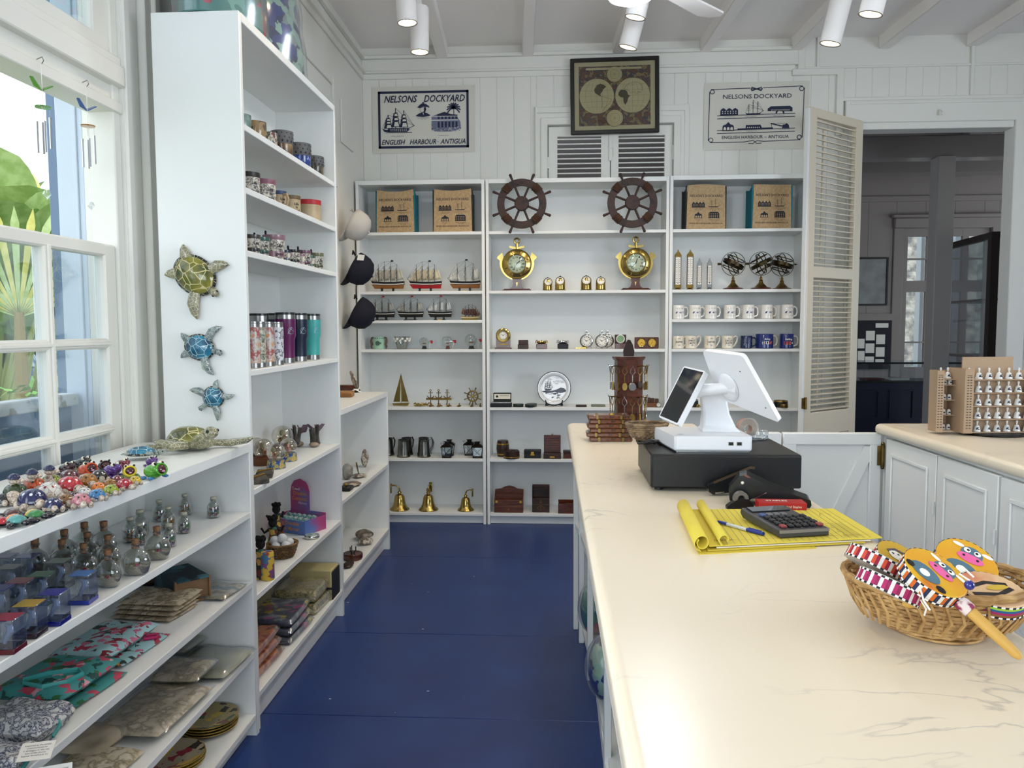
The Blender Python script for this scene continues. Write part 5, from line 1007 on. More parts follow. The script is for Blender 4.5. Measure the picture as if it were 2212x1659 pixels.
# ---- lowest visible shelf: compasses behind the till
def lowcompass(label, u, dy, r, col, band, h=.034, name='desk_compass'):
 x, y, z = sh(u, 'e', dy); t = thing(name, label, 'compass', (x, y, z)); obj('body', lat([(0, 0), (r, 0), (r, h), (r * .9, h + .002), (0, h + .002)], 22), col, t)
 obj('rim', lat([(r * .95, h + .001), (r * 1.02, h + .003), (r * .96, h + .012), (r * .8, h + .012), (r * .8, h + .006), (0, h + .006)], 22), band, t)
lowcompass('black compass with a brass rim beside the louvred door', 1690, .07, .048, BLACK, OLDBRASS)
lowcompass('small brass compass lying in front of the black one by the louvred door', 1697, .02, .028, OLDBRASS, OLDBRASS, .014)
lowcompass('silver and black compass half hidden by the till monitor', 1660, .06, .03, BLACK, CHROME, .044)
lowcompass('black compass seen behind the small till screen', 1500, .07, .034, BLACK, STEEL, .04)
x, y, z = sh(1513, 'e', .04); solo('brass_whistle', M().box(-.022, -.01, 0, .0, .01, .02, 0, .003).cyl((.006, 0, .012), (.03, 0, .012), .010).cyl((.0, 0, .012), (.01, 0, .012), .006), BRASS, 'small brass whistle lying beside the compass behind the till screen', 'whistle', (x, y, z))
# ================================================================ posters and map on the back wall
def banner(name, label, pts, art, cat='poster'):
 pz = [aty(u, v, YB - .006) for u, v in pts]; cx = sum(p.x for p in pz) / 4; cz = sum(p.z for p in pz) / 4
 t = thing(name, label, cat, (cx, YB - .0055, cz)); w = (pz[1].x - pz[0].x + pz[2].x - pz[3].x) / 4; h = (pz[0].z - pz[3].z + pz[1].z - pz[2].z) / 4
 return t, w, h
CLOTH = mat('#d3d0c6', .8, bump=.08, bscale=30)
t, w, h = banner('printed_cloth', 'white cloth print of a ship, an officer and a palm house in a navy border', ((803, 188), (1026, 184), (1025, 330), (806, 330)), None, 'wall print')
obj('cloth', M().at(FRONT(0, 0, 0)).sheet(lambda a, c: (-w + 2 * w * a, -h + 2 * h * c, .0012 * math.sin(a * 19 + c * 3)), 24, 4), CLOTH, t)
m = M().at(FRONT(0, -.0022, 0)); a, c = w * .885, h * .86
for x0, y0, x1, y1 in ((-a, -c, a, -c + .017), (-a, c - .017, a, c), (-a, -c, -a + .017, c), (a - .017, -c, a, c)): m.rect(x0, y0, x1, y1)
m.text('NELSONS', .050, -.165, .125, 0, shear=.3, bold=.018, width=.245); m.text('DOCKYARD', .050, .155, .125, 0, shear=.3, bold=.018, width=.30)
m.text('ENGLISH', .036, -.222, -.176, 0, shear=.3, bold=.018, width=.175); m.text('HARBOUR', .036, -.005, -.176, 0, shear=.3, bold=.018, width=.195); m.disc(.106, -.16, .003); m.text('ANTIGUA', .036, .215, -.176, 0, shear=.3, bold=.018, width=.185)
m2 = M().at(FRONT(0, -.0022, 0)); pic_ship(m2, -.19, -.085, .23, .17, 0, 0, 3, True, 1); m2.rect(-.275, -.092, -.085, -.087); m2.flat([(-.265, -.06), (-.25, -.086), (-.12, -.086), (-.105, -.055), (-.115, -.058), (-.25, -.058)], 0, .0002)
for r in range(2):
 for i in range(9): m2.rect(-.243 + .014 * i, -.07 - .009 * r, -.236 + .014 * i, -.066 - .009 * r, 1, .0004)
# officer in a cocked hat, bust only
m2.flat([(-.045, .085), (-.03, .10), (-.015, .112), (0, .116), (.02, .11), (.042, .095), (.046, .082), (.03, .088), (.0, .09), (-.025, .083)], 0); m2.ell((0.0, .118, 0), (.008, .006, .0003), 0, 8, 4)
m2.flat([(-.024, .084), (.018, .088), (.022, .07), (.016, .055), (.012, .046), (-.012, .046), (-.020, .058), (-.026, .07)], 0, .0001); m2.flat([(-.022, .081), (.004, .085), (.004, .058), (-.01, .05), (-.018, .058), (-.024, .07)], 1, .0004); m2.line([(-.016, .073), (-.008, .074)], .002, 0, .0006); m2.line([(-.014, .059), (-.006, .058)], .0015, 0, .0006)
m2.flat([(-.056, .028), (-.03, .044), (-.012, .05), (.012, .05), (.03, .044), (.052, .03), (.045, .024), (0, .018), (-.05, .023)], 0); m2.flat([(-.004, .048), (.004, .048), (0, .03)], 1, .0003)
m2.text('Vice Admiral Nelson', .006, 0, .008, 0, width=.09); m2.text('1758 - 1805', .005, 0, -.003, 0, width=.04)
# palm house
m2.flat([(.06, -.075), (.06, .02), (.10, .035), (.155, .05), (.20, .035), (.245, .02), (.27, -.02), (.275, -.07), (.2, -.09), (.1, -.088)], 2)
m2.flat([(.105, .036), (.155, .052), (.205, .034), (.25, .03), (.25, .02), (.1, .02)], 0, .0002)
for i in range(6): m2.rect(.105 + .026 * i, -.06, .120 + .026 * i, -.018, 0, .0003); m2.rect(.105 + .026 * i, .0, .12 + .026 * i, .018, 0, .0003)
m2.rect(.06, -.01, .255, -.004, 1, .0004); m2.rect(.06, .018, .25, .022, 1, .0005)
for i in range(40): x = rnd.uniform(.06, .275); y = rnd.uniform(-.09, -.06); m2.line([(x, y), (x + .006, y + .006)], .003, rnd.choice((0, 1)), .0006)
m2.line([(.225, .02), (.222, .075)], .005, 0, .0003)
for i in range(11):
 an = PI * (-.15 + 1.3 * i / 10); L = .05; m2.line([(.222, .075), (.222 + L * .5 * math.cos(an), .075 + L * .5 * math.sin(an) + .008), (.222 + L * math.cos(an), .075 + L * math.sin(an) - .008)], .009, 0, .0004)
m2.text('Old Square Rigger Boreas', .006, -.19, -.118, 0, width=.095); m2.text("The Admiral's House", .006, .145, -.118, 0, width=.08)
obj('lettering', m, NAVY, t); obj('picture', m2, [NAVY, CLOTH, mat('#6c7288', .8)], t)
t, w, h = banner('printed_cloth', 'white cloth print with a rope border, dockyard buildings and a crane', ((1521, 180), (1752, 173), (1742, 322), (1520, 324)), None, 'wall print')
obj('cloth', M().at(FRONT(0, 0, 0)).sheet(lambda a, c: (-w + 2 * w * a, -h + 2 * h * c, .0015 * math.sin(a * 17 + c * 4)), 24, 4), CLOTH, t)
m = M().at(FRONT(0, -.0026, 0)); m2 = M().at(FRONT(0, -.0026, 0)); k = 2 * w / (2060 - 250) * .915
def g(px, py): return ((px - 1150) * k, (780 - py) * k)     # the cloth's own drawing grid
def gl(pts, wd=13, **kw): m2.line([g(*p) for p in pts], wd * k, 0, **kw)
gl([(290, 275), (1030, 262)]); gl([(1270, 262), (2010, 240)]); gl([(265, 320), (250, 1240)]); gl([(2045, 270), (2025, 1205)]); gl([(290, 1275), (930, 1270), (1100, 1245), (1140, 1275), (1160, 1300), (1260, 1298)]); gl([(1990, 1245), (1300, 1265), (1180, 1250), (1130, 1275), (1100, 1305), (1010, 1298)])
for cx, cy in ((315, 320), (1995, 290), (300, 1225), (1970, 1195)): m2.ring(*g(cx, cy), 32 * k, 45 * k, 0)
for i in range(3): gl([(1040 + 8 * i, 280), (1060, 240 + 14 * i), (1150, 275 + 6 * i), (1240, 240 + 14 * i), (1260 - 8 * i, 280), (1240, 318 - 12 * i), (1150, 285), (1060, 318 - 12 * i), (1040 + 8 * i, 280)], 9)
m.text('NELSONS DOCKYARD', 84 * k, g(1165, 0)[0], g(0, 455)[1], 0, bold=.006, width=1290 * k); m.text('ENGLISH HARBOUR ~ ANTIGUA', 62 * k, g(1140, 0)[0], g(0, 1208)[1], 0, bold=.006, width=1265 * k)
for y0, y1 in ((770, 748), (828, 805), (1048, 1027), (1104, 1085)): gl([(412, y0), (1885, y1)], 12)
pic_gables(m2, *g(640, 762), 335 * k, 135 * k, 0, 1, 3); pic_ship(m2, *g(1110, 760), 330 * k, 275 * k, 0, 0, 3)
m2.flat([g(*p) for p in ((1365, 700), (1365, 650), (1425, 610), (1780, 605), (1830, 640), (1830, 710))]); m2.ring(*g(1598, 745), 55 * k, 85 * k, 0, 0, 14, 0, PI)
for i in range(14): m2.rect(*g(1435 + 25 * i, 695), *g(1445 + 25 * i, 670), 1, .0004)
pic_arch(m2, *g(625, 1045), 215 * k, 155 * k, 0, 1); m2.flat([g(*p) for p in ((800, 1040), (800, 1015), (955, 1012), (955, 955), (1235, 950), (1262, 1008), (1470, 1005), (1470, 1030))])
for i in range(7): m2.disc(*g(990 + 37 * i, 1000), 12 * k, 1, .0004, 8)
gl([(1425, 930), (1640, 985)], 22); gl([(1440, 935), (1445, 1005)], 8); gl([(1425, 930), (1730, 935), (1640, 985)], 6); m2.flat([g(*p) for p in ((1640, 1022), (1650, 960), (1700, 950), (1730, 930), (1765, 960), (1780, 1022))])
for x, y, s in ((640, 797, 'Copper and Lumber Store'), (1065, 795, "Nelson's Frigate Boreas"), (1580, 785, "Officers' Quarters 1821"), (620, 1066, 'Sail Loft and Boat House'), (1060, 1070, 'The Capstan House c. 1798'), (1690, 1058, 'A Shipwright Crane')): m.text(s, 15 * k, *g(x, y), 0, width=205 * k)
obj('lettering', m, NAVY, t); obj('picture', m2, [NAVY, CLOTH], t)
# framed old world map, leaning off the ledge
pz = [aty(u, v, YB - .05) for u, v in ((1232, 127), (1424, 123), (1423, 286), (1233, 291))]; cx, cz = sum(p.x for p in pz) / 4, sum(p.z for p in pz) / 4; w, h = (pz[1].x - pz[0].x) / 2, (pz[0].z - pz[3].z) / 2
t = thing('framed_map', 'old double hemisphere world map in a black frame over the louvred window', 'framed map', (cx, YB - .05, cz)); t.rotation_euler = (0, -.012, 0)
m = M(); fw = .028
for a in ((-w, -h, w, -h + fw), (-w, h - fw, w, h), (-w, -h, -w + fw, h), (w - fw, -h, w, h)): m.box(a[0], -.014, a[1], a[2], .012, a[3], 0, .004)
obj('frame', m, mat('#150f0d', .35), t); obj('mount', M().box(-w + fw, -.002, -h + fw, w - fw, .004, h - fw), mat('#cfc6ae', .8), t)
m = M().at(FRONT(0, -.0028, 0)); a, c = w - fw - .032, h - fw - .030
m.rect(-a, -c, a, c, 0); MP = [mat('#4a2f2a', .7, noise=(['#7a4a34', '#2b3550', '#a58a5c', '#3b2730'], 26, .3, .7)), mat('#cfc5a4', .7), mat('#4d4636', .8), mat('#857a5e', .8)]
hr = a * .5
for s in (-1, 1):
 m.disc(s * hr, 0, hr * .985, 2, .0004, 44); m.disc(s * hr, 0, hr * .965, 1, .0006, 44)
 for q in (-.66, -.33, 0, .33, .66): m.line([(s * hr + hr * .96 * q * math.cos(tt), hr * .96 * math.sin(tt)) for tt in [-PI / 2 + PI * i / 14 for i in range(15)]], .0011, 3, .0008); m.line([(s * hr - hr * .96 * math.sqrt(1 - q * q), hr * .96 * q), (s * hr, hr * .96 * q * .92), (s * hr + hr * .96 * math.sqrt(1 - q * q), hr * .96 * q)], .0011, 3, .0008)
for y, r in ((c * .72, a * .22), (-c * .75, a * .24)): m.disc(0, y, r, 2, .001, 30); m.disc(0, y, r * .95, 1, .0012, 30); m.ring(0, y, r * .55, r * .58, 3, .0014); m.ring(0, y, r * .8, r * .82, 3, .0014); [m.line([(0, y), (r * .9 * math.cos(q * PI / 6), y + r * .9 * math.sin(q * PI / 6))], .0008, 3, .0013) for q in range(12)]
u = hr
m.flat([(-hr - .1 * u + x * u, y * u) for x, y in ((-.05, .35), (.1, .6), (.3, .68), (.5, .62), (.62, .5), (.45, .36), (.42, .25), (.3, .12), (.32, .02), (.42, -.03), (.28, -.0), (.12, .1), (.0, .18))], 2, .0010)
m.line([(-hr + x * u, y * u) for x, y in ((.28, -.02), (.5, -.08), (.82, -.2), (.72, -.42), (.45, -.6), (.32, -.82), (.28, -.6), (.33, -.4), (.25, -.2), (.28, -.02))], .0018, 2, .001)
m.flat([(hr - .75 * u + x * u, y * u) for x, y in ((-.02, .18), (.1, .32), (.35, .3), (.45, .2), (.5, .02), (.62, .0), (.5, -.15), (.45, -.35), (.35, -.52), (.25, -.4), (.22, -.12), (.05, -.08), (-.05, .05))], 2, .001)
m.line([(hr + x * u, y * u) for x, y in ((-.5, .38), (-.3, .6), (.0, .7), (.3, .72), (.5, .55), (.55, .3), (.45, .12), (.3, .2), (.2, .02), (.1, .2), (-.1, .12), (-.25, .3), (-.5, .38))], .0018, 2, .001)
for i in range(24): x, y = rnd.uniform(-.4, .5) * u + hr, rnd.uniform(.1, .65) * u; m.line([(x, y), (x + .008, y + rnd.uniform(-.006, .006)), (x + .015, y)], .0009, 3, .001)
m.rect(-a * .8, c * .88, a * .75, c * .95, 1, .0016)
obj('map_print', m, MP, t); obj('glass_cover', M().box(-w + fw, -.0072, -h + fw, w - fw, -.0068, h - fw), glass('#f0f0ea', .06), t)
# ================================================================ stock along the left wall
def scute(c1, c2, lc, scale, name):
 if name in MATS: return MATS[name]
 m = mat(c1, .18, noise=(c2, scale * .5, .35, .65), coat=.6, name=name); nt = m.node_tree; b = nt.nodes['Principled BSDF']
 src = b.inputs['Base Color'].links[0].from_socket; tc = nt.nodes.new('ShaderNodeTexCoord'); v = nt.nodes.new('ShaderNodeTexVoronoi'); v.feature = 'DISTANCE_TO_EDGE'; v.inputs['Scale'].default_value = scale
 nt.links.new(tc.outputs['Object'], v.inputs['Vector']); r = nt.nodes.new('ShaderNodeValToRGB'); r.color_ramp.elements[0].position = .018; r.color_ramp.elements[1].position = .034; r.color_ramp.elements[0].color = (1, 1, 1, 1); r.color_ramp.elements[1].color = (0, 0, 0, 1)
 nt.links.new(v.outputs['Distance'], r.inputs[0]); mx = nt.nodes.new('ShaderNodeMix'); mx.data_type = 'RGBA'; nt.links.new(r.outputs[0], mx.inputs[0]); nt.links.new(src, mx.inputs[6]); mx.inputs[7].default_value = lin(lc); nt.links.new(mx.outputs[2], b.inputs['Base Color']); return m
SKIN = scute('#6f6d55', '#8e8a6c', '#d8d2b6', 75, 'turtle_skin'); SKINB = scute('#56666a', '#8a9690', '#c5cabb', 90, 'turtle_skin_blue')
SHG = scute('#2d3a16', '#8a8430', '#c9c08a', 26, 'shell_green'); SHB = scute('#0f2f4c', '#2c86a6', '#a9cbd0', 36, 'shell_blue'); RIMD = scute('#14181a', '#20281f', '#b9b69a', 60, 'shell_rim')
def flip_(m, base, tip, w, z0, z1, k=0, bend=.15):
 b, t = Vector(base), Vector(tip); d = t - b; o = Vector((-d.y, d.x)).normalized(); mid = b + d * .5 + o * d.length * bend
 for q in (0,):
  pts = [(b.x, b.y, z0), (mid.x, mid.y, (z0 + z1) * .5), (b.x + d.x * .8 + o.x * d.length * bend * .6, b.y + d.y * .8 + o.y * d.length * bend * .6, z1), (t.x, t.y, z1)]
  m.tube(pts, [w * .55, w * .62, w * .42, w * .1], k, 8)
def turtle(label, cat, loc, basis, C, k, shell, head, flips, sx, sy, ang, shm, skm, group=None, name='turtle_plaque', zs=1.0):
 """basis: matrix of the plane it lies in; C pixel of the shell centre; head and flipper tips in pixels"""
 t = thing(name, label, cat, (0, 0, 0), 0, group); t.matrix_world = basis
 L = lambda p: ((p[0] - C[0]) * k, (C[1] - p[1]) * k)
 m = M().at(TR(0, 0, .012, rz=ang)).lathe([(1, 0), (.97, .22), (.8, .55), (.5, .85), (.2, .98), (0, 1)], 30, 0, 1, 1)
 m = M(); T = TR(0, 0, .010, rz=ang) @ Matrix.Diagonal((sx, sy, .5 * sy * zs, 1)); m.at(T).lathe([(.93, .1), (.86, .45), (.68, .72), (.4, .92), (.15, .99), (0, 1)], 30); obj('shell', m, shm, t)
 m = M().at(T).lathe([(.85, -.15), (1.0, -.05), (1.02, .05), (.93, .16), (.86, .3)], 30); m.at(T).lathe([(0, -.2), (.85, -.15)], 30); obj('shell_rim', m, RIMD, t)
 h = L(head); hv = Vector(h); n = hv.normalized(); ea = math.atan2(h[1], h[0])
 m = M().tube([(h[0] * .62, h[1] * .62, .008), (h[0] * .85, h[1] * .85, .012)], [sy * .24, sy * .22], 0, 8); m.at(TR(h[0], h[1], .014, rz=ea)).ell((0, 0, 0), (sy * .30, sy * .23, sy * .21), 0, 12, 8)
 for s in (-1, 1): m.ell((sy * .12, s * sy * .17, sy * .08), sy * .06, 1, 8, 5)
 obj('head', m, [skm, BLACK], t)
 for i, (a, w, bend) in enumerate(flips):
  p = L(a); m = M(); b = Vector(p).normalized() * sy * .72; m.at(Matrix.Diagonal((1, 1, .55, 1))); flip_(m, b, p, w, .026, .026, 0, bend); obj('flipper', m, skm, t)
 return t
k = 2.593 / F * 1.04
def onpanel(u, v): p = aty(u, v, TY0 - .0005); return FRONT(p.x, p.y, p.z)
turtle('large green sea turtle plaque, topmost on the bookcase side', 'wall plaque', None, onpanel(424, 595), (424, 595), k, None, (465, 631), [((402, 531), .030, .1), ((360, 594), .028, -.1), ((498, 573), .030, .1), ((428, 687), .034, -.12)], .078, .062, -.65, SHG, SKIN, 'turtle plaques')
turtle('blue turtle plaque between the green turtle and the smallest blue turtle', 'wall plaque', None, onpanel(434, 750), (434, 750), k, None, (477, 761), [((396, 720), .020, .1), ((394, 772), .020, -.1), ((484, 707), .022, .15), ((464, 808), .024, -.15)], .052, .044, -.25, SHB, SKINB, 'turtle plaques')
turtle('smallest blue turtle plaque, lowest on the bookcase side', 'wall plaque', None, onpanel(464, 857), (464, 857), k, None, (438, 880), [((414, 842), .020, -.1), ((472, 908), .020, .1), ((476, 820), .016, .1), ((510, 852), .016, -.1)], .037, .037, -2.4, SHB, SKINB, 'turtle plaques')
LT = LZ['top'] + .0008
def ontop(u, v, rz=0, z=LT): p = atz(u, v, z); return TR(p.x, p.y, p.z, rz=rz)
p = atz(412, 972, LT); t = thing('turtle_figurine', 'big green sea turtle figurine with raised head at the foot of the bookcase side', 'figurine', p, -.15)
m = M().at(TR(-.005, .01, .03, ry=.1) @ Matrix.Diagonal((.075, .062, .045, 1))).lathe([(1.0, -.1), (.97, .2), (.8, .6), (.5, .88), (.2, .98), (0, 1)], 28); obj('shell', m, SHG, t); m = M().at(TR(-.005, .01, .03, ry=.1) @ Matrix.Diagonal((.075, .062, .045, 1))).lathe([(0, -.6), (.6, -.55), (.98, -.25), (1.03, -.08), (.98, .14)], 28); obj('belly', m, SKIN, t)
m = M().tube([(.045, -.02, .03), (.085, -.045, .05), (.10, -.055, .062)], [.026, .02, .018], 0, 9).at(TR(.112, -.06, .066, rz=-.4)).ell((0, 0, 0), (.026, .02, .019), 0, 14, 8).ell((.008, -.017, .006), .0055, 1, 8, 5).ell((.008, .017, .006), .0055, 1, 8, 5); obj('head', m, [SKIN, BLACK], t)
for a, c, w in (((.04, .05, .02), [(.09, .08, .016), (.15, .07, .03), (.185, .06, .048)], .03), ((.03, -.06, .03), [(-.0, -.09, .03), (-.04, -.095, .045), (-.065, -.085, .055)], .036), ((-.06, .04, .012), [(-.10, .05, .008), (-.125, .05, .008)], .022), ((-.06, -.03, .016), [(-.09, -.05, .014), (-.12, -.05, .022)], .022)):
 obj('flipper', M().at(Matrix.Diagonal((1, 1, .7, 1)) @ TR(0, 0, .005)).tube([a] + c, [w * .5, w * .6, w * .5, w * .15][:len(c) + 1] if len(c) == 3 else [w * .5, w * .5, w * .2], 0, 8), SKIN, t)
p = atz(305, 992, LT); turtle('blue shelled turtle figurine lying behind the green frog', 'figurine', None, TR(p.x, p.y, p.z + .006, rz=.25), (0, 0), .001, None, (58, 4), [((40, 40), .018, .1), ((36, -42), .018, -.1), ((-48, 30), .014, .1), ((-48, -30), .014, -.1)], .044, .036, 0, SHB, SKINB, None, 'turtle_figurine', 1.3)
# ---- ceramic turtles and frogs
GL = lambda c: mat(c, .15, coat=.8)
def GR(c):
 d = lin(c); q = lambda f: '#%02x%02x%02x' % tuple(int(int(c[i:i + 2], 16) * f) for i in (1, 3, 5))
 return scute(c, q(.88), q(.5), 62, 'glaze' + c[1:])
TORT = mat('#cdbfae', .3, noise=('#8c7b6b', 160, .45, .6), coat=.4)
def cturtle(label, x, y, w, col, dot='#140d0c', rz=-.7, groove=True, skin=None, holes=5, h0=0.0):
 u, v = x / 7.373, 940 + y / 7.373; p = atz(u, v + w * .025, LT + .02); d = (p - CAM).length; r = w / 7.373 * d / F / 2 * .98; h0 = 0
 t = thing('ceramic_turtle', label, 'ceramic turtle', (p.x, p.y, LT), rz, 'glazed ceramic turtles', (r / .03, r / .03, r / .025)); r = .03; z = .011
 m = M().at(TR(0, 0, z))
 prof = [(.98, .0), (1.0, .12), (.93, .34), (.78, .56), (.55, .72), (.28, .82), (0, .85)]
 n = 30; vs = []; fs = []; L = len(prof)
 for a, (q, zz) in enumerate(prof):
  for i in range(n):
   th = 2 * PI * i / n; lobes = 1 + (.045 * abs(math.cos(th * 3)) - .02) * math.sin(PI * min(1, a / (L - 1)) * .9); vs.append((q * r * 1.06 * lobes * math.cos(th), q * r * .92 * lobes * math.sin(th), zz * r * (1 + .05 * math.cos(th * 6) * (0 < a < 5))))
 for a in range(L - 1):
  for i in range(n): fs.append((a * n + i, a * n + (i + 1) % n, a * n + n + (i + 1) % n, a * n + n + i))
 m.add(vs, fs); m.lathe([(0, -.001), (r * .95, 0)], n)
 for i in range(8):
  th = 2 * PI * i / 8 + .3; m.at(TR(.70 * r * 1.0 * math.cos(th), .62 * r * math.sin(th), z + r * .60, rz=th, ry=.75)).ell((0, 0, 0), (.13 * r, .13 * r, .07 * r), 1, 8, 4)
 obj('shell', m, [GR(col), GL(dot)], t)
 sk = skin or TORT
 m = M().tube([(r * .7, 0, .010), (r * 1.12, 0, .013)], [.008, .008], 0, 8).ell((r * 1.28, 0, .014), (.0115, .010, .0095), 0, 12, 8)
 for s in (-1, 1): m.ell((r * 1.36, s * .0075, .017), .0024, 1, 6, 4)
 obj('head', m, [sk, BLACK], t)
 for a, c in ((.62, .72), (.62, -.72), (-.68, .66), (-.68, -.66)): obj('foot', M().ell((a * r, c * r, .0085), (.011, .0095, .0085), 0, 10, 6), sk, t)
 return t
for a in (('olive green ceramic turtle, second row from the window, under a small navy one', 250, 840, 330, '#3c4a2c', '#2a3620', -.5), ('bright orange ceramic turtle between the olive and lime ones', 545, 745, 320, '#d2521f'), ('lime green ceramic turtle behind the coral red one', 820, 670, 280, '#8f9c30'), ('maroon ceramic turtle with white dots, behind the coral red one', 1105, 600, 280, '#58101e', '#d8cfd0'), ('coral red ceramic turtle with white dots, in the middle of the crowd', 1105, 745, 360, '#bf2734', '#f0e6e4'),
   ('white ceramic turtle with red dots', 790, 840, 370, '#d8d2cc', '#7a1a1e'), ('large ochre ceramic turtle below the orange frog', 1390, 665, 300, '#a8702a'), ('glossy black ceramic turtle with a few white dots', 1580, 580, 250, '#16090c', '#cfc9c4'), ('small orange ceramic turtle between the ochre and lime ones', 1565, 745, 215, '#dd7a22'), ('small ochre ceramic turtle next to the crimson one', 1750, 690, 200, '#a06a24'), ('small dark red ceramic turtle below the yellow frog', 1870, 625, 185, '#6e1220', '#e0d4d4'),
   ('small lime green ceramic turtle at the shelf edge', 1765, 790, 230, '#93a52c'), ('crimson ceramic turtle with white dots at the shelf edge', 1985, 705, 240, '#a8142a', '#f0e6e6'), ('yellow ceramic turtle at the far end of the shelf edge row', 2150, 635, 190, '#d9b92c'), ('small white ceramic turtle behind the sky blue one', 1345, 815, 195, '#dcd9d8', '#15151a'), ('sky blue ceramic turtle at the shelf edge', 1540, 870, 245, '#3a80b8'), ('pink ceramic turtle at the shelf edge', 1290, 960, 290, '#c8808a'), ('brown ceramic turtle half behind the pink one', 1040, 945, 250, '#8a5b26'),
   ('tiny dark maroon ceramic turtle between the brown and small white ones', 1185, 860, 150, '#3a1420', '#c8bcbc'), ('large navy ceramic turtle with white dots', 520, 965, 400, '#131a52', '#d8dae6'), ('smaller navy ceramic turtle with white dots at the shelf edge', 845, 1025, 280, '#131a4c', '#d8dae6'), ('black ceramic turtle at the picture edge beside the olive one', 40, 940, 230, '#0e0d12', '#2a2a30')):
 cturtle(*a[:5], **({'dot': a[5]} if len(a) > 5 else {}), rz=a[6] if len(a) > 6 else rnd.uniform(-1.0, -.3))
for x, y, lab in ((220, 640, 'little navy domed turtle riding on the olive turtle'), (508, 562, 'little navy domed turtle riding between the olive and orange turtles'), (782, 498, 'little navy domed turtle riding behind the lime turtle')):
 u, v = x / 7.373, 940 + y / 7.373; p = atz(u, v, LT + .058); t = thing('bobble_turtle', lab, 'ceramic turtle', (p.x, p.y, LT), -.4, 'turtles with a rider', .72)
 obj('body', M().ell((-.002, 0, .022), (.022, .020, .022), 0, 16, 10).ell((-.002, 0, .045), (.012, .012, .014), 0, 10, 6).ell((.002, 0, .062), (.020, .016, .009), 0, 12, 8), TORT, t); obj('shell', M().at(TR(0, 0, .070) @ Matrix.Diagonal((.019, .018, .017, 1))).lathe([(0, -.1), (1, 0), (.9, .4), (.5, .85), (0, 1)], 18), GL('#121a44'), t)
 obj('head', M().tube([(.02, 0, .06), (.034, 0, .066)], .006, 0, 7).ell((.038, 0, .068), (.010, .008, .008)), TORT, t)
def ceramic_frog(label, x, y, w, col, rz, mouth='#3c0a10', tongue='#c98aa0', spots=None, mo=True):
 u, v = x / 7.373, 940 + y / 7.373; p = atz(u, v + w * .03, LT + .02); r = w / 7.373 * (p - CAM).length / F / 2; t = thing('ceramic_frog', label, 'ceramic frog', (p.x, p.y, LT), rz, 'glazed ceramic frogs', r / .036)
 obj('body', M().ell((-.008, 0, .024), (.034, .028, .024), 0, 18, 10).ell((.012, 0, .034), (.024, .025, .020), 0, 16, 10), GL(col), t)
 if mo:
  m = M().at(TR(.026, 0, .034, ry=PI / 2 - .25)).ell((0, 0, 0), (.017, .020, .011), 0, 16, 8); obj('mouth', m, GL(mouth), t); obj('tongue', M().ell((.036, 0, .028), (.008, .006, .004), 0, 10, 6), GL(tongue), t); obj('lip', M().at(TR(.030, 0, .034, ry=PI / 2 - .25)).tor(.0185, .0035, 0, 20, 6, sy=1.12), GL(col), t)
 for s in (-1, 1): e = obj('eye', M().ell((.012, s * .014, .051), .0085, 0, 12, 8), GL('#e9e2c8'), t); obj('pupil', M().ell((.0175, s * .015, .053), .0052, 0, 8, 6), BLACK, e)
 for a, c in ((.012, .030), (.012, -.030), (-.024, .028), (-.024, -.028)): obj('foot', M().ell((a, c, .006), (.014, .009, .006), 0, 10, 5), GL(spots or col), t)
ceramic_frog('orange ceramic frog with a gaping mouth and blue rimmed eyes', 1390, 480, 270, '#c2481c', -.5, spots='#2f5f8c'); ceramic_frog('yellow ceramic frog with a wide open mouth', 2065, 505, 250, '#d6c02a', -1.0, spots='#2f7a2c'); ceramic_frog('long purple ceramic frog behind the yellow one', 1800, 490, 260, '#4a1e78', -.2, mo=False)
ceramic_frog('black ceramic frog with big pale ringed eyes', 1670, 420, 230, '#120f1c', -.9); ceramic_frog('dark maroon ceramic frog turned to the window', 1080, 460, 230, '#2a0812', -.3, mo=False); ceramic_frog('black ceramic frog with a yellow stripe against the window', 1330, 380, 230, '#0f0d10', -.2, mo=False, spots='#a89030'); ceramic_frog('dark red ceramic frog beside the blue turtle figurine', 1960, 380, 190, '#6a1024', .2, mo=False)
ceramic_frog('green ceramic frog with an open red mouth, nearest the big green turtle', 2470, 500, 310, '#4c9a22', -.35, spots='#2a70a8'); ceramic_frog('purple ceramic frog peering over the green one', 2420, 340, 190, '#4c2470', -.6, mo=False)
def mosaic(label, x, y, w, c1, c2, rz):
 u, v = x / 7.373, 940 + y / 7.373; p = atz(u, v, LT + .015); r = w / 7.373 * (p - CAM).length / F / 2; t = thing('painted_turtle', label, 'ceramic turtle', (p.x, p.y, LT), rz, 'black turtles with painted shells', r / .03)
 m = M().at(TR(0, 0, .012) @ Matrix.Diagonal((.030, .023, .017, 1))); m.lathe([(0, -.3), (.9, -.1), (1, .1), (.85, .5), (.5, .86), (0, 1)], 24, 0); m.at(TR(-.010, 0, .0125) @ Matrix.Diagonal((.021, .0215, .0172, 1))).lathe([(1, .12), (.85, .52), (.5, .88), (0, 1.02)], 20, 1); obj('shell', m, [GL(c1), GL(c2)], t)
 obj('head', M().ell((.038, 0, .012), (.012, .010, .009)), GL('#0d0d10'), t)
 for a, c in ((.02, .028), (.02, -.028), (-.026, .02), (-.026, -.02)): obj('flipper', M().at(TR(a, c, .008, rz=.9 if a * c > 0 else -.9)).ell((0, 0, 0), (.019, .009, .008)), GL('#0d0d10'), t)
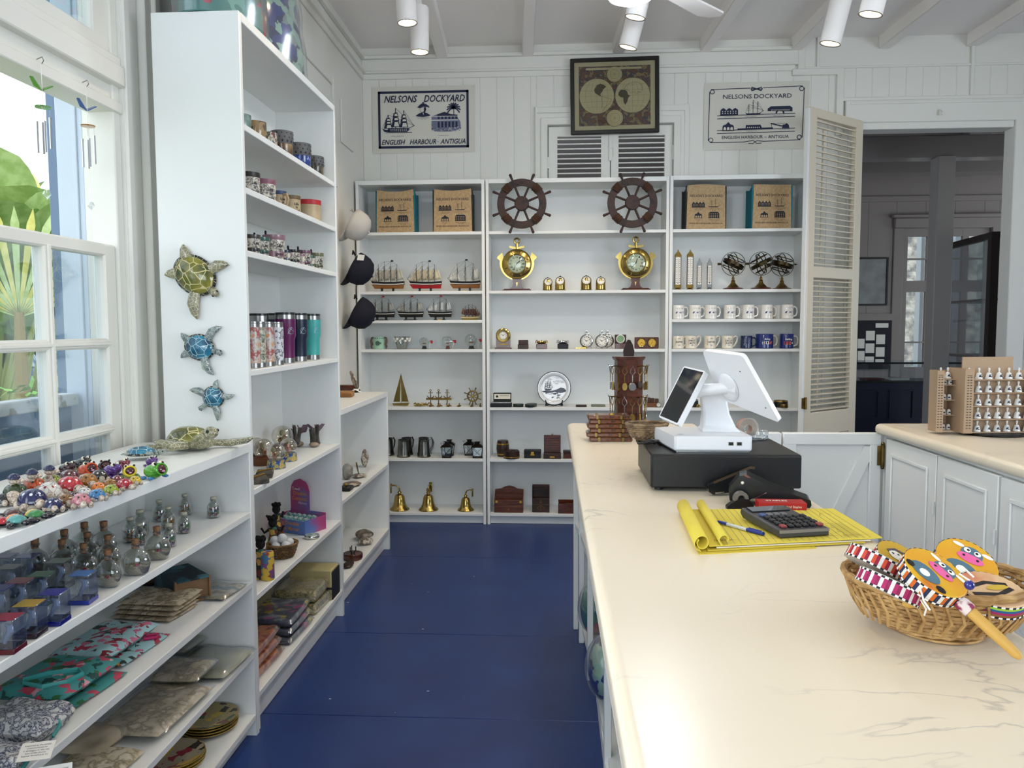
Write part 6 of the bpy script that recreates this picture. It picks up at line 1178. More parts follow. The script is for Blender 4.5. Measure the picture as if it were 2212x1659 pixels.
mosaic('black turtle with a yellow and green shell at the shelf edge', 560, 1225, 280, '#2c7a3c', '#c8a62c', -.3); mosaic('black turtle with a teal and orange shell at the shelf edge', 260, 1320, 310, '#4a8f8c', '#c8741e', -.4); mosaic('black turtle with a brown shell behind the teal and orange one', 200, 1200, 250, '#4a2620', '#3a1a18', -.5); mosaic('black turtle with a red shell cut by the picture edge', 10, 1330, 260, '#a0182a', '#b82030', -.4); mosaic('black turtle with a stone grey shell below the large navy one', 520, 1125, 220, '#8c8474', '#7a725f', -.6)
mosaic('black finned turtle with a pale belly beside the small navy one', 800, 1130, 240, '#a09a8e', '#c0bab0', -.5)
t = thing('stone_tortoise', 'unglazed tan stone tortoise beside the large navy turtle', 'figurine', atz(215 / 7.373, 940 + 1110 / 7.373, LT), -.9, s=.6); obj('shell', M().ell((0, 0, .026), (.032, .027, .026), 0, 16, 10), TORT, t); obj('head', M().ell((.034, 0, .022), (.014, .012, .012)), TORT, t)
# ---- sand bottles, painted bottles and crystal blocks
CORK = mat('#8a6546', .8, noise=('#6b4a32', 120, .4, .6)); SAND = mat('#b5a68c', .95, noise=(['#8c7b62', '#d8ccb4'], 260, .35, .65)); BZT = LZ['a'] + .0008
DKGL = glass('#dfe4e0', .22, .04, name='bottle_glass')
def sandbottle(label, x, y, s=1.0, rz=0, proto=[]):
 p = atz(x / 3.95, 900 + y / 3.95, BZT)
 if proto: return dup(proto[0], label, p, rz, s)
 t = thing('sand_bottle', label, 'bottle', p, rz, 'round corked bottles of sand', s); proto.append(t); w, d = .034, .021
 m = M().at(Matrix.Diagonal((1, d / w, 1, 1))).lathe([(0, 0), (.022, 0), (.029, .006), (w, .024), (w, .036), (.028, .052), (.016, .062), (.0095, .066), (.0095, .074)], 24); m.at(Matrix()).lathe([(.0088, .070), (.011, .074), (.0112, .078), (.0088, .078)], 16); obj('bottle', m, DKGL, t, thick=.0)
 m = M().at(Matrix.Diagonal((.95, d / w * .92, 1, 1))).lathe([(0, .0025), (.021, .0025), (.028, .008), (.0325, .022), (.031, .024), (0, .020)], 22); obj('sand', m, SAND, t)
 obj('cork', M().lathe([(0, .066), (.0078, .066), (.0092, .089), (0, .0895)], 14), CORK, t)
 m = M()
 for a, c, q, kk in ((.006, .024, .006, 0), (-.008, .023, .004, 1), (.014, .024, .004, 2)): m.ell((a, -.010, c), q, kk, 8, 5)
 m.tube([(.006, .0, .022), (.010, .002, .035), (.006, 0, .046)], .0025, 3, 5); obj('ornament', m, [REDP, mat('#e0dcd0', .5), mat('#c8b0a0', .5), mat('#4a5a2c', .6)], t)
for i, (x, y, s, lab) in enumerate(((930, 1445, 1.0, 'front corked sand bottle standing beside the blue topped crystal block'), (1165, 1345, 1.02, 'round corked sand bottle with a pink bead, at the shelf edge'), (1345, 1215, 1.0, 'round corked sand bottle with red and green inside, next to the small painted bottles'), (725, 1375, .98, 'dark corked bottle just behind the blue topped crystal block'), (540, 1345, 1.0, 'dark corked bottle behind the green topped crystal block'), (310, 1350, 1.05, 'dark corked bottle nearest the picture edge, behind the crystal blocks'), (560, 1265, 1.05, 'dark corked bottle in the back row, second from the picture edge'), (755, 1275, 1.0, 'dark corked bottle in the middle of the corked group'), (730, 1190, 1.05, 'dark corked bottle against the shelf back'), (895, 1190, 1.08, 'tall dark corked bottle in the back row by the painted bottles'), (930, 1300, 1.0, 'dark corked bottle between the front and back rows'))):
 sandbottle(lab, x, y, s, rnd.uniform(-.3, .3))
PB = [blotch([('#8a3a60', 1), ('#3a6a8c', 1), ('#c8a83a', 1), ('#b8c4c0', 3)], 130, name='paint_a'), blotch([('#c87a2a', 2), ('#3a7a4a', 1), ('#d0d4c8', 3), ('#2a5a8c', 1)], 130, name='paint_b'), blotch([('#5a2a7a', 1), ('#3a8a5a', 1), ('#c8c8c0', 4), ('#a03040', 1)], 130, name='paint_c')]
for i, (x, y, s, lab) in enumerate(((1825, 858, 1.0, 'painted glass bottle with an orange seahorse, standing alone'), (1580, 832, 1.0, 'painted glass bottle at the back, nearest the lone one'), (1575, 990, .92, 'small painted bottle with a white cap in front of the pair'), (1362, 890, 1.0, 'painted bottle with purple bands in the back row'), (1440, 962, 1.05, 'orange painted bottle in the middle of the painted group'), (1445, 1105, .95, 'red and gold painted bottle at the front of the painted group'), (1200, 1015, 1.15, 'tall purple painted bottle in the back of the painted group'), (1115, 1065, 1.05, 'painted bottle with a red edge, first beside the corked bottles'), (1195, 1090, .9, 'purple painted bottle in front of the tall purple one'))):
 p = atz(x / 3.95, 900 + y / 3.95, BZT); t = thing('painted_bottle', lab, 'bottle', p, rnd.uniform(-.4, .4), 'small painted glass bottles', s)
 obj('bottle', M().lathe([(0, 0), (.018, 0), (.0205, .003), (.0205, .036), (.016, .046), (.010, .051), (.010, .058), (.012, .060), (.010, .062)], 20), DKGL, t); obj('stopper', M().lathe([(0, .055), (.009, .055), (.0095, .068), (0, .069)], 14), mat('#b9b6a2', .5), t)
 m = M().lathe([(0, .003), (.0195, .004), (.0195, .014), (0, .016)], 18)
 for j in range(5): a = j * 1.26 + .4; m.at(TR(.012 * math.cos(a), .012 * math.sin(a), .022 + .006 * (j % 2), rx=a)).ell((0, 0, 0), (.006, .003, .011), 0, 8, 5)
 obj('painting', m, PB[i % 3], t)
CRY = glass('#dfe4ec', .12, .02, name='crystal')
for i, (u, v, c, top, lab) in enumerate(((180, 1300, '#0e2a8c', '#3a78c8', 'crystal block with an etched dolphin and bright blue top, at the end of the rows'), (118, 1345, '#0c1470', '#1c1c9a', 'crystal block with a deep blue top at the shelf edge'), (66, 1372, '#2a1420', '#c8a22c', 'crystal block with a yellow and red top at the shelf edge'), (18, 1405, '#5a0c18', '#a01c40', 'crystal block with a crimson top, nearest the picture edge'), (92, 1302, '#0e3a22', '#1f6a44', 'crystal block with a green top in the middle row'), (130, 1270, '#20302a', '#4f6a5c', 'crystal block with a grey green top in the back row'), (46, 1318, '#500e20', '#8c2444', 'crystal block with a wine red top in the middle row'), (62, 1258, '#101c50', '#24448c', 'crystal block with a mid blue top in the back row'), (14, 1258, '#0e1250', '#22227a', 'crystal block with a violet blue top in the back row'), (24, 1285, '#16181c', '#33363c', 'crystal block with a dark grey top between the blue ones'), (2, 1335, '#0c1470', '#23288c', 'crystal block with a dark blue top cut by the picture edge'))):
 p = atz(u, v, BZT); t = thing('crystal_block', lab, 'crystal block', p, .12, 'laser etched crystal blocks'); a = .0235; hh = .066
 obj('base', M().rbox(-a, -a, 0, a, a, .010, .001), mat(c, .1, coat=.5), t); obj('block', M().rbox(-a, -a, .0102, a, a, hh, .0015), CRY, t)
 obj('refraction_tint', M().rbox(-a * .93, -a * .93, hh + .0002, a * .93, a * .93, hh + .001, .0003), glass(top, .1, .05) if False else mat(top, .15, coat=.6), t)  # base colour refracted up through the crystal, painted on as a thin plate
 m = M().tube([(-.006, 0, .014), (-.002, 0, .026), (.006, 0, .038), (.004, 0, .048), (-.004, 0, .052)], [.003, .005, .007, .006, .002], 0, 7).tube([(.005, 0, .04), (.014, 0, .036)], [.004, .001], 0, 5).tube([(-.004, 0, .02), (-.012, 0, .016)], [.004, .001], 0, 5); obj('etching', m, mat('#9aa6bc', .6), t)
 m = M().at(RIGHT(a + .0004, 0, .013)); m.text('Antigua', .008, 0, 0, 0, shear=.3, bold=.02, width=.036); m.at(FRONT(0, -a - .0004, .013)); obj('lettering', m, INK, t)
# ---- textiles on the lower shelves
def pil(m, w, d, h, T=Matrix(), k=0, e=.6, wob=0.0, nu=20, nv=18, sd=0):
 """soft flat pouch"""
 def f(sgn):
  def g(a, c):
   x, y = 2 * a - 1, 2 * c - 1; b = ((1 - abs(x) ** 6) * (1 - abs(y) ** 6)) ** e
   return (x * w / 2 * (1 - .03 * y * y), y * d / 2 * (1 - .03 * x * x), h / 2 + sgn * (h / 2) * b + (wob * math.sin(a * 9 + sd) * math.cos(c * 7 + sd) * b if sgn > 0 else 0))
  return g
 m.at(T).sheet(f(1), nu, nv, k); vs = len(m.v); g = f(-1); m.sheet(lambda a, c: g(1 - a, c), nu, nv, k); return m
def pouch(name, label, cat, u, v, z, rz, w, d, h, mt, wob=.003, group=None, tilt=0, dz=0, sd=1):
 p = atz(u, v, z); return solo(name, pil(M(), w, d, h, TR(rx=tilt), wob=wob, sd=sd), mt, label, cat, (p.x, p.y, z + .0008 + dz), rz, group)
B1, C1, D1 = LZ['b'], LZ['c'], LZ['d']
FLO = blotch([('#9cc4c8', 9), ('#a83248', 2), ('#c06a84', 2), ('#7a1f2c', 1), ('#2c3a34', 1)], 62, name='floral_teal'); CHR = blotch([('#3f8f8c', 7), ('#c0445c', 2), ('#1c4a44', 1), ('#d8a0a8', 1), ('#2c6a3c', 1)], 55, name='caribbean_teal')
MAPC = mat('#c2b49c', .85, noise=(['#b3a58c', '#7a6c54', '#c8baa4'], 48, .38, .68), bump=.1, bscale=90); LIN = mat('#c4b8a2', .9, noise=('#ab9f88', 12, .4, .6), bump=.15, bscale=200); CORAL = mat('#c9c8c6', .85, noise=(['#2b3350', '#c2c2c2', '#343c58', '#cfcfcc'], 42, .40, .60), bump=.1, bscale=150)
for i in range(4): pouch('map_pouch', ('stitched beige map pouch at the bottom of its pile', 'stitched beige map pouch second from the bottom of its pile', 'stitched beige map pouch third from the bottom of its pile', 'stitched beige map pouch on top of its pile')[i], 'pouch', 350 - 5 * (3 - i), 1318 + 2 * (3 - i), B1, -.12 + .03 * i, .20, .15, .012, MAPC, .002, 'beige map pouches', dz=.0122 * i, sd=i)
pouch('floral_pouch', 'pale blue floral pouch under another with a pink strap', 'pouch', 262, 1405, B1, -.08, .16, .22, .014, FLO, .002, 'pale blue floral pouches')
t = thing('floral_pouch', 'pale blue floral pouch with red flowers, on top', 'pouch', atz(230, 1395, B1 + .016), -.06, 'pale blue floral pouches'); obj('pouch', pil(M(), .17, .24, .032, TR(ry=-.03), wob=.005), FLO, t); obj('strap', M().tube([(.075, .06, .006), (.10, .08, .004), (.105, .06, .004), (.08, .04, .006)], .005, 0, 6), mat('#a81c58', .6), t)
pouch('beach_pouch', 'teal tropical pouch underneath another', 'pouch', 155, 1490, B1, -.1, .17, .19, .014, CHR, .002, 'teal tropical pouches')
t = thing('beach_pouch', 'teal tropical pouch with a looped turquoise wrist strap, on top', 'pouch', atz(125, 1478, B1 + .016), -.08, 'teal tropical pouches'); obj('pouch', pil(M(), .20, .22, .034, TR(ry=-.03), wob=.003), CHR, t); obj('wrist_strap', M().at(Matrix.Diagonal((1, 1, 1.6, 1))).tube([(-.03, -.07, .020), (.03, -.085, .021), (.07, -.06, .023), (.08, -.02, .024), (.055, .0, .024), (.0, -.03, .024), (-.04, -.06, .021)], .0045, 0, 6), mat('#3f9c98', .5), t)
obj('rivet', M().ell((.088, .095, .014), .006), GOLD, t)
t = thing('sea_box', 'open ended cardboard box wrapped in a dark sea print', 'box', (-1.20, 2.41, B1 + .0022), -.75); SEA = blotch([('#173340', 4), ('#1f5060', 3), ('#3d6f7a', 1), ('#0e1f28', 2)], 26, name='sea_print')
m = M().box(-.09, -.055, 0, .09, -.051, .072).box(-.09, .051, 0, .09, .055, .072).box(-.09, -.055, .07, .09, .055, .074).box(-.09, -.055, 0, .09, .055, .004); obj('sleeve', m, SEA, t); obj('cardboard', M().box(-.085, -.050, .004, .080, .050, .068).box(.080, -.0555, -.0005, .0905, -.0505, .0745).box(.080, .0505, -.0005, .0905, .0555, .0745).box(.080, -.05, -.0005, .0905, .05, .005), mat('#8a6a4c', .8), t)
m = M().at(FRONT(.02, -.0556, .016)).text('Antigua', .02, 0, 0, 0, shear=.3, width=.07); obj('lettering', m, PAPER, t)
def wrapped(name, label, cat, u, v, z, rz, w, d, h, inner, dz=0, group=None, sd=0, tilt=0, over=.02):
 p = atz(u, v, z); t = thing(name, label, cat, (p.x, p.y, z + .001 + dz), rz, group, rx=tilt); obj('contents', pil(M(), w, d, h, wob=.002, sd=sd), inner, t)
 obj('plastic_wrap', pil(M(), w + over, d + over, h + .006, TR(0, 0, -.0006), wob=.004, sd=sd + 2, nu=16, nv=12), PLASTIC, t); return t
wrapped('wrapped_print', 'sea print packed in a clear plastic sleeve sticking over the shelf edge', 'packaged print', 470, 1280, B1, -.12, .13, .16, .012, mat('#7d8a86', .7, noise=(['#3c5a60', '#b0a890', '#5f4a34'], 18, .35, .65)))
pouch('map_roll', 'dark rolled leather pieces behind the beige map pouches', 'roll', 310, 1262, B1, -.1, .12, .05, .03, DKWOOD)
TOW = mat('#a8aa98', .9, noise=('#949684', 8, .4, .6)); LINB = mat('#cfc3ac', .9, noise=(['#c0b498', '#8f826a', '#d2c6b0'], 30, .38, .64))
wrapped('tea_towel', 'grey green folded tea towel in plastic at the top of the towel row', 'tea towel', 400, 1412, C1, -.15, .12, .19, .02, TOW, dz=.036, group='wrapped tea towels', sd=3)
wrapped('tea_towel', 'pale tea towels in clear plastic under the grey green one', 'tea towel', 455, 1440, C1, -.05, .20, .22, .026, mat('#a8a893', .9, noise=('#8f907c', 9, .4, .6)), group='wrapped tea towels', sd=1)
wrapped('tea_towel', 'long beige printed tea towel in plastic with a rolled edge', 'tea towel', 335, 1545, C1, -.06, .20, .30, .034, LINB, dz=.002, group='wrapped tea towels', sd=5)
wrapped('tea_towel', 'beige tea towel in crinkled plastic behind the long one', 'tea towel', 395, 1480, C1, .0, .15, .15, .026, LINB, dz=.033, group='wrapped tea towels', sd=8)
pouch('tea_towel', 'folded tan tea towel out of its wrapping', 'tea towel', 205, 1612, C1, -.1, .13, .15, .03, LIN, .004, sd=2, dz=.004)
pouch('tea_towel', 'striped linen towel at the lowest corner under the tags', 'tea towel', 215, 1652, C1, -.1, .18, .12, .022, LINB, .004, sd=4)
def tagged(label, u, v, z, rz, w, d, h, tg, lines, tp, tr):
 t = thing('coral_pouch', label, 'pouch', atz(u, v, z), rz, 'navy coral print pouches'); t.location.z = z + .001; obj('pouch', pil(M(), w, d, h, wob=.004, e=.4), CORAL, t); obj('strap', M().tube([(w * .42, d * .1, h * .7), (w * .52, 0, h * .4), (w * .56, -.03, h * .2)], .004, 0, 6), mat('#3f8f8c', .6), t)
 obj('clasp', M().tube([(w * .55, -.03, h * .22), (w * .60, -.05, h * .1), (w * .64, -.07, .004)], .0025, 0, 6), CHROME, t)
 m = M().at(TR(*tp, rx=tr[0], ry=tr[1], rz=tr[2])).box(-.03, -.022, -.0004, .03, .022, .0004, 0)
 for i, s in enumerate(lines): m.text(s, .0036, 0, .012 - .0062 * i, 1, .0012, width=.046 if i % 2 == 0 else .036)
 obj('price_tag', m, [PAPER, INK], t)
tl = ('Explored as the postal', 'of island and forestry fun', 'it all began in the sea', 'love of the shores', 'hand finished in')
tagged('coral print pouch with a turquoise strap and a hanging white card', 55, 1580, B1 - .0, -.1, .16, .12, .05, 0, tl, (.150, -.10, -.03), (1.2, 0, .5))
tagged('coral print pouch at the picture edge with a white card lying beside it', 10, 1650, B1 + .0, .0, .10, .08, .03, 0, tl, (.07, -.005, .03), (.35, 0, .3))
PLG = mat('#b89a4c', .3, .6); PLF = blotch([('#9c8f5c', 7), ('#c0a63c', 2), ('#4a5a2c', 1), ('#8c2c2c', 1), ('#2c2418', 1)], 40, name='plate_a', coat=.6, rough=.25); PLF2 = blotch([('#a09478', 6), ('#8c2430', 2), ('#c09a34', 2), ('#2c2418', 1)], 34, name='plate_b', coat=.6, rough=.25)
for n, (u, v, r, mt, labs) in enumerate(((452, 1572, .092, PLF, ('lowest gold rimmed plate of the pile against the bookcase', 'second gold rimmed plate of the pile against the bookcase', 'third gold rimmed plate of the pile against the bookcase', 'top plate with green lettering of the pile against the bookcase')), (375, 1650, .092, PLF2, ('lowest gold rimmed plate of the floral pile', 'middle gold rimmed plate of the floral pile', 'top plate with red and yellow flowers of the floral pile')))):
 p = atz(u, v, D1)
 for i, lab in enumerate(labs):
  t = thing('decorated_plate', lab, 'plate', (p.x + .002 * (i % 2), p.y, D1 + .001 + .009 * i), .2 * i, 'gold rimmed decorated plates'); obj('plate', M().lathe([(0, 0), (r * .5, 0), (r, .012), (r, .0145), (r * .95, .0145), (r * .5, .004)], 40), PLG, t); obj('print', M().lathe([(0, .0042), (r * .5, .0044), (r * .965, .0150)], 40), mt, t)
# ================================================================ tall bookcase stock
def inx(u, v, z, dx): p = atx(u, v, TX - dx); return (p.x, max(2.648, min(p.y, 3.640)), z + .0008)
DRIP = [blotch([('#2a1d18', 3), ('#8a7452', 3), ('#5a4a3a', 2)], 40, name='glaze_a', coat=.6, rough=.25), mat('#7c7668', .3, noise=(['#2a2622', '#c8c2b0', '#5a3038'], 40, .35, .62), coat=.5), mat('#4a3222', .25, noise=('#a08660', 18, .35, .6), coat=.5), mat('#24346e', .2, noise=(['#2c4a9c', '#c8d0e0'], 50, .5, .72), coat=.5), mat('#2a2624', .25, noise=('#6b5f4c', 16, .4, .65), coat=.5), mat('#4e6a66', .3, noise=('#8aa09a', 14, .4, .6), coat=.4)]
GREYC = mat('#5a5a5c', .5); SPECK = lambda c: mat('#c4bfb4', .35, noise=(['#3a3634', '#cfcac0'], 90, .38, .55), coat=.3)
SPK = SPECK(0); BUFF = mat('#b5a283', .4, noise=('#a08c6c', 10, .4, .6))
def potmug(label, loc, r, h, body, band=None, bandc=None, handle=1.0, group='stoneware mugs', dots=False, script=False, spoon=False, name='stoneware_mug', cat='mug', tp=.92):
 t = thing(name, label, cat, loc, handle, group)
 zb = h * .55 if dots else h * .8
 obj('cup', M().lathe([(0, 0), (r * tp * .92, 0), (r * tp, .004), (r, zb)] + ([] if band else [(r, h), (r * .93, h), (r * .9, .01), (0, .008)]), 26), body, t)
 if band:
  m = M().lathe([(r, zb), (r * 1.03, zb + .002), (r * 1.03, h), (r * .94, h), (r * .9, .012), (0, .010)], 26)
  if dots:
   for i in range(14):
    for j in range(3): a = 2 * PI * i / 14 + j * .2; m.at(TR(r * 1.03 * math.cos(a), r * 1.03 * math.sin(a), zb + (h - zb) * (.2 + .3 * j), rz=a)).ell((0, 0, 0), (.0015, .0028 + .002 * ((i * 3 + j) % 3 == 0), .003 + .002 * ((i * 3 + j) % 3 == 0)), 1, 6, 4)
  obj('band', m, [band, bandc or INK], t)
 obj('handle', M().tube([(r * .97, 0, h * .8), (r + .016, 0, h * .8), (r + .025, 0, h * .55), (r + .016, 0, h * .28), (r * .97, 0, h * .22)], .0055, 0, 7), body, t)
 if script: m = M(); wrap(m, r * (tp + 1) / 2 + .0015, lambda s: [s.text(w, h * .13, 0, h * (.5 - .16 * i), 0, bold=.02) for i, w in enumerate(('Life', 'is', 'good'))], .001); m2 = obj('lettering', m, INK, t); m2.rotation_euler = (0, 0, .9 - handle)
 if spoon: obj('spoon', M().tube([(0, 0, .012), (.01, r * .6, h + .004)], .003, 0, 6).ell((.012, r * .66, h + .010), (.006, .004, .009), 0, 8, 6), mat('#1c1414', .5), t)
for a in (('stoneware mug of grey blue glaze, first on the top mug shelf', 520, 250, .036, .085, DRIP[5]), ('brown and black dripped stoneware mug', 552, 265, .040, .095, DRIP[0]), ('grey and plum dripped stoneware mug', 578, 275, .037, .085, DRIP[1])): potmug(a[0], inx(a[1], a[2], TZ['a'], .10), *a[3:], handle=2.2)
for a in (('tall stoneware mug with a dotted grey collar over brown glaze', 609, 300, .044, .115, DRIP[2]), ('tall stoneware mug with a dotted grey collar over blue glaze', 648, 320, .046, .118, DRIP[3]), ('tall stoneware mug with a dotted collar over dark glaze, its handle in front', 678, 345, .044, .105, DRIP[4])): potmug(a[0], inx(a[1], a[2], TZ['a'], .08), *a[3:], band=GREYC, dots=True, handle=2.4 if a[1] < 670 else -1.2)
for a in (('speckled white stoneware mug with a dark rim', 538, 390, .038, .090, SPK, mat('#2c2826', .4)), ('speckled white stoneware mug with a pink rim', 571, 400, .042, .092, SPK, mat('#8a5a6a', .4)), ('buff stoneware mug with a blue rim, small', 601, 420, .032, .075, BUFF, mat('#2c4468', .4)), ('buff stoneware mug with a brown rim and black lettering', 629, 430, .038, .082, BUFF, mat('#6b5a3c', .4))): potmug(a[0], inx(a[1], a[2], TZ['b'], .08), *a[3:6], band=a[6], handle=2.4 if a[1] != 601 else -.5, script=True, group='speckled stoneware mugs', tp=1)
potmug('wide buff stoneware mug with a thin red rim', inx(667, 455, TZ['b'], .09), .054, .105, BUFF, band=REDP, handle=2.4, tp=1);
for a in (('small speckled jar with a dark rim and spoon, first in its row', 545, 515, .028, .072, '#3a3634'), ('small speckled jar with a green glaze collar', 564, 525, .030, .072, '#2f5a50'), ('wide speckled jar with a pink collar', 592, 535, .042, .095, '#8a6a74'), ('tiny speckled jar with a navy collar', 616, 545, .022, .050, '#1c2444'), ('small speckled jar with a black collar', 634, 548, .027, .062, '#1c1a1c'), ('small speckled jar half hidden with a pink collar', 648, 550, .022, .052, '#8a6a74'), ('speckled jar with a mauve collar beside the teal one', 656, 555, .030, .072, '#6a4a5c'), ('tiny speckled jar with a teal collar', 669, 560, .023, .058, '#3a5a52'), ('speckled jar with an olive collar at the end of the row', 684, 560, .031, .078, '#6a6a50')):
 potmug(a[0], inx(a[1], a[2], TZ['c'], .055), a[3], a[4], SPK, band=mat(a[5], .35, coat=.4), handle=2.4, group='small stoneware jars', spoon=True, name='stoneware_jar', cat='jar', tp=.85, script=a[3] > .025)
def tumbler(label, loc, r, h, col, rz=0, art=None, tapered=True):
 t = thing('steel_tumbler', label, 'tumbler', loc, rz, 'steel travel tumblers'); zt = h * .5
 pr = [(0, 0), (r * .86, 0), (r * .86, h * .10), (r * .87, zt - .012), (r, zt + .008), (r, h * .87)] if tapered else [(0, 0), (r, 0), (r, h * .88)]
 obj('body', M().lathe([(0, h * .1), (pr[1][0] + .0006, h * .1)] + [(a + .0006, c) for a, c in pr if c > h * .1] , 28), col, t)
 obj('steel_base', M().lathe([(0, 0), (pr[1][0], 0), (pr[1][0], h * .1 + .001)], 28), STEEL, t); obj('steel_band', M().lathe([(r, h * .87), (r, h * .955), (r * .9, h * .955)], 28), STEEL, t); obj('lid', M().lathe([(r * .98, h * .956), (r * 1.0, h * .97), (r * .98, h), (0, h * .995)], 28), mat('#23262b', .25) if tapered else STEEL, t)
 if art: m = M(); wrap(m, r + .0008, art); obj('print', m, [mat('#8fa5ad', .4, .4), INK], t).rotation_euler = (0, 0, .9)
def crest(s): s.ring(0, .13, .012, .0132, 0); s.line([(-.014, .118), (-.002, .138), (.004, .145)], .0015, 0); s.line([(-.002, .138), (.012, .128)], .0015, 0)
for lab, u, col in (('plum purple steel tumbler beside the patterned cans', 618, '#5c1450'), ('navy steel tumbler between the plum and turquoise ones', 645, '#0f1c36'), ('turquoise steel tumbler between the two navy ones', 674, '#3fa3a0'), ('navy steel tumbler behind the turquoise one', 687, '#10182e')): tumbler(lab, inx(u, 780, TZ['d'], .07 if u != 687 else .15), .041, .205, mat(col, .35), art=crest if u != 618 else crest)
tumbler('dark lidded steel tumbler behind the patterned cans', inx(600, 780, TZ['d'], .16), .041, .205, mat('#2c2440', .35)); tumbler('grey lidded steel tumbler at the near bookcase side', inx(560, 780, TZ['d'], .16), .041, .200, STEEL)
WP = mat('#c9ccd2', .35, noise=(['#2a2a34', '#cfd2d8'], 70, .36, .5)); PALM = mat('#c4c2b2', .3, noise=(['#3a4a34', '#cfcdbf', '#8a8a78'], 40, .36, .6)); STAR = mat('#b5bcbc', .3, noise=(['#a03a34', '#c0c6c4', '#c88a5a'], 30, .34, .62))
for lab, u, v, mt in (('slim can printed with black leaves on white', 597, 785, WP), ('slim can printed with orange starfish', 577, 788, STAR), ('slim can printed with a palm tree', 559, 792, PALM), ('slim can almost hidden by the near bookcase side', 546, 796, STAR)): tumbler(lab, inx(u, v, TZ['d'], .05), .029 if u > 560 else .027, .165, mt, tapered=False)
# globes, driftwood sculptures
GLB = glass('#f4efe6', .16, .02, name='globe_glass'); SEAB = mat('#1f4474', .3, noise=(['#2a5a94', '#c8b04a', '#1a3a64'], 60, .35, .7))
for lab, u, v, r, dx, bc, ic in (('snow globe on a blue sea base at the front', 597, 1014, .037, .07, SEAB, '#b05a3c'), ('snow globe on a blue base with yellow fish, behind the front one', 624, 1003, .035, .08, SEAB, '#c08a8a'), ('large amber snow globe behind the blue based ones', 611, 985, .048, .19, mat('#5a3a1c', .5), '#8a5a28'), ('amber snow globe beside the near bookcase side', 569, 1005, .042, .15, mat('#6a3a1c', .5), '#8a4a1c'), ('amber snow globe almost hidden by the near bookcase side', 554, 990, .04, .2, mat('#5a3a1c', .5), '#7a4a20')):
 t = thing('snow_globe', lab, 'snow globe', inx(u, v, TZ['e'], dx), 0, 'snow globes'); obj('base', M().lathe([(0, 0), (r * .98, 0), (r * 1.0, .006), (r * .92, .03), (r * .7, .034), (0, .034)], 22), bc, t); obj('globe', M().ell((0, 0, .034 + r * .75), (r, r, r * .98), 0, 22, 14), GLB, t)
 m = M()
 for i in range(4): m.at(TR(rnd.uniform(-.3, .3) * r, rnd.uniform(-.3, .3) * r, .034 + r * (.3 + .25 * i), rz=i)).ell((0, 0, 0), (r * .3, r * .2, r * .3), i % 2, 8, 5)
 obj('figure', m, [mat(ic, .5), mat('#8a8a6a', .5)], t)
DRIFT = mat('#5c5650', .8, noise=('#3c3834', 40, .4, .6), bump=.4, bscale=90); PEB = mat('#a3927e', .8, noise=('#8a7a68', 30, .4, .6))
for lab, u, v, dx, rz in (('driftwood sculpture with a purple butterfly, standing alone', 681, 965, .09, .2), ('driftwood sculpture with a butterfly behind the snow globes', 641, 975, .17, -.3)):
 t = thing('driftwood_sculpture', lab, 'sculpture', inx(u, v, TZ['e'], dx), rz + PI / 2, 'driftwood butterfly sculptures'); obj('pebble_base', M().ell((.012, 0, .013), (.03, .024, .013), 0, 12, 8).ell((-.022, .004, .012), (.026, .022, .012), 0, 12, 8), PEB, t)
 m = M()
 for px, py, L in ((-.055, .0, .09), (-.02, .012, .085), (.02, -.004, .09), (-.04, -.012, .105)): m.tube([(px * .2, py, .016), (px * .6, py, L * .5), (px, py * 1.4, L)], [.011, .009, .008], 0, 7)
 obj('driftwood', m, DRIFT, t)
 m = M()
 for s in (-1, 1): m.at(TR(.028, s * .004, .075, rx=s * .5, ry=.6)).prism([(-.005, 0), (-.03, .03), (-.012, .045), (.01, .03), (.03, .012), (.02, -.01)] if s > 0 else [(-.005, 0), (-.03, -.03), (-.012, -.045), (.01, -.03), (.03, -.012), (.02, .01)], 0, .0015)
 m.at(Matrix()).tube([(.01, 0, .1), (.04, 0, .06)], .003, 0, 6); obj('butterfly', m, mat('#6d5468', .6, noise=('#8a7080', 60, .4, .6)), t)
for lab, u, v, rz in (('grey carved starfish panel with a gold chain at the shelf edge', 572, 1030, .3), ('smaller grey carved panel below the one with the gold chain', 560, 1048, .5)):
 p = inx(u, v, TZ['e'], .05 if u > 565 else .03); solo('carved_plaque', M().rbox(-.03, -.045, 0, .03, .045, .02, .004).tube([(-.025 + .006 * i, -.03 + .007 * i, .024) for i in range(9)], .003, 1, 5), [DRIFT, GOLD], lab, 'ornament', p, rz)
# mirror display, golf balls, rag dolls
DL = Vector((TX - .150, 3.50, TZ['f'] + .001)); t = thing('mirror_display', 'pink and blue counter display box of folding compact mirrors', 'display box', DL, -.42)
PINK = mat('#b04a7c', .4, noise=('#5a78b8', 7, .42, .58)); BLU = mat('#3a6eb0', .4)
w, d = .105, .070; m = M().box(-w, -d, 0, w, d, .003).box(-w, -d, .0, w, -d + .003, .062).box(-w, d - .003, 0, w, d, .075).box(-w, -d, 0, -w + .003, d, .065).box(w - .003, -d, 0, w, d, .065); obj('tray', m, PINK, t)
mm = M().at(FRONT(0, d, 0)).prism([(-w, .0), (w * .1, 0), (w * .1, .16)] + [(-w * .45 + w * .5 * math.cos(a), .175 + .045 * math.sin(a)) for a in (.3, .8, 1.57, 2.3, 2.9)] + [(-w, .15)], -.002, .002); obj('header_card', mm, [PINK], t)
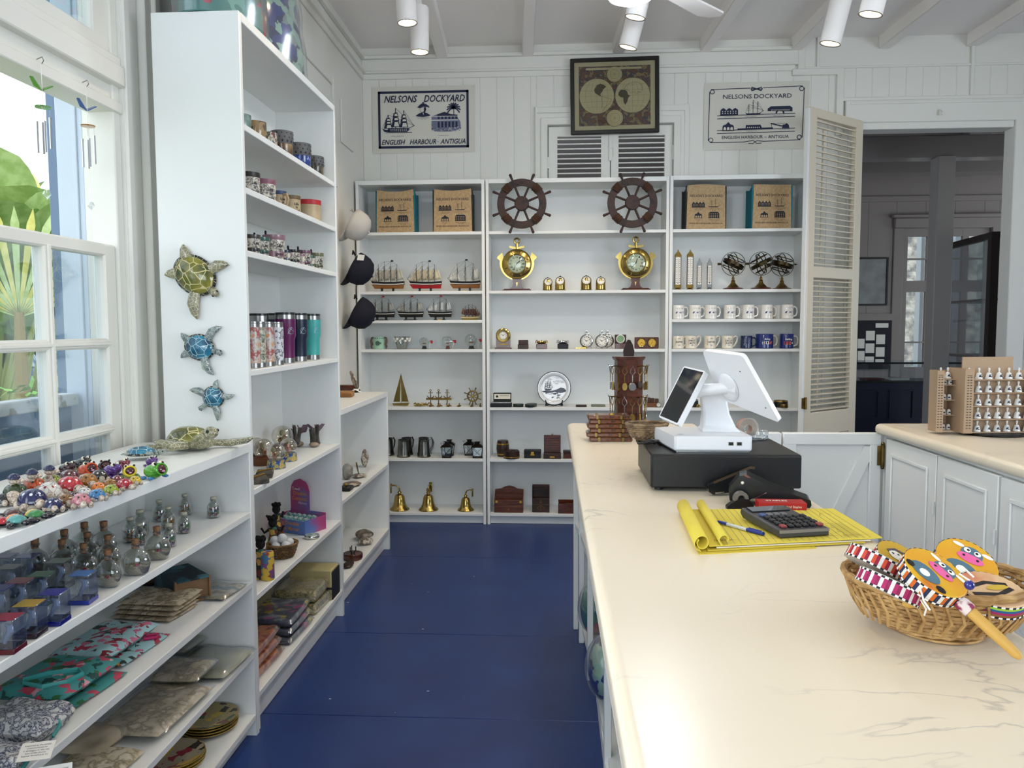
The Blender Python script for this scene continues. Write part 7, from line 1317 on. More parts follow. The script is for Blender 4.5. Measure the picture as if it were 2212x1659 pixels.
m = M().at(FRONT(0, -d - .0006, 0)); m.text('Folding Double', .018, -.01, .04, 0, bold=.02, width=.16); m.text('Compact Mirror', .018, -.01, .014, 0, bold=.02, width=.16); m.at(FRONT(0, d - .0032, 0)); m.text('Travel', .014, -.07, .165, 1, .0); m.text('Double', .018, -.045, .142, 0, bold=.02, width=.08); m.text('Compact', .018, -.05, .118, 0, bold=.02, width=.09); m.text('Mirrors', .012, -.03, .10, 1, width=.05); obj('lettering', m, [mat('#d8903a', .4), PAPER], t)
ch = thing('compact_mirror', 'round compact mirror lying in front of the display box', 'compact mirror', inx(674, 1164, TZ['f'], .04), 0); obj('case', M().lathe([(0, 0), (.030, 0), (.033, .004), (.033, .012), (.030, .016), (0, .016)], 26), CHROME, ch); obj('picture_lid', M().lathe([(.029, .0162), (0, .0168)], 24), mat('#6a8a84', .3, noise=('#b8c4bc', 60, .4, .6)), ch)
for i in range(12):
 r_, c_ = divmod(i, 6); loc = DL + Matrix.Rotation(-.42, 3, 'Z') @ Vector((-.075 + .030 * c_, -.035 + .06 * r_, .042))
 c = thing('compact_mirror', '%s round compact mirror standing in the %s row of the display box' % (('first', 'second', 'third', 'fourth', 'fifth', 'last')[c_], ('front', 'rear')[r_]), 'compact mirror', loc, -.42, 'compact mirrors in the display box', ry=1.3, s=.85); obj('case', M().lathe([(0, -.005), (.031, -.005), (.033, 0), (.031, .005), (0, .005)], 22), CHROME, c); obj('picture_lid', M().lathe([(.029, .0056), (0, .006)], 20).lathe([(0, -.006), (.029, -.0056)], 20), mat('#4a8a8c', .3, noise=(['#b8c4bc', '#8a4a34'], 50, .4, .7)), c)
WICK = mat('#8a6a44', .7, noise=('#5f4628', 40, .4, .62), bump=.4, bscale=120)
def basket(m, r0, r1, h, sx=1.0, sy=1.0, rows=10, n=26, wv=.1, tk=.0025, flare=.7):
 """woven bowl: rings of cane passing over and under upright strands"""
 R = lambda q: r0 + (r1 - r0) * q ** flare
 for j in range(rows):
  q = j / (rows - 1); m.tube([((R(q) + tk * .9 * (1 if (i + j) % 2 else -1)) * sx * math.cos(2 * PI * i / (n * 2)), (R(q) + tk * .9 * (1 if (i + j) % 2 else -1)) * sy * math.sin(2 * PI * i / (n * 2)), h * q + tk) for i in range(n * 2)], tk, 0, 5, closed=True)
 for i in range(n):
  a = 2 * PI * (i + .5) / n; m.tube([(R(q) * sx * math.cos(a), R(q) * sy * math.sin(a), h * q + tk) for q in (0, .2, .45, .7, 1)], tk * .8, 0, 4)
 m.lathe([(0, tk * .5), (r0 * 1.02, tk * .5), (r0 * 1.02, tk * 1.5), (0, tk * 1.5)], n); Z = m.v
 m.tube([(R(1) * 1.01 * sx * math.cos(2 * PI * i / 40), R(1) * 1.01 * sy * math.sin(2 * PI * i / 40), h + tk) for i in range(40)], tk * 1.6, 0, 6, closed=True)
p = inx(610, 1172, TZ['f'], .07); t = thing('ball_basket', 'round wicker basket of white golf balls', 'basket', p); m = M(); basket(m, .040, .060, .055, rows=9, n=20); obj('weave', m, WICK, t); obj('lining', M().lathe([(0, .004), (.038, .005), (.056, .05)], 20), mat('#5f4628', .9), t)
for i, (dx, dy, dz, lab) in enumerate(((.02, -.015, .05, 'golf ball at the front of the wicker basket'), (-.018, -.028, .048, 'golf ball at the near edge of the wicker basket'), (-.02, .02, .05, 'golf ball toward the back of the wicker basket'), (.018, .028, .052, 'golf ball at the far edge of the wicker basket'), (.0, .0, .076, 'golf ball on top of the heap in the wicker basket'), (-.03, -.002, .066, 'golf ball against the inner rim of the wicker basket'))): solo('golf_ball', M().ell((0, 0, 0), .0195, 0, 14, 9), mat('#d8dadc', .35, bump=.3, bscale=300), lab, 'golf ball', (p[0] + dx, p[1] + dy, p[2] + dz), 0, 'golf balls in the basket')
t = thing('souvenir_can', 'tall can printed with a beach and yellow sand, at the near bookcase side', 'can', inx(578, 1215, TZ['f'], .025)); obj('body', M().lathe([(0, 0), (.022, 0), (.024, .004), (.024, .10), (.022, .104), (0, .104)], 20), blotch([('#c8a83a', 3), ('#3a6a94', 3), ('#7a4a7c', 2), ('#8a3a2c', 1)], 45, name='can_print'), t)
for i, (u, v, dx, lab) in enumerate(((563, 1190, .06, 'rag doll in a plaid skirt with a black head, nearest the bookcase side'), (590, 1160, .13, 'rag doll with a gold headscarf leaning behind the can'), (598, 1150, .2, 'black woolly haired rag doll at the shelf back'))):
 t = thing('rag_doll', lab, 'doll', inx(u, v, TZ['f'], dx), .5 * i, 'rag dolls'); obj('dress', M().lathe([(0, 0), (.034, 0), (.03, .03), (.014, .075), (.018, .10), (.008, .108)], 16), blotch([('#6a2420', 3), ('#c8a04a', 2), ('#20201c', 3), ('#2c5a4c', 1)], 60, name='doll_cloth'), t); obj('head', M().ell((0, 0, .125), (.018, .018, .02), 0, 12, 8), mat('#120e0d', .8), t)
 m = M()
 for j in range(12): a = j * .55; m.ell((.014 * math.cos(a), .014 * math.sin(a), .142 + .003 * (j % 3)), .008, 0, 6, 4)
 obj('hair', m, mat('#0b0a0a', .9), t)
 for s in (-1, 1): obj('arm', M().tube([(s * .012, 0, .1), (s * .034, .004, .085), (s * .045, .01, .105)], [.007, .006, .005], 0, 6), mat('#120e0d', .8), t)
# packaged books and bags on the lowest shelf
G1 = TZ['g']
for n, (u, v, w, d, h, cnt, cols, labs) in enumerate(((600, 1500, .16, .28, .032, 3, '#b5683c', ('lowest orange printed bag in plastic at the near end', 'middle orange printed bag in plastic at the near end', 'top orange printed bag in plastic at the near end')), (640, 1405, .19, .26, .028, 3, '#6a6a74', ('lowest dark floral bag in plastic in the middle of the shelf', 'second dark floral bag in plastic in the middle of the shelf', 'top floral bag in plastic with yellow and pink flowers')), (690, 1335, .19, .20, .05, 2, '#b5a878', ('lower cream bag in plastic printed with black flowers', 'upper cream bag in plastic printed with black flowers')))):
 y = (2.80, 3.14, 3.44)[n]
 for i in range(cnt):
  mt = (blotch([('#c8703c', 4), ('#9a3a2c', 2), ('#5a4a2c', 1), ('#c88a5a', 2)], 40, name='bag_orange'), blotch([('#4a4c58', 4), ('#b04a7c', 1), ('#c8b03a', 1), ('#8a8c90', 2), ('#3a4a64', 1)], 40, name='bag_dark'), mat('#b5a878', .7, noise=(['#b5a878', '#3a362c', '#b5a878'], 50, .46, .58)))[n]
  t = thing('packaged_bag', labs[i], 'packaged bag', (TX - .115 - .004 * i, y, G1 + .001 + (h + .008) * i), .04 * (i - 1), 'printed bags in clear plastic'); obj('bag', M().rbox(-w / 2, -d / 2, .001, w / 2, d / 2, h, .008), mt, t); obj('plastic_wrap', pil(M(), w + .02, d + .02, h + .006, TR(0, 0, 0), wob=.004, sd=i + n, e=.25, nu=20, nv=20), PLASTIC, t)
t = thing('packaged_bag', 'cream box bag with a flower motif on its side, tied with a dark band', 'packaged bag', (TX - .11, 3.60, G1 + .002), 0); obj('bag', M().rbox(-.1, -.065, 0, .1, .06, .14, .004), mat('#b5a878', .7), t); obj('strap', M().box(.1, -.06, .0, .104, .06, .13).box(-.1, -.067, .05, .102, -.065, .06), DARK, t)
m = M().at(FRONT(-.02, -.0665, .075))
for i in range(6): a = i * PI / 3; m.disc(.016 * math.cos(a), .016 * math.sin(a), .009, 0, 0, 8)
m.text('antigua', .011, -.05, -.005, 0, .0005); obj('print', m, INK, t)
for i, (y, x, lab) in enumerate(((2.85, -1.27, 'dark wrapped bag standing at the back of the lowest shelf'), (3.2, -1.28, 'cream boxed bag standing at the back of the lowest shelf'))): t = thing('packaged_bag', lab, 'packaged bag', (x, y, G1 + .001), 0); obj('bag', M().rbox(-.03, -.12, 0, .03, .12, .2, .01), (mat('#2c3844', .7, noise=('#5a6a74', 20, .4, .6)), mat('#8a8468', .7))[i], t)
# plastic wrapped bags on top of the tall bookcase
BAGM = (blotch([('#3f7a74', 6), ('#a8384c', 3), ('#2c4a24', 1), ('#6aa096', 2)], 9, name='bag_top_a', rough=.3, coat=.3), blotch([('#8fb0a0', 5), ('#1c2450', 3), ('#2c3a78', 3), ('#7a8c84', 1)], 24, name='bag_top_b', rough=.3, coat=.3))
for lab, y, d, h, mt in (('plastic wrapped teal and red bag on top of the tall bookcase', 2.785, .38, .36, BAGM[0]), ('plastic wrapped blue palm print bag on top of the tall bookcase', 3.22, .38, .36, BAGM[1])):
 t = thing('wrapped_bag', lab, 'wrapped bag', (-1.18, y, 2.438), 0, 'wrapped bags on top of the tall bookcase')
 def fb(g): return lambda a, c: ((.14 + g) * math.cos(2 * PI * a) * (1 - .35 * c ** 3) * (1 + .05 * math.sin(6 * PI * a + c * 9)), (d / 2 + g) * math.sin(2 * PI * a) * (1 - .25 * c ** 2.5), max(.001, (h + g) * (c ** .8)))
 obj('bag', M().sheet(fb(0), 28, 10), mt, t); obj('plastic_wrap', M().sheet(fb(.012), 28, 10), PLASTIC, t)
# ================================================================ rocks on the low bookcase, caps on the wall
ROCK = mat('#877a6c', .8, noise=(['#5a5048', '#b0a496'], 14, .38, .62), bump=.5, bscale=50); PET = mat('#8f8478', .4, noise=(['#5c4a3c', '#cfc8bc', '#7a6a58'], 26, .35, .65)); BARK = mat('#3a2a20', .8, noise=(['#5a4030', '#a05a2c'], 30, .5, .75), bump=.6, bscale=70)
def rock(m, r, k=0, sd=0, n=16):
 q = random.Random(sd); ph = [q.uniform(0, 6) for _ in range(6)]
 vs0 = len(m.v); m.ell((0, 0, 0), r, k, n, 10)
 for i in range(vs0, len(m.v)): p = m.v[i]; f = 1 + .10 * math.sin(p.x * 90 + ph[0]) + .09 * math.sin(p.y * 80 + ph[1]) + .07 * math.sin(p.z * 110 + ph[2]); m.v[i] = Vector((p.x * f, p.y * f, p.z * f))
def low(u, v, z, dx): p = atx(u, v, MX - dx); return (p.x, p.y, z + .001)
for lab, u, v, z, dx, r, sd, mt in (('upright brown and white polished stone slice', 789, 1008, MZ['a'], .12, (.022, .045, .048), 3, PET), ('pale pointed quartz stone at the near end', 752, 1015, MZ['a'], .12, (.03, .04, .05), 5, mat('#a8a49c', .3, noise=('#6a645c', 20, .4, .6))), ('flat oval pen stand stone', 776, 1026, MZ['a'], .07, (.045, .05, .010), 7, PET), ('flat split stone slab at the shelf edge', 760, 1040, MZ['a'], .05, (.05, .055, .009), 8, ROCK), ('lumpy brown rock with a hollow', 786, 1165, MZ['b'], .10, (.05, .068, .026), 9, ROCK), ('smooth flat grey brown stone in front of the lumpy rock', 790, 1186, MZ['b'], .06, (.04, .052, .019), 10, PET)):
 m = M(); rock(m, r, 0, sd); lo = min(p.z for p in m.v)
 for p in m.v: p.z -= lo
 q = low(u, v, z, dx); solo('polished_rock' if mt is PET else 'rock', m, mt, lab, 'rock', q, 0)
 if 'pen stand' in lab: pq = Vector(q); solo('pen', M().tube([(0, 0, 0), (-.005, -.02, .055), (-.006, -.026, .075)], [.002, .005, .004], 0, 7), OLDBRASS, 'bronze pen standing in the flat oval stone', 'pen', pq + Vector((0, -.01, 2 * r[2] - .003)))
m = M().lathe([(0, 0), (.05, 0), (.055, .01), (.055, .03), (.05, .034), (0, .032)], 22); t = thing('wooden_stand', 'round dark red wooden stand with three small metal prongs', 'stand', low(762, 1206, MZ['b'], .06)); obj('base', m, ROSEWOOD, t); m = M()
for a in (0, 2.1, 4.2): m.tube([(.006 * math.cos(a), .006 * math.sin(a), .032), (.018 * math.cos(a), .018 * math.sin(a), .05), (.018 * math.cos(a), .018 * math.sin(a), .07)], .003, 0, 5)
obj('prong', m, BLACK, t)
m = M(); rock(m, (.035, .05, .010), 0, 21); [setattr(p, 'z', p.z + .011) for p in m.v]; solo('rock', m, DKWOOD, 'thin dark bark slice at the near end of the bottom rock shelf', 'rock', low(752, 1228, MZ['b'], .05))
q = low(748, 1045, MZ['a'], .05); t = thing('stone_desk_set', 'small black stone desk set with a gold knob', 'desk set', q); obj('base', M().rbox(-.03, -.04, 0, .03, .04, .02, .004), BLACK, t); obj('knob', M().ell((0, 0, .028), .008), GOLD, t)
MT = MZ['top']; q = atz(772, 848, MT); t = thing('agate_stand', 'brown striped stone slice on a white easel', 'ornament', (q.x - .02, q.y, MT + .001), .5)
m = M(); rock(m, (.012, .045, .055), 0, 31); o = obj('stone', m, PET, t); o.location = (.0, 0, .075); o.rotation_euler = (0, -.35, 0)
m = M()
for s in (-1, 1): m.tube([(-.04, s * .03, .002), (.0, s * .026, .02), (.035, s * .03, .002)], .004, 0, 6).tube([(.0, s * .026, .02), (.02, s * .026, .018), (.03, s * .026, .035)], .004, 0, 6)
m.tube([(.0, -.026, .02), (0, .026, .02)], .004, 0, 6); obj('easel', m, WHITE, t)
q = atz(757, 858, MT); solo('wooden_box', M().rbox(-.07, -.05, 0, .07, .05, .032, .004), mat('#a0703c', .5, noise=('#80562c', 12, .4, .6), stretch=(1, 6, 6)), 'flat light wooden box at the near end of the rock bookcase top', 'box', (q.x - .06, q.y + .02, MT + .001), .1)
q = atz(790, 846, MT); solo('wooden_box', M().rbox(-.08, -.03, 0, .08, .03, .04, .003), ROSEWOOD, 'dark red wooden block behind the white easel', 'box', (q.x - .14, q.y + .03, MT + .001), .2); solo('leather_pouch', M().ell((0, 0, .012), (.04, .03, .014), 0, 14, 8), mat('#4a2e20', .7), 'small brown leather pouch at the far end of the rock bookcase top', 'pouch', (q.x - .06, 4.80, MT + .001))
m = M(); rock(m, (.016, .10, .21), 0, 41); [setattr(p, 'z', p.z + .215) for p in m.v]; solo('bark_slab', m, BARK, 'tall slab of dark polished bark leaning by the tall bookcase', 'ornament', (-1.29, 3.90, MT + .001), 0)
CAPN = mat('#0d1020', .85, bump=.15, bscale=150); CAPW = mat('#b8b6b2', .85)
def cap(label, u, v, mt, s=1.0, word=None):
 x = XL + .075; p = atx(u, v, x); t = thing('baseball_cap', label, 'cap', (x + .02, p.y, p.z), 0, 'caps hung on the wall', s)
 # hangs by its strap, crown toward the aisle, peak down
 T = TR(0, 0, .02, rx=0, ry=PI / 2 + .5); m = M().at(T @ Matrix.Diagonal((.10, .083, .115, 1))).lathe([(1, -.1), (1, .15), (.93, .5), (.75, .78), (.4, .95), (0, 1)], 24); obj('crown', m, mt, t, thick=.003)
 m = M().at(T).sheet(lambda a, c: ((.092 + .05 * c) * math.cos((a - .5) * 1.9 * (1 - .25 * c)), .083 * math.sin((a - .5) * 2.0) * (1.0 - .08 * c) * 1.05, -.012 - .02 * math.cos((a - .5) * PI) * c), 12, 5); obj('peak', m, mt, t, thick=.003)
 obj('strap', M().tube([(-.01, -.03, .10), (-.015, 0, .125), (-.01, .03, .10)], .005, 0, 6), mt, t)
 obj('button', M().at(T).ell((0, 0, .116), .007, 0, 8, 5), mt, t)
 if word == 'CAPTAIN': obj('price_tag', M().at(TR(.055, -.085, .075, rx=.4, rz=.9)).box(-.025, -.001, -.018, .025, .001, .018), PAPER, t)
 if word: m = M().at(T @ TR(.088, 0, .035, rz=0) @ Matrix(((0, 0, 1, 0), (1, 0, 0, 0), (0, 1, 0, 0), (0, 0, 0, 1)))).text(word, .022, 0, 0, 0, .008, bold=.02); obj('lettering', m, PAPER, t)
cap('grey and white cap hung highest on the wall', 757, 490, CAPW); cap('navy cap lettered CAPTAIN with a white price tag', 762, 585, CAPN, 1.05, 'CAPTAIN'); cap('navy cap hung lowest on the wall', 766, 680, CAPN, 1.05, 'CREW')
# ================================================================ ceiling lamps and fan
LENS = mat('#ffd98a', .4, emit=9.0, noise=('#fff2cc', 60, .4, .6)); ALU = mat('#c8b48a', .3, .8)
def tracklamp(label, u, v, y, tilt, power=18, loc=None, tgt=None):
 p = Vector(loc) if loc else aty(u, v, y); t = thing('track_spotlight', label, 'spotlight', p, 0, 'white track spotlights'); t.rotation_euler = tilt
 obj('housing', M().lathe([(.050, 0), (.052, .002), (.054, .24), (.050, .25), (0, .25)], 26).lathe([(.050, .0), (.046, .002), (.044, .03)], 26), CEIL, t); obj('reflector', M().lathe([(.052, -.002), (.0535, 0), (.051, .003), (.049, .001)], 26), BLACK, t)
 obj('lens', M().lathe([(0, .030), (.044, .030)], 22), LENS, t); obj('bracket', M().box(-.012, -.012, .25, .012, .012, .33).box(-.02, -.02, .32, .02, .02, .37), CEIL, t)
 l = light('track_beam', 'SPOT', (0, 0, .0), (0, 0, -1), power, (1.0, .80, .56), spot_size=2.3, spot_blend=.7, shadow_soft_size=.045); l.parent = t; l.location = (0, 0, -.01); l.rotation_euler = (0, 0, 0)
LAMPS = (('white spotlight over the aisle, nearer the back wall', 907, 113, 4.6, (.0, .0, 0)), ('white spotlight over the aisle, further from the back wall', 880, 50, 4.2, (-.0, -.05, 0)), ('white spotlight in front of the framed map, nearer the wall', 1356, 103, 4.6, (.1, .25, 0)), ('white spotlight in front of the framed map, beside the fan light', 1372, 38, 4.15, (.1, .2, 0)), ('white spotlight over the half gate', 1793, 95, 4.3, (.1, .2, 0)), ('white spotlight over the second counter, highest in view', 1880, 32, 3.8, (.1, .2, 0)))
for a in LAMPS: tracklamp(*a)
for i, (x, y) in enumerate(((-.60, 2.7), (-.50, 1.3), (.62, 2.6), (.68, 1.3), (1.60, 2.2), (1.64, .8))):
 tracklamp(('white spotlight on the aisle track above the turtle plaques', 'white spotlight on the aisle track above the camera', 'white spotlight on the middle track above the till', 'white spotlight on the middle track above the drum basket', 'white spotlight on the far track above the cupboards', 'white spotlight on the far track nearest the front wall')[i], 0, 0, 0, (0, 0, 0), (19, 15, 7, 5, 9, 9)[i], loc=(x, y, 3.0))
for i, (x0, y1) in enumerate(((-.79, 4.75), (.40, 4.8), (1.43, 4.5))):
 t = thing('lighting_track', ('white lighting track over the aisle', 'white lighting track over the till', 'white lighting track over the second counter')[i], 'lighting track', (x0, y1, 3.34), 0); m = M().at(Matrix(((1, -.055 if i == 0 else -.03, 0, 0), (0, 1, 0, 0), (0, 0, 1, 0), (0, 0, 0, 1)))); m.box(-.018, -4.6, 0, -.006, .0, .03).box(.006, -4.6, 0, .018, 0, .03).box(-.018, -4.6, .02, .018, .0, .035).box(-.02, -.005, -.004, .02, .03, .036); obj('rail', m, CEIL, t)
p = aty(1362, 7, 3.4); t = thing('ceiling_fan', 'white ceiling fan with a round frosted lamp', 'ceiling fan', (p.x, p.y, p.z))
obj('lamp_globe', M().lathe([(0, -.0), (.05, .004), (.09, .022), (.105, .05), (.095, .075), (0, .08)], 28), mat('#eaf4ff', .5, emit=95.0), t); obj('motor', M().lathe([(.10, .08), (.13, .1), (.13, .17), (.06, .2), (.02, .21), (.02, .6), (0, .6)], 24), CEIL, t)
for i in range(3):
 a = math.radians(48 + 120 * i); obj('blade', M().at(TR(0, 0, .12, rz=a) @ TR(rx=.18)).prism([(.12, -.03), (.22, -.055), (.62, -.07), (.66, -.03), (.66, .03), (.62, .07), (.22, .055), (.12, .03)], 0, .008), CEIL, t)
l = light('fan_lamp', 'POINT', (p.x, p.y, p.z - .03), (0, 0, 0), 5, (.95, .96, 1.0), shadow_soft_size=.1)
# ================================================================ things on the shop counter
CT = CZ + .0006
# cash drawer
t = thing('cash_drawer', 'black metal cash drawer under the white till', 'cash drawer', (.456, 2.12, CT))
MATB = mat('#141416', .38, bump=.05, bscale=400); w = .201
obj('housing', M().rbox(-w, .012, .008, w, .345, .1, .004), MATB, t); obj('drawer_front', M().rbox(-w + .004, .0, .012, w - .004, .0118, .096, .002), MATB, t)
for x in (-w + .025, w - .025):
 for y in (.035, .32): obj('foot', M().cyl((x, y, 0), (x, y, .009), .012), BLACK, t)
obj('lock', M().at(FRONT(0, -.0005, .06)).lathe([(.009, 0), (.009, .003), (0, .003)], 16), MATB, t)
# till: base box, neck, customer screen, operator monitor
DT = CT + .1008; WP2 = mat('#e4e6ea', .32); p0 = atz(1510, 978, DT)
t = thing('till_terminal', 'white till with a large monitor and a small customer screen', 'till', (.425, 2.28, DT), 0)
bx0, bx1 = atz(1459, 980, DT).x - .425, aty(1624, 983, 2.16).x - .425
obj('base', M().prism([(bx0, -.125), (bx1, -.125), (bx1 - .005, .085), (bx0 - .03, .085)], .004, .045), WP2, t, bevel=.006); obj('base_foot', M().prism([(bx0 + .006, -.12), (bx1 - .006, -.12), (bx1 - .012, .08), (bx0 - .022, .08)], 0, .0045), STEEL, t)
m = M().at(FRONT(0, -.1252, 0))
for u in (1579, 1597): x = aty(u, 965, 2.155).x - .425; m.rect(x - .007, .020, x + .007, .030, 1, .0003); m.rect(x - .0055, .0215, x + .0055, .0285, 0, .0006)
m.at(UP(bx0 + .012, -.09, .0455)); m.rect(0, 0, .014, .003, 2).rect(.004, .006, .02, .009, 2)
obj('usb_port', m, [BLACK, STEEL, mat('#6a6c70', .5)], t)
nk = Vector((.045, .03, .045))
m = M(); vs = []
nb_, nt_ = aty(1558, 925, 2.25) - t.location, aty(1537, 845, 2.25) - t.location
for z, x, y, hw, hd in ((0, nb_.x, .01, .056, .05), (.012, nb_.x - .002, .01, .046, .034), (.05, nb_.x * .6 + nt_.x * .4, .0, .037, .024), (nt_.z - .03, nt_.x, -.03, .034, .020)): vs += [(x - hw, y - hd, .045 + z), (x + hw, y - hd, .045 + z), (x + hw, y + hd, .045 + z), (x - hw, y + hd, .045 + z)]
m.add(vs, [(i * 4 + j, i * 4 + (j + 1) % 4, i * 4 + 4 + (j + 1) % 4, i * 4 + 4 + j) for i in range(3) for j in range(4)] + [(3, 2, 1, 0), (12, 13, 14, 15)]); obj('neck', m, WP2, t, bevel=.006)
ha = [aty(u, v, yy) - t.location for u, v, yy in ((1498, 848, 2.20), (1515, 843, 2.20), (1572, 838, 2.19), (1592, 838, 2.18))]; obj('hinge_arm', M().tube(ha, [.020, .018, .016, .024], 0, 14), WP2, t)
def panel(name, corners, y, th, mats, fr, scr, rnd_=.012):
 """slab whose face passes through four pixel corners seen at the depths y"""
 P = [aty(u, v, yy) - t.location for (u, v), yy in zip(corners, y)]; n = (P[1] - P[0]).cross(P[3] - P[0]).normalized()
 if n.dot(CAM - t.location - P[0]) < 0: n = -n
 ex = (P[1] - P[0]).normalized(); ey = n.cross(ex); ey = ey if ey.dot(P[0] - P[3]) > 0 else -ey
 c = (P[0] + P[1] + P[2] + P[3]) / 4; q2 = [((p - c).dot(ex), (p - c).dot(ey)) for p in P]
 T = Matrix(((ex.x, ey.x, n.x, c.x), (ex.y, ey.y, n.y, c.y), (ex.z, ey.z, n.z, c.z), (0, 0, 0, 1)))
 poly = []
 for i in range(4):
  a, b, d = Vector(q2[i - 1]), Vector(q2[i]), Vector(q2[(i + 1) % 4]); u0, u1 = (a - b).normalized() * rnd_, (d - b).normalized() * rnd_
  poly += [tuple(b + u0 * (1 - s) ** 2 + u1 * s * s) for s in (0, .25, .5, .75, 1)]
 o = obj(name, M().at(T).prism(poly, -th, 0), mats, t, bevel=.003)
 return T, q2, o
T, q, o = panel('customer_screen', ((1478, 791), (1524, 802), (1462, 917), (1423, 901)), (2.25, 2.17, 2.12, 2.20), .018, WP2, 0, 0, .006)
obj('display_glass', M().at(T).flat([(x * .9, y * .94) for x, y in q], 0, .0008), mat('#16171a', .06, coat=.8, spec=.8), o)
T, q, o = panel('monitor', ((1520, 755), (1607, 766), (1676, 922), (1556, 858)), (2.20, 2.10, 2.10, 2.24), .016, WP2, 0, 0, .012)
m = M().at(T)
for x, y in ((.25, .30), (-.2, -.3)): m.disc(q[1][0] * .55 if y > 0 else q[2][0] * .7, q[1][1] * .42 if y > 0 else q[2][1] * .62, .002, 0, .0006, 8)
m.line([(q[0][0] * .2 - .01, -.018), (q[0][0] * .2 + .008, -.022)], .004, 0, .0006); obj('screw', m, DARK, o)
obj('tail_mount', M().at(T).ell((q[0][0] * .30, -.02, .004), (.032, .045, .009), 0, 18, 8), WP2, o)
t2 = thing('tape_dispenser', 'clear tape dispenser with a pinkish tape roll behind the till', 'tape dispenser', (aty(1612, 930, 2.40).x, 2.40, DT), .3); obj('tape_roll', M().at(TR(0, 0, .036, rx=PI / 2)).lathe([(.014, -.01), (.030, -.01), (.030, .01), (.014, .01), (.014, -.01)], 26), mat('#a87a6c', .3, noise=('#c8a89a', 20, .4, .6)), t2); obj('body', M().rbox(-.01, -.013, 0, .07, .013, .012, .004).rbox(.05, -.013, .01, .07, .013, .028, .003).at(TR(0, -.0125, .036, rx=PI / 2)).lathe([(.012, 0), (.034, 0), (.034, .002), (.012, .002)], 24), glass('#eef2f4', .3), t2)
solo('cable', M().tube([(.03 * math.cos(a * .5) - .001 * a, .022 * math.sin(a * .5), .004 + .0025 * (a % 4)) for a in range(26)], .003, 0, 6), BLACK, 'coiled black cable on the cash drawer beside the small basket', 'cable', (aty(1412, 955, 2.29).x, 2.29, DT + .002), 0)
# small basket, carved box stack, keychain tower
t = thing('wicker_basket', 'small shallow wicker basket on the rear corner of the cash drawer', 'basket', (aty(1397, 940, 2.405).x, 2.405, DT), .2); m = M(); basket(m, .032, .063, .046, 1.0, .85, 8, 18, tk=.003, flare=.55); obj('weave', m, mat('#6b5740', .75, noise=('#9a8262', 40, .42, .64), bump=.4, bscale=110), t)
LEA = mat('#4a2413', .28, noise=(['#6b3a1c', '#2c150c', '#8a5a2c'], 30, .35, .7), coat=.5, bump=.2, bscale=60)
p = atz(1320, 930, CT); y0 = 3.10
p = aty(1316, 925, y0)
for i in range(6):
 t = thing('carved_box', 'flat carved wooden box, %s in the pile of six' % ('lowest', 'second from the bottom', 'third from the bottom', 'fourth from the bottom', 'fifth from the bottom', 'topmost')[i], 'box', (p.x + (.004, -.008, .003, -.006, .002, -.004)[i], y0, CT + .0172 * i), rnd.uniform(-.06, .06), 'flat carved boxes on the counter')
 obj('body', M().rbox(-.083, -.05, 0, .083, .05, .0165, .004), LEA, t); [obj('hoop', M().box(q - .004, -.051, .001, q + .004, .051, .0168), OLDBRASS, t) for q in (-.046, .046)]
 if i == 5: obj('latch', M().ell((.01, -.03, .018), (.008, .005, .004)), GOLD, t)
y1 = 3.36; p = aty(1357, 905, y1); t = thing('keychain_tower', 'dark eight sided wooden tower hung with keychains', 'display stand', (p.x, y1, CT), .2)
o8 = lambda r: [(r * math.cos(PI / 8 + i * PI / 4), r * math.sin(PI / 8 + i * PI / 4)) for i in range(8)]
obj('column', M().prism(o8(.060), .02, .305), ROSEWOOD, t); obj('base', M().prism(o8(.072), 0, .012).prism(o8(.066), .012, .02), ROSEWOOD, t); obj('cap', M().prism(o8(.066), .305, .311).prism(o8(.070), .311, .32), ROSEWOOD, t)
m = M().at(FRONT(0, .004, .321)).prism([(-.022, 0), (.022, 0), (.024, .02), (.016, .05), (.006, .068), (-.004, .07), (-.016, .05), (-.024, .02)], -.0, .008); obj('finial', m, mat('#2a1a14', .15, coat=.7), t)
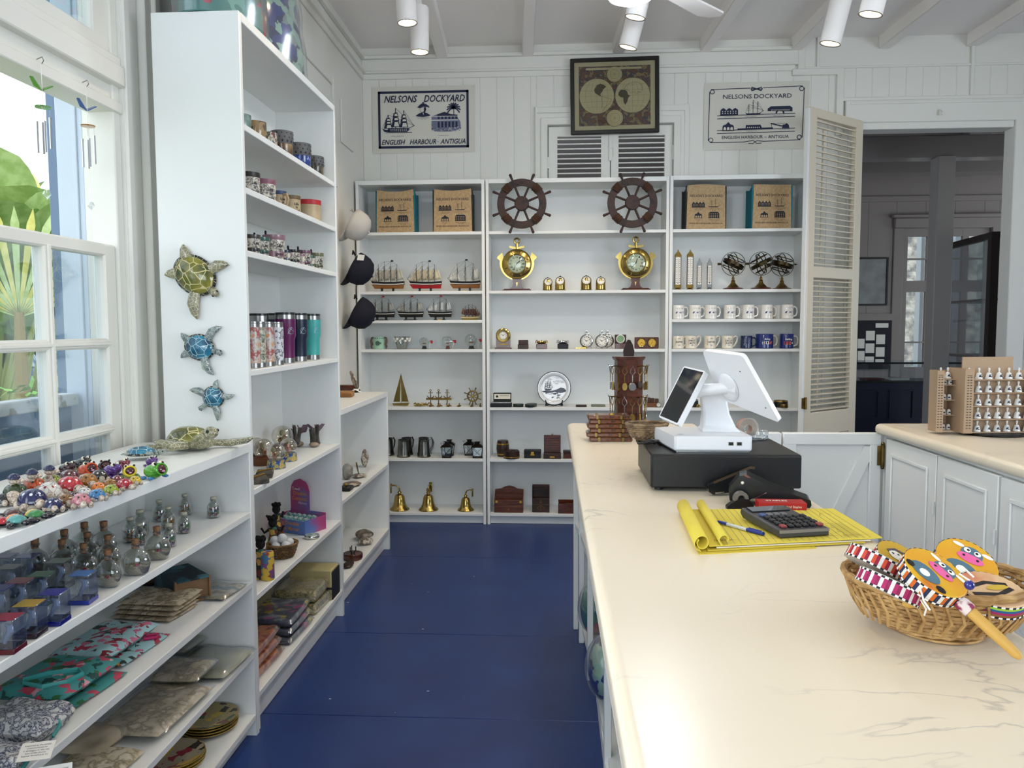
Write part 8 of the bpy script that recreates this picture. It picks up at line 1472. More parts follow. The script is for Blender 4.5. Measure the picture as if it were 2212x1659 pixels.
for i in range(18):
 row, j = divmod(i, 9); a = -PI / 2 + (-1.75 + .42 * j); R = .062; zz = .28 - .13 * row
 kx, ky = R * math.cos(a), R * math.sin(a); kp = Matrix.Rotation(.2, 3, 'Z') @ Vector((kx, ky, 0)); kd = ('oval brass tag', 'tiny barrel', 'round medallion', 'silver plate', 'small anchor', 'brass whistle')[(i * 5 + row) % 6]
 c = thing('keychain', 'keychain with a %s, %s hook of the tower\'s %s row' % (kd, ('first', 'second', 'third', 'fourth', 'middle', 'sixth', 'seventh', 'eighth', 'last')[j], ('upper', 'lower')[row]), 'keychain', (p.x + kp.x, y1 + kp.y, CT + zz), a + PI / 2 + .2, 'keychains on the tower')
 KM = OLDBRASS if i % 4 else STEEL
 obj('peg', M().tube([(0, .004, .0), (0, -.022, .0), (0, -.024, .006)], .0018, 0, 5), KM, c)
 obj('ring', M().tube([(.0, -.018, 0), (.008, -.017, -.012), (.010, -.016, -.024), (0, -.015, -.036), (-.010, -.016, -.024), (-.008, -.017, -.012)], .0018, 0, 5, closed=True), KM, c)
 obj('chain', M().tube([(.001 * (-1) ** q, -.015, -.036 - .004 * q) for q in range(8)], [.0022, .0014] * 4, 0, 5), KM, c)
 m = M(); s = (i * 5 + row) % 6
 if s in (0, 2, 3): m.at(TR(0, -.014, -.084, rx=PI / 2) @ Matrix.Diagonal((.7 if s != 2 else 1, 1, 1, 1))).lathe([(0, -.002), (.015, -.002), (.017, 0), (.015, .002), (0, .002)], 18)
 elif s == 1: m.at(TR(0, -.014, -.09)).lathe([(0, 0), (.010, 0), (.0125, .012), (.010, .025), (0, .025)], 14)
 elif s == 4: anchor(m, TR(0, -.014, -.098), .03)
 else: m.cyl((0, -.014, -.066), (.004, -.014, -.10), .006)
 obj('pendant', m, DKWOOD if s == 1 else KM, c)
# card readers
PB_ = mat('#101113', .32, coat=.2); RUB = mat('#0c0c0e', .55)
def sideprof(m, T, prof, w, k=0): m.at(T).prism(prof, -w / 2, w / 2, k)
t = thing('card_reader', 'black card reader lying face down in front of the cash drawer', 'card reader', (.512, 1.985, CT), -.22)
m = M(); sideprof(m, FRONT(0, 0, 0), [(-.075, .012), (-.06, .001), (-.04, .0), (-.022, .02), (.10, .003), (.113, .003), (.117, .010), (.115, .022), (.02, .052), (-.035, .078), (-.052, .074), (-.078, .04)], .074); obj('body', m, PB_, t, bevel=.006)
m = M().at(FRONT(0, -.0385, 0)); m.disc(-.045, .058, .0045, 1, .0004, 14).disc(-.045, .058, .003, 2, .0007, 10); m.line([(-.022, .016), (.012, .036)], .0016, 1, .0005); m.flat([(-.045, .078), (-.036, .0785), (-.024, .071), (-.033, .071)], 3, .0006); obj('trim_mark', m, [PB_, CHROME, PAPER, mat('#7a4a40', .5)], t)
t = thing('card_reader', 'black card reader standing behind the fallen one against the cash drawer', 'card reader', (.458, 2.085, CT), .16); m = M(); sideprof(m, FRONT(0, 0, 0), [(-.062, .012), (-.05, .004), (.03, .012), (.06, .045), (.066, .068), (.055, .074), (.0, .052), (-.05, .034), (-.062, .03)], .022); obj('body', m, PB_, t, bevel=.005); obj('edge_strip', M().at(FRONT(0, -.0118, 0)).line([(-.05, .036), (.0, .055), (.05, .074), (.062, .072)], .007, 0), mat('#5c4c3c', .3, .5), t); obj('base_lip', M().at(FRONT(0, -.0118, 0)).line([(-.045, .008), (-.02, .0105)], .004, 0), CHROME, t)
# legal pad with rolled pages, pen, calculator, staple box
YEL = mat('#d9c64a', .8); YE2 = mat('#c9b43a', .8); RULE = mat('#7a8a6a', .8)
P = [atz(u, v, CT) for u, v in ((1507, 1192), (1905, 1172), (1800, 1108), (1470, 1110))]; c = sum(P, Vector()) / 4
t = thing('legal_pad', 'yellow ruled writing pad with its first pages rolled over', 'notepad', (c.x, c.y, CT), 0)
lp = [((a.x - c.x), (a.y - c.y)) for a in P]; ex = (Vector(lp[1]) - Vector(lp[0])); ey = (Vector(lp[3]) - Vector(lp[0]))
U = lambda a, b: (lp[0][0] + (lp[1][0] - lp[0][0]) * a * (1 - b) + (lp[2][0] - lp[3][0]) * a * b + (lp[3][0] - lp[0][0]) * b, lp[0][1] + (lp[1][1] - lp[0][1]) * a * (1 - b) + (lp[2][1] - lp[3][1]) * a * b + (lp[3][1] - lp[0][1]) * b)
m = M()
for i, (a0, a1, b0, zz, k) in enumerate(((.0, .62, -.06, .001, 1), (.05, .9, -.02, .004, 1), (.1, .94, .01, .0065, 2), (.06, 1.0, .0, .011, 0))): m.prism([U(a0, b0), U(a1, b0), U(a1, 1), U(a0, 1)], zz - .0022, zz, k)
obj('pages', m, [YEL, YE2, PAPER], t)
m = M()
for i in range(22): a = .16 + .82 * i / 22; m.line([U(a, .01), U(a, .99)], .0009, 0, .0114)
m.line([U(.1, .1), U(.98, .1)], .0008, 1, .0115)
for i in range(16):
 a0 = .90 - .004 * i; b0 = .08 + .045 * i
 m.line([U(.80 + .006 * (i % 5), b0 * .6), U(.83, b0 * .6 + .015), U(.86, b0 * .6), U(.9, b0 * .6 + .012)], .0008, 2, .0117)
m.line([U(.84, .72), U(.86, .8), U(.9, .82), U(.92, .76)], .001, 2, .0117)
for i in range(7): m.line([U(.10 + .015 * i, .10), U(.107 + .015 * i, .14), U(.114 + .015 * i, .10)], .0009, 2, .0117)
obj('ruling', m, [RULE, mat('#b86a4a', .7), INK], t)
m = M()
def roll(a0, turns, r0, r1, z0):
 def f(a, b):
  th = -PI * .55 - 2 * PI * turns * a; r = r0 + (r1 - r0) * a; q = U(a0, b * 1.04 - .03); n = Vector((ex.x, ex.y, 0)).normalized(); return Vector((q[0], q[1], z0 + r0)) + n * (r * math.cos(th)) * 1.0 + Vector((0, 0, r * math.sin(th)))
 return f
m.sheet(roll(.02, 1.35, .0175, .010, .002), 34, 3); m.sheet(roll(.135, .8, .0125, .0085, .011), 20, 3); obj('rolled_page', m, YEL, t, thick=.0012)
p = atz(1594, 1140, CT + .014); t = thing('ballpoint_pen', 'blue and clear ballpoint pen on the yellow pad', 'pen', (p.x, p.y, CT + .0156), -.95); obj('barrel', M().cyl((-.03, 0, 0), (.03, 0, 0), .0036, 0, 6), mat('#c8cdd4', .25), t); obj('cap', M().cyl((.025, 0, 0), (.068, 0, 0), .0042, 0, 10).box(.03, -.0012, .003, .062, .0012, .0055), mat('#1c3488', .3), t); obj('tip', M().tube([(-.03, 0, 0), (-.052, 0, 0), (-.062, 0, 0)], [.0038, .0034, .0012], 0, 8), mat('#1c3a9c', .3), t)
t = thing('calculator', 'dark grey desk calculator lying on the yellow pad', 'calculator', (atz(1690, 1150, CT).x, atz(1690, 1150, CT).y, CT + .0122), .25)
m = M().at(RIGHT(-.055, 0, 0)).prism([(-.085, .0), (.075, .004), (.088, .014), (.082, .026), (.055, .022), (-.085, .016)], 0, .11); obj('body', m, mat('#3a3a3c', .4), t, bevel=.003)
obj('display', M().at(TR(0, .062, .0225, rx=.12)).box(-.045, -.014, 0, .045, .014, .004), mat('#23262a', .1, coat=.7), t); obj('trim_band', M().box(-.056, -.086, .010, .056, -.083, .016), STEEL, t)
for r in range(5):
 for cc in range(6):
  if r == 4 and cc > 3: continue
  obj('key', M().at(TR(-.043 + .0165 * cc, -.072 + .021 * r, .0172 + .0009 * r, rx=.045)).rbox(0, 0, 0, .0125, .015, .005, .0015), mat('#8a3a3c' if (r, cc) in ((0, 0), (0, 5)) else '#4a5a8a' if r == 4 and cc == 0 else '#1c1c1f' if r < 4 else '#6a6a6c', .4), t)
t = thing('staple_box', 'red box of staples behind the calculator', 'box', (.535, 1.89, CT), -.03); obj('carton', M().rbox(-.055, -.022, 0, .055, .022, .028, .001), mat('#a81c1e', .5), t)
m = M().at(FRONT(0, -.0226, 0)); m.text('Standard Staples', .006, .018, .016, 1, 0, width=.05).text('Grapas standard', .005, .018, .007, 1, 0, width=.045).flat([(-.04, .002)] + [(-.028 + .012 * math.cos(a), .003 + .016 * math.sin(a)) for a in (0, .6, 1.2, 1.9, 2.5, PI)], 2); m.at(UP(0, 0, .0283)); m.text('STAPLES', .012, -.01, -.004, 1, bold=.02, width=.05); obj('lettering', m, [INK, PAPER, mat('#d89a2c', .5)], t)
t = thing('tape_dispenser', 'black bodied clear tape dispenser beside the red staple box', 'tape dispenser', (.452, 1.925, CT), .1, s=.75); obj('body', M().at(FRONT(0, .012, 0)).prism([(-.05, 0), (.03, 0), (.035, .012), (.02, .032), (-.01, .036), (-.04, .02), (-.052, .01)], 0, .024), BLACK, t, bevel=.002); obj('tape_roll', M().at(TR(-.005, 0, .034, rx=PI / 2)).lathe([(.012, -.009), (.024, -.009), (.024, .009), (.012, .009), (.012, -.009)], 22), mat('#6a665f', .3), t)
# ---- basket of hand drums
BC = Vector((atz(2022, 1358, CT).x, atz(2022, 1358, CT).y, CT))
t = thing('drum_basket', 'oval woven bamboo basket full of painted hand drums', 'basket', BC, 0.0); CANE = mat('#c09a62', .6, noise=('#96703f', 30, .42, .62), bump=.4, bscale=90)
m = M(); basket(m, .062, .128, .076, 1.0, .8, 13, 22, tk=.003, flare=.62)
for i in range(44):
 a = 2 * PI * i / 44; m.tube([(.104 * math.cos(a), .104 * .8 * math.sin(a), .020), (.118 * math.cos(a + .08), .118 * .8 * math.sin(a + .08), .042), (.128 * math.cos(a), .128 * .8 * math.sin(a), .070)], .0022, 0, 4)
obj('weave', m, CANE, t); obj('rim', M().tube([((.130) * math.cos(2 * PI * i / 44), .130 * .8 * math.sin(2 * PI * i / 44), .079 + .002 * (i % 2)) for i in range(44)], .0052, 0, 7, closed=True), CANE, t)
def drum(label, at, nv, hv, top, bands, art, r=.043, h=.019):
 """nv: the way the skin faces, hv: the way the handle points, both as (right, up, toward the camera side)"""
 cv = lambda q: _right * q[0] + _up * q[1] - _fwd * q[2]; zz = cv(nv).normalized(); xx = cv(hv); xx = (xx - zz * xx.dot(zz)).normalized(); yy = zz.cross(xx)
 d = thing('hand_drum', label, 'hand drum', aty(*at), 0, 'painted hand drums'); d.rotation_euler = Matrix(((xx.x, yy.x, zz.x), (xx.y, yy.y, zz.y), (xx.z, yy.z, zz.z))).to_euler()
 n = 56; m = M()
 q3 = [(-h / 2 + .0028, h / 2 - .0028, 1)] if art is not bird else [(-h / 2 + .0028 + .00335 * i, -h / 2 + .0028 + .00335 * (i + 1), 4 + i) for i in range(4)]
 for z0, z1, k in [(-h / 2, -h / 2 + .0028, 0), (h / 2 - .0028, h / 2, 0)] + q3:
  rr = r * (1.0 if k else 1.012)
  for i in range(n):
   a0, a1 = 2 * PI * i / n, 2 * PI * (i + 1) / n; kk = (2 + i % 2) if k == 0 else k if k > 1 else 4 + i % len(bands)
   m.add([(rr * math.cos(a0), rr * math.sin(a0), z0), (rr * math.cos(a1), rr * math.sin(a1), z0), (rr * math.cos(a1), rr * math.sin(a1), z1), (rr * math.cos(a0), rr * math.sin(a0), z1)], [(0, 1, 2, 3)], kk)
 obj('hoop', m, [PAPER, PAPER, PAPER, INK] + [mat(c, .7) for c in bands], d, sharp=60)
 obj('skin', M().lathe([(r, h / 2 - .0005), (r * .96, h / 2 + .001), (0, h / 2 + .0012)], 40).lathe([(0, -h / 2 - .0005), (r, -h / 2)], 40), top, d)
 if art: m = M(); art(m); m.v = [Vector((p.x * 1.2, p.y * 1.2, p.z + h / 2 + .0016)) for p in m.v]; obj('painting', m, [mat('#4f6f80', .6), mat('#e0609a', .6), PAPER, BLACK, mat('#c8a83a', .6), mat('#5c5060', .6)], d)
 obj('handle', M().tube([(r * .98, 0, 0), (r + .012, 0, 0), (r + .05, 0, -.001), (r + .085, 0, -.002), (r + .091, 0, -.002)], [.006, .0075, .0075, .0062, .003], 0, 10), mat('#c69a4a', .5), d)
 obj('handle_wrap', M().lathe([(.0085, 0), (.0095, .004), (.0095, .014), (.0085, .018)], 12), mat('#d8c8c4', .7, noise=('#8a2c4a', 90, .45, .55)), d).matrix_local = TR(r, 0, 0, ry=PI / 2)
 obj('string', M().tube([(r * .2, -r * 1.02, .002), (r * .5, -r * 1.1, -.006), (r * .75, -r * .95, -.014)], .0013, 0, 5), PAPER, d); return d
def hippo(m):
 m.ell((-.004, -.016, 0), (.018, .012, .0003), 0, 16, 4); m.ell((.002, .014, 0), (.013, .012, .0004), 0, 16, 4); m.ell((.002, .006, .0003), (.0155, .0075, .0004), 1, 16, 4)
 for s in (-1, 1): m.ell((.002 + s * .017, .022, 0), (.007, .003, .0004), 2, 10, 4); m.ell((.002 + s * .006, .018, .0006), (.0042, .0042, .0003), 2, 10, 4); m.ell((.002 + s * .005, .018, .001), (.0018, .002, .0003), 3, 8, 4); m.ell((.002 + s * .008, .007, .0008), (.0018, .002, .0003), 3, 8, 4); m.ell((s * .020, -.022, 0), (.006, .005, .0004), 3, 8, 4)
 m.ell((-.004, -.018, .0004), (.006, .006, .0003), 2, 12, 4)
def monkey(m):
 m.ell((.01, -.004, 0), (.022, .012, .0004), 5, 14, 4); m.ell((-.010, .006, .0004), (.010, .009, .0004), 2, 12, 4)
 for s in (-1, 1): m.ell((-.010 + s * .004, .008, .0008), (.0018, .0018, .0003), 3, 8, 4)
 m.line([(-.02, .012), (-.006, .018), (.01, .012)], .004, 5, .0005); m.line([(.02, .0), (.03, .018), (.024, .03)], .004, 3, .0005); m.line([(-.012, -.012), (-.02, -.02)], .005, 2, .0005)
def bird(m):
 for s in (-1, 1): m.line([(-.022, s * .004), (.0, s * .012), (.030, s * .006)], .006, 3, 0)
 m.ell((-.006, 0, .0006), (.014, .005, .0005), 4, 10, 4)
ORG = mat('#d89a1c', .55, noise=(['#d8a81c', '#c8401c'], 13, .42, .72)); TEA = mat('#c8a02c', .55, noise=('#4a9a94', 12, .5, .75)); SALM = mat('#d8b48a', .55, noise=('#c8502c', 12, .5, .75))
R1 = ('#8a1430', '#d8d0cc', '#c8482c'); R2 = ('#8a1a4c', '#dcd4d0', '#a8205c')
drum('hand drum seen edge-on with red and white bands, upper one at the basket end', (1893, 1218, 1.15), (.5, .86, -.10), (.86, -.5, -.5), mat('#c8c4bc', .5), R1, None)
drum('hand drum seen edge-on with magenta bands, lower one at the basket end', (1920, 1268, 1.09), (.44, .9, -.06), (.9, -.44, -.45), mat('#c8c4bc', .5), R2, None)
drum('hand drum painted with a brown monkey on yellow and teal', (1945, 1222, 1.21), (.35, .8, .5), (.8, -.5, -.3), TEA, R1, monkey)
drum('hand drum with a grey hippo, its handle hanging over the basket rim', (2013, 1246, 1.07), (.26, .80, .54), (.38, -.66, .45), ORG, ('#1c2a4a', '#dcd8d0', '#c8601c'), hippo)
drum('hand drum with a grey hippo on orange, standing up at the back', (2083, 1222, 1.17), (.06, .76, .64), (.75, -.75, .1), ORG, ('#2c5a3c', '#1c2a4a', '#a83c2c'), hippo)
drum('hand drum painted with a bird, with lime and purple stripes round it', (2140, 1285, 1.10), (.03, .94, .34), (-.9, -.2, .1), SALM, ('#8a5a2c', '#a0205c', '#1c5a8c', '#9ac83a'), bird)
solo('bead', M().ell((0, 0, 0), .0065, 0, 14, 9).tube([(0, 0, .006), (-.012, .002, .014), (-.004, .004, .02), (.006, .002, .01)], .0014, 1, 5), [mat('#141a78', .15, coat=.7), PAPER], 'round dark blue bead on a white string between the drums', 'bead', aty(2094, 1264, 1.03), 0)
# ---- goods on the counter's open shelves
for lab, x, y, z, w, d, h, mt in (('plastic wrapped pink and green bag poking out of the counter shelf', .10, 3.28, .10, .12, .2, .22, BAGM[0]), ('plastic wrapped navy bag hanging out of the counter shelf', .12, 2.72, .09, .14, .26, .22, BAGM[1]), ('clear packed goods on the counter middle shelf', .14, 3.3, .502, .1, .16, .08, mat('#8a9494', .5, noise=('#5a6468', 20, .4, .6)))):
 t = thing('packaged_bag', lab, 'packaged bag', (x + .06, y, z), 0); obj('bag', M().at(TR(0, 0, h / 2)).ell((0, 0, 0), (w / 2, d / 2, h / 2), 0, 18, 12), mt, t); obj('plastic_wrap', M().at(TR(0, 0, h / 2)).ell((0, 0, 0), (w / 2 + .012, d / 2 + .012, h / 2 - .0), 0, 18, 12), PLASTIC, t)
t = thing('tote_bag', 'jute tote bag with teal edges standing in the counter shelf', 'bag', (.19, 2.62, .502), -1.45); w, h = .26, .30; m = M().at(FRONT(0, 0, 0)).prism([(-w / 2, 0), (w / 2, 0), (w / 2, h), (-w / 2, h)], 0, .004); m.text("NELSON'S DOCKYARD", .016, 0, h * .73, 1, .005, width=w * .8).text('ENGLISH HARBOUR, ANTIGUA', .011, 0, h * .11, 1, .005, width=w * .8); pic_ship(m, .05, .15, .08, .06, 1, .005); pic_store(m, .05, .08, .07, .04, 1, 0, .005); obj('front_panel', m, [JUTE, INK], t); obj('binding', M().box(-w / 2 - .008, -.007, 0, -w / 2, .01, h).box(w / 2, -.007, 0, w / 2 + .008, .01, h).box(-w / 2, -.006, -.0, w / 2, .01, .008), TEAL, t)
t = thing('wicker_basket', 'round dark wicker basket tipped forward in the counter shelf', 'basket', (.235, 1.98, .60), 0, ry=-.9); m = M(); basket(m, .05, .09, .06, rows=8, n=18); obj('weave', m, WICK, t); obj('contents', M().ell((0, 0, .04), (.06, .06, .025), 0, 14, 8), mat('#9a8a70', .6, noise=('#5a4a38', 30, .4, .6)), t)
# ================================================================ bell display on the second counter
S0 = Vector((1.79, 3.33, CT)); t = thing('display_stand', 'tan cardboard rotating stand of souvenir bells and thimbles', 'display stand', S0, .1); CARD = mat('#a58c72', .75)
obj('turntable', M().lathe([(0, 0), (.12, 0), (.125, .004), (.12, .010), (0, .010)], 30), BLACK, t)
fw, fd, hh = .155, .12, .272; zs_ = [.014 + .0535 * i for i in range(5)]
m = M().box(-fw, -.006, .0105, fw, .0, hh - .01).box(-fw + .02, -.004, .0105, fw * .5, .002, hh + .045).box(-fw, -fd / 2, .0105, -fw + .004, fd / 2, hh).box(-fw, -fd / 2, .0105, -fw + .035, -fd / 2 + .003, hh + .0).box(fw - .003, -fd / 2, .0105, fw, 0, hh - .03).box(-fw, fd / 2 - .003, .0105, -fw + .07, fd / 2, hh)
obj('panel', m, CARD, t)
for z in zs_: obj('shelf', M().box(-fw + .004, -fd / 2 + .004, z - .003, fw - .002, -.006, z), CARD, t)
sd = obj('side_tower', M().box(-fw - .004, -fd / 2 - .003, .0105, -fw, fd / 2, hh - .005).box(-fw - .075, fd / 2 - .004, .0105, -fw, fd / 2, hh - .01).box(-fw - .079, -.02, .0105, -fw - .075, fd / 2, hh - .01).box(-fw - .095, -.024, .0105, -fw - .066, -.020, hh - .01), CARD, t)
m = M()
for x0, y in ((-fw + .017, -fd / 2 - .0006), (-fw - .081, -.0246)):
 for cc in (-.006, .006):
  for i in range(20): m.at(FRONT(x0 + cc, y, .03 + .0108 * i)).rect(-.004, 0, .004, .003)
 m.at(FRONT(x0, y, hh - .03)).text('Antigua', .006, 0, 0, 0, width=.02)
obj('lettering', m, INK, t)
CH = mat('#dcdcd8', .15, coat=.5); Rb = Matrix.Rotation(.1, 3, 'Z'); ord_ = ('first', 'second', 'third', 'fourth', 'fifth', 'sixth', 'last'); rows_ = ('bottom', 'second lowest', 'middle', 'second highest', 'top'); bell0 = None
for r in range(5):
 for c in range(7):
  loc = S0 + Rb @ Vector((-fw + .028 + .0415 * c, -.036, zs_[r] + .0004)); lab = 'white china bell, %s from the printed edge on the %s shelf' % (ord_[c], rows_[r])
  if bell0 is None:
   bell0 = thing('china_bell', lab, 'bell', loc, .1, 'white china bells'); obj('bell', M().lathe([(0, .001), (.0135, 0), (.0145, .001), (.012, .010), (.0095, .022), (.007, .026), (0, .028)], 18), CH, bell0); obj('handle', M().lathe([(.003, .026), (.0026, .032), (.0045, .038), (.0045, .043), (.002, .046), (0, .0465)], 10), CH, bell0)
   m = M(); wrap(m, .0118, lambda s: s.rect(-.006, .006, .002, .016).rect(.003, .008, .007, .012).rect(-.004, .017, .004, .019), .0008); obj('print', m, NAVY, bell0)
  else: dup(bell0, lab, loc, .1 + rnd.uniform(-.4, .4))
th0 = None
for r in range(4):
 obj('tower_shelf', M().box(-fw - .075, .0, .014 + .062 * r, -fw - .004, fd / 2 - .004, .017 + .062 * r), CARD, t)
 for c in range(3):
  loc = S0 + Rb @ Vector((-fw - .060 + .021 * c, .018, .0174 + .062 * r)); lab = 'white china thimble, %s on the %s shelf of the side tower' % (('outer one', 'middle one', 'inner one')[c], ('bottom', 'second', 'third', 'top')[r])
  if th0 is None: th0 = thing('china_thimble', lab, 'thimble', loc, 0, 'china thimbles'); obj('body', M().lathe([(.0085, 0), (.009, .001), (.007, .018), (.004, .022), (0, .023)], 14), CH, th0); m = M(); wrap(m, .0085, lambda s: s.rect(-.004, .005, .004, .012), .0006); obj('print', m, NAVY, th0)
  else: dup(th0, lab, loc, rnd.uniform(-.4, .4))
for c in range(2): dup(bell0, 'white china bell on top of the side tower, %s' % ('outer one', 'inner one')[c], S0 + Rb @ Vector((-fw - .05 + .03 * c, .03, hh - .045)), .1)
obj('tower_top', M().box(-fw - .075, .0, hh - .049, -fw - .004, fd / 2 - .004, hh - .046), CARD, t)
# ================================================================ window chimes and the yard outside
def chime(label, u, v, cols):
 p = atx(u, v, XL + .01); t = thing('wind_chime', label, 'wind chime', p, 0, 'glass wind chimes'); obj('hook', M().tube([(-.012, 0, .0), (.004, 0, .006), (.008, 0, -.004), (.002, 0, -.012)], .0014, 0, 5), STEEL, t); obj('line', M().cyl((0, 0, -.01), (0, 0, -.36), .0009, 0, 4), PAPER, t)
 g1, g2 = glass(cols[0], .2), glass(cols[1], .2); m = M()
 for s in (-1, 1): m.at(TR(0, 0, -.085, rx=s * .5)).prism([(0, 0), (.004, s * .05), (-.004, s * .052), (-.012, s * .02)], 0, .003)
 obj('glass_figure', m, mat(cols[0], .1, trans=.6, coat=.5), t); obj('glass_disc', M().at(TR(0, 0, -.13)).lathe([(0, 0), (.02, 0), (.021, .003), (0, .004)], 16), mat(cols[1], .1, trans=.6, coat=.5), t)
 for i in range(4): a = i * PI / 2 + .4; obj('rod', M().cyl((.016 * math.cos(a), .016 * math.sin(a), -.155 - .006 * i), (.016 * math.cos(a), .016 * math.sin(a), -.24 - .006 * i), .0034, 0, 6).cyl((.016 * math.cos(a), .016 * math.sin(a), -.128), (.016 * math.cos(a), .016 * math.sin(a), -.16), .0005, 0, 3), CHROME, t)
 obj('crystal', M().at(TR(0, 0, -.365)).lathe([(0, -.014), (.011, 0), (.007, .010), (0, .012)], 8), CLEAR, t)
chime('glass wind chime with a green bird, further from the window casing', 88, 128, ('#6ab83c', '#8ac86a')); chime('glass wind chime with a blue fish and orange disc, next to the casing', 186, 178, ('#3a6ac8', '#d88a1c'))
solo('porch_column', M().rbox(-.03, -.085, -.5, .03, .085, 4, .006), mat('#61758f', .6), 'blue grey square porch column outside the window', 'column', (-2.545, 4.0, 0))
struct('window_shutter', M().box(-1.66, 2.57, .75, XL - .145, 2.61, 3.3, 0, .004).box(-1.60, 2.562, .8, -1.585, 2.57, 3.2, 0, .002), mat('#c9d4e2', .5))
t = thing('sky_panel', 'board painted with blue sky and clouds under a peeling white rail, outside the window', 'painted board', (XL - .22, 1.9, 0)); SKY = mat('#4a6f94', .6, noise=(['#4a6f94', '#6a90ae', '#c8ccc4'], 3.2, .42, .66), stretch=(1, 1, 2)); obj('board', M().box(-.02, -.6, .5, 0, .66, 1.145), SKY, t); obj('rail', M().box(-.03, -.6, 1.145, .03, .66, 1.185, 0, .004), mat('#d0d4d6', .7, noise=('#8a8478', 25, .56, .66)), t)
LEAFM = [mat(c, .5, noise=(d, 6, .4, .6)) for c, d in (('#7a9c58', '#9ab878'), ('#94ac6c', '#b0c48c'), ('#688c50', '#80a064'), ('#b4b45c', '#ccc878'))]
def banana(label, x, y, z, n, hgt, sd):
 q = random.Random(sd); t = thing('banana_plant', label, 'plant', (x, y, z), 0, 'banana plants outside')
 for i in range(n):
  a = q.uniform(0, 2 * PI); h = hgt * q.uniform(.55, 1); L = hgt * q.uniform(.35, .5); wd = L * .24; lean = q.uniform(.1, .5); dx, dy = math.cos(a), math.sin(a)
  def f(u, v, a=a, h=h, L=L, wd=wd, lean=lean, dx=dx, dy=dy):
   s = v; w = wd * math.sin(PI * min(1, .08 + .92 * s)) ** .6; r = lean * h * .5 + L * s * (.35 + .5 * s * lean); zz = h * .6 + L * s * (1 - .55 * s * lean * 1.6); o = (2 * u - 1) * w; return (dx * r - dy * o, dy * r + dx * o, zz + abs(2 * u - 1) * w * .35)
  obj('leaf', M().sheet(f, 4, 9), LEAFM[q.randrange(4)], t); obj('stem', M().tube([(0, 0, 0), (dx * lean * h * .25, dy * lean * h * .25, h * .35), (dx * lean * h * .5, dy * lean * h * .5, h * .62)], [.04, .03, .018], 0, 6), mat('#b8c07a', .6), t)
banana('tall banana plant with broad upright leaves outside the window', -7.65, 10.2, -.5, 34, 4.5, 3); banana('banana plant with drooping leaves close to the porch column', -8.3, 11.6, -.5, 18, 5.0, 5); banana('banana plant further back along the yard', -9.9, 12.4, -.5, 12, 5.0, 9)
t = thing('fan_palm', "traveller's palm with a fan of yellow stalks", 'plant', (-6.35, 9.0, 1.55), .65)
for i in range(17): a = PI * (.12 + .76 * i / 16); obj('frond', M().at(FRONT(0, 0, 0)).prism([(-.012 * math.sin(a), .012 * math.cos(a)), (1.1 * math.cos(a) - .045 * math.sin(a), 1.1 * math.sin(a) + .045 * math.cos(a)), (1.3 * math.cos(a), 1.3 * math.sin(a)), (1.1 * math.cos(a) + .045 * math.sin(a), 1.1 * math.sin(a) - .045 * math.cos(a)), (.012 * math.sin(a), -.012 * math.cos(a))], -.006, .006), LEAFM[3] if i % 2 else LEAFM[1], t)
obj('trunk', M().tube([(0, 0, -2.05), (0, 0, .05)], [.12, .05], 0, 8), mat('#8a7a4a', .8), t)
q = random.Random(4); m = M()
for i in range(900): x, y, z = q.uniform(-.9, .9), q.uniform(-1.6, 1.6), q.random(); s = .06; a, b = q.uniform(0, 6), q.uniform(-.8, .8); m.at(TR(x, y, .2 + .75 * z * (1 - .3 * abs(x)), rx=b, ry=b, rz=a)).flat([(-s, 0), (0, -s * .5), (s, 0), (0, s * .5)])
solo('hedge_shrub', m, mat('#7fb04c', .6, noise=('#5c8a3a', 3, .4, .6)), 'clipped bright green shrub below the stone house outside', 'shrub', (-4.75, 6.5, -.5), s=(1, 1, 1.6))
t = thing('stone_house', 'pale stone house with brick arches and a dark doorway across the yard', 'building', (-12.0, 16.0, -.5), .75)
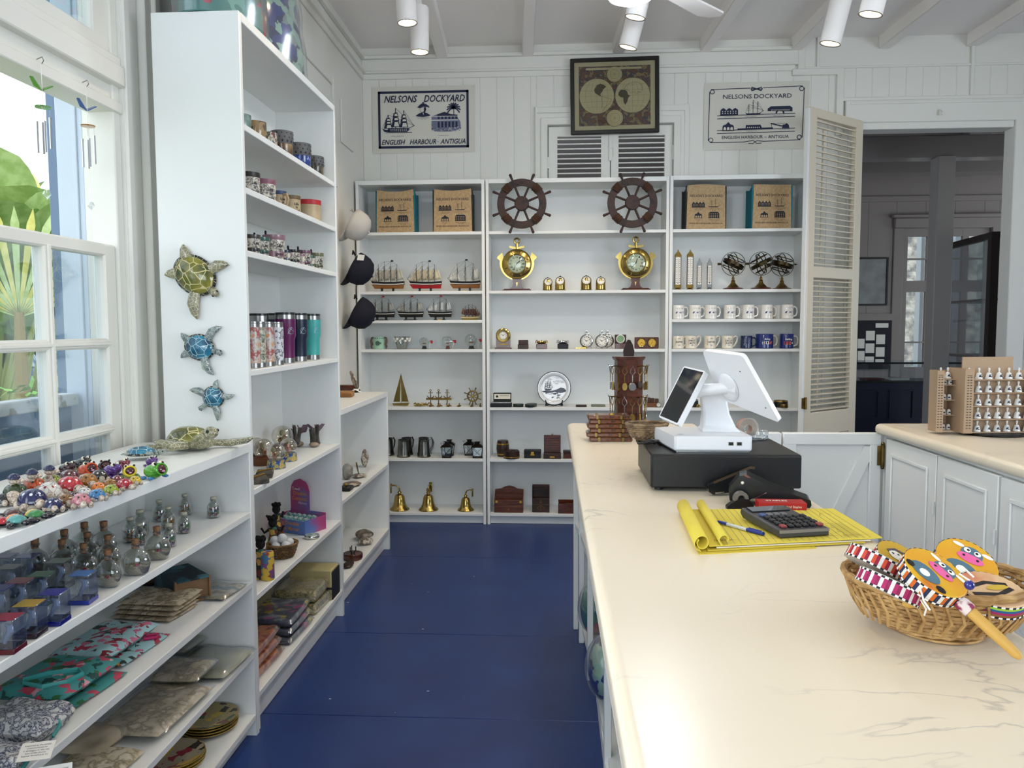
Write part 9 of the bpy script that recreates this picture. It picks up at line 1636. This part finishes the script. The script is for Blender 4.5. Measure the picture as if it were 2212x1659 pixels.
obj('wall', M().box(-4, 0, 0, 4, .4, 2.0).box(-4, 0, 2.0, -.9, .4, 2.9).box(-.0, 0, 2.0, 4, .4, 2.9).box(-4, 0, 2.0, 4, .4, 3.6), stone, t); obj('brick_arch', M().box(-1.6, -.03, 2.05, 1.6, .0, 2.35).box(-1.7, -.04, 2.65, 1.7, .0, 2.85), mat('#b8845c', .8, noise=('#8a5a3c', 12, .4, .6)), t); obj('doorway', M().box(-1.1, -.01, .1, 1.0, .01, 1.95), mat('#1c1a1a', .8), t); obj('roof', M().at(RIGHT(-4.2, 0, 0)).prism([(-.5, 3.55), (2, 4.6), (2, 3.55)], 0, 8.4), mat('#7a7f86', .7), t)
# person by the dark doorway
px = atx(55, 778, -9.3); t = thing('person', 'person in a blue plaid shirt standing by the dark doorway outside', 'person', (px.x, px.y, -.5), -.6); m = M().tube([(-.09, 0, .05), (-.1, 0, .5), (-.09, 0, .92)], [.06, .075, .10], 0, 10).tube([(.09, 0, .05), (.1, 0, .5), (.09, 0, .92)], [.06, .075, .10], 0, 10).tube([(0, 0, .88), (0, 0, 1.1), (0, .01, 1.35), (0, .01, 1.5), (0, -.01, 1.56)], [.15, .15, .18, .10, .055], 0, 14).ell((0, -.02, 1.68), (.085, .10, .12), 0, 14, 10).ell((0, -.125, 1.67), (.018, .02, .025), 0, 8, 5)
for s in (-1, 1): m.tube([(s * .17, 0, 1.42), (s * .24, -.02, 1.18), (s * .10, -.18, 1.15 if s < 0 else 1.5)], [.055, .045, .035], 0, 9).ell((s * .06, -.2, 1.15 if s < 0 else 1.53), (.03, .04, .05), 0, 8, 5);
obj('body', m, mat('#9a6a50', .6), t); obj('shirt', M().tube([(0, 0, .86), (0, 0, 1.1), (0, .01, 1.36), (0, .01, 1.5)], [.165, .165, .195, .10], 0, 16).tube([(-.17, 0, 1.44), (-.23, -.01, 1.24)], .065, 0, 9).tube([(.17, 0, 1.44), (.23, -.01, 1.24)], .065, 0, 9), mat('#6a86b0', .8, noise=('#d8dee8', 14, .46, .54), stretch=(1, 1, .4)), t); obj('hair', M().at(TR(0, .01, 1.73)).ell((0, 0, 0), (.09, .105, .085), 0, 12, 8), mat('#3c3834', .8), t)
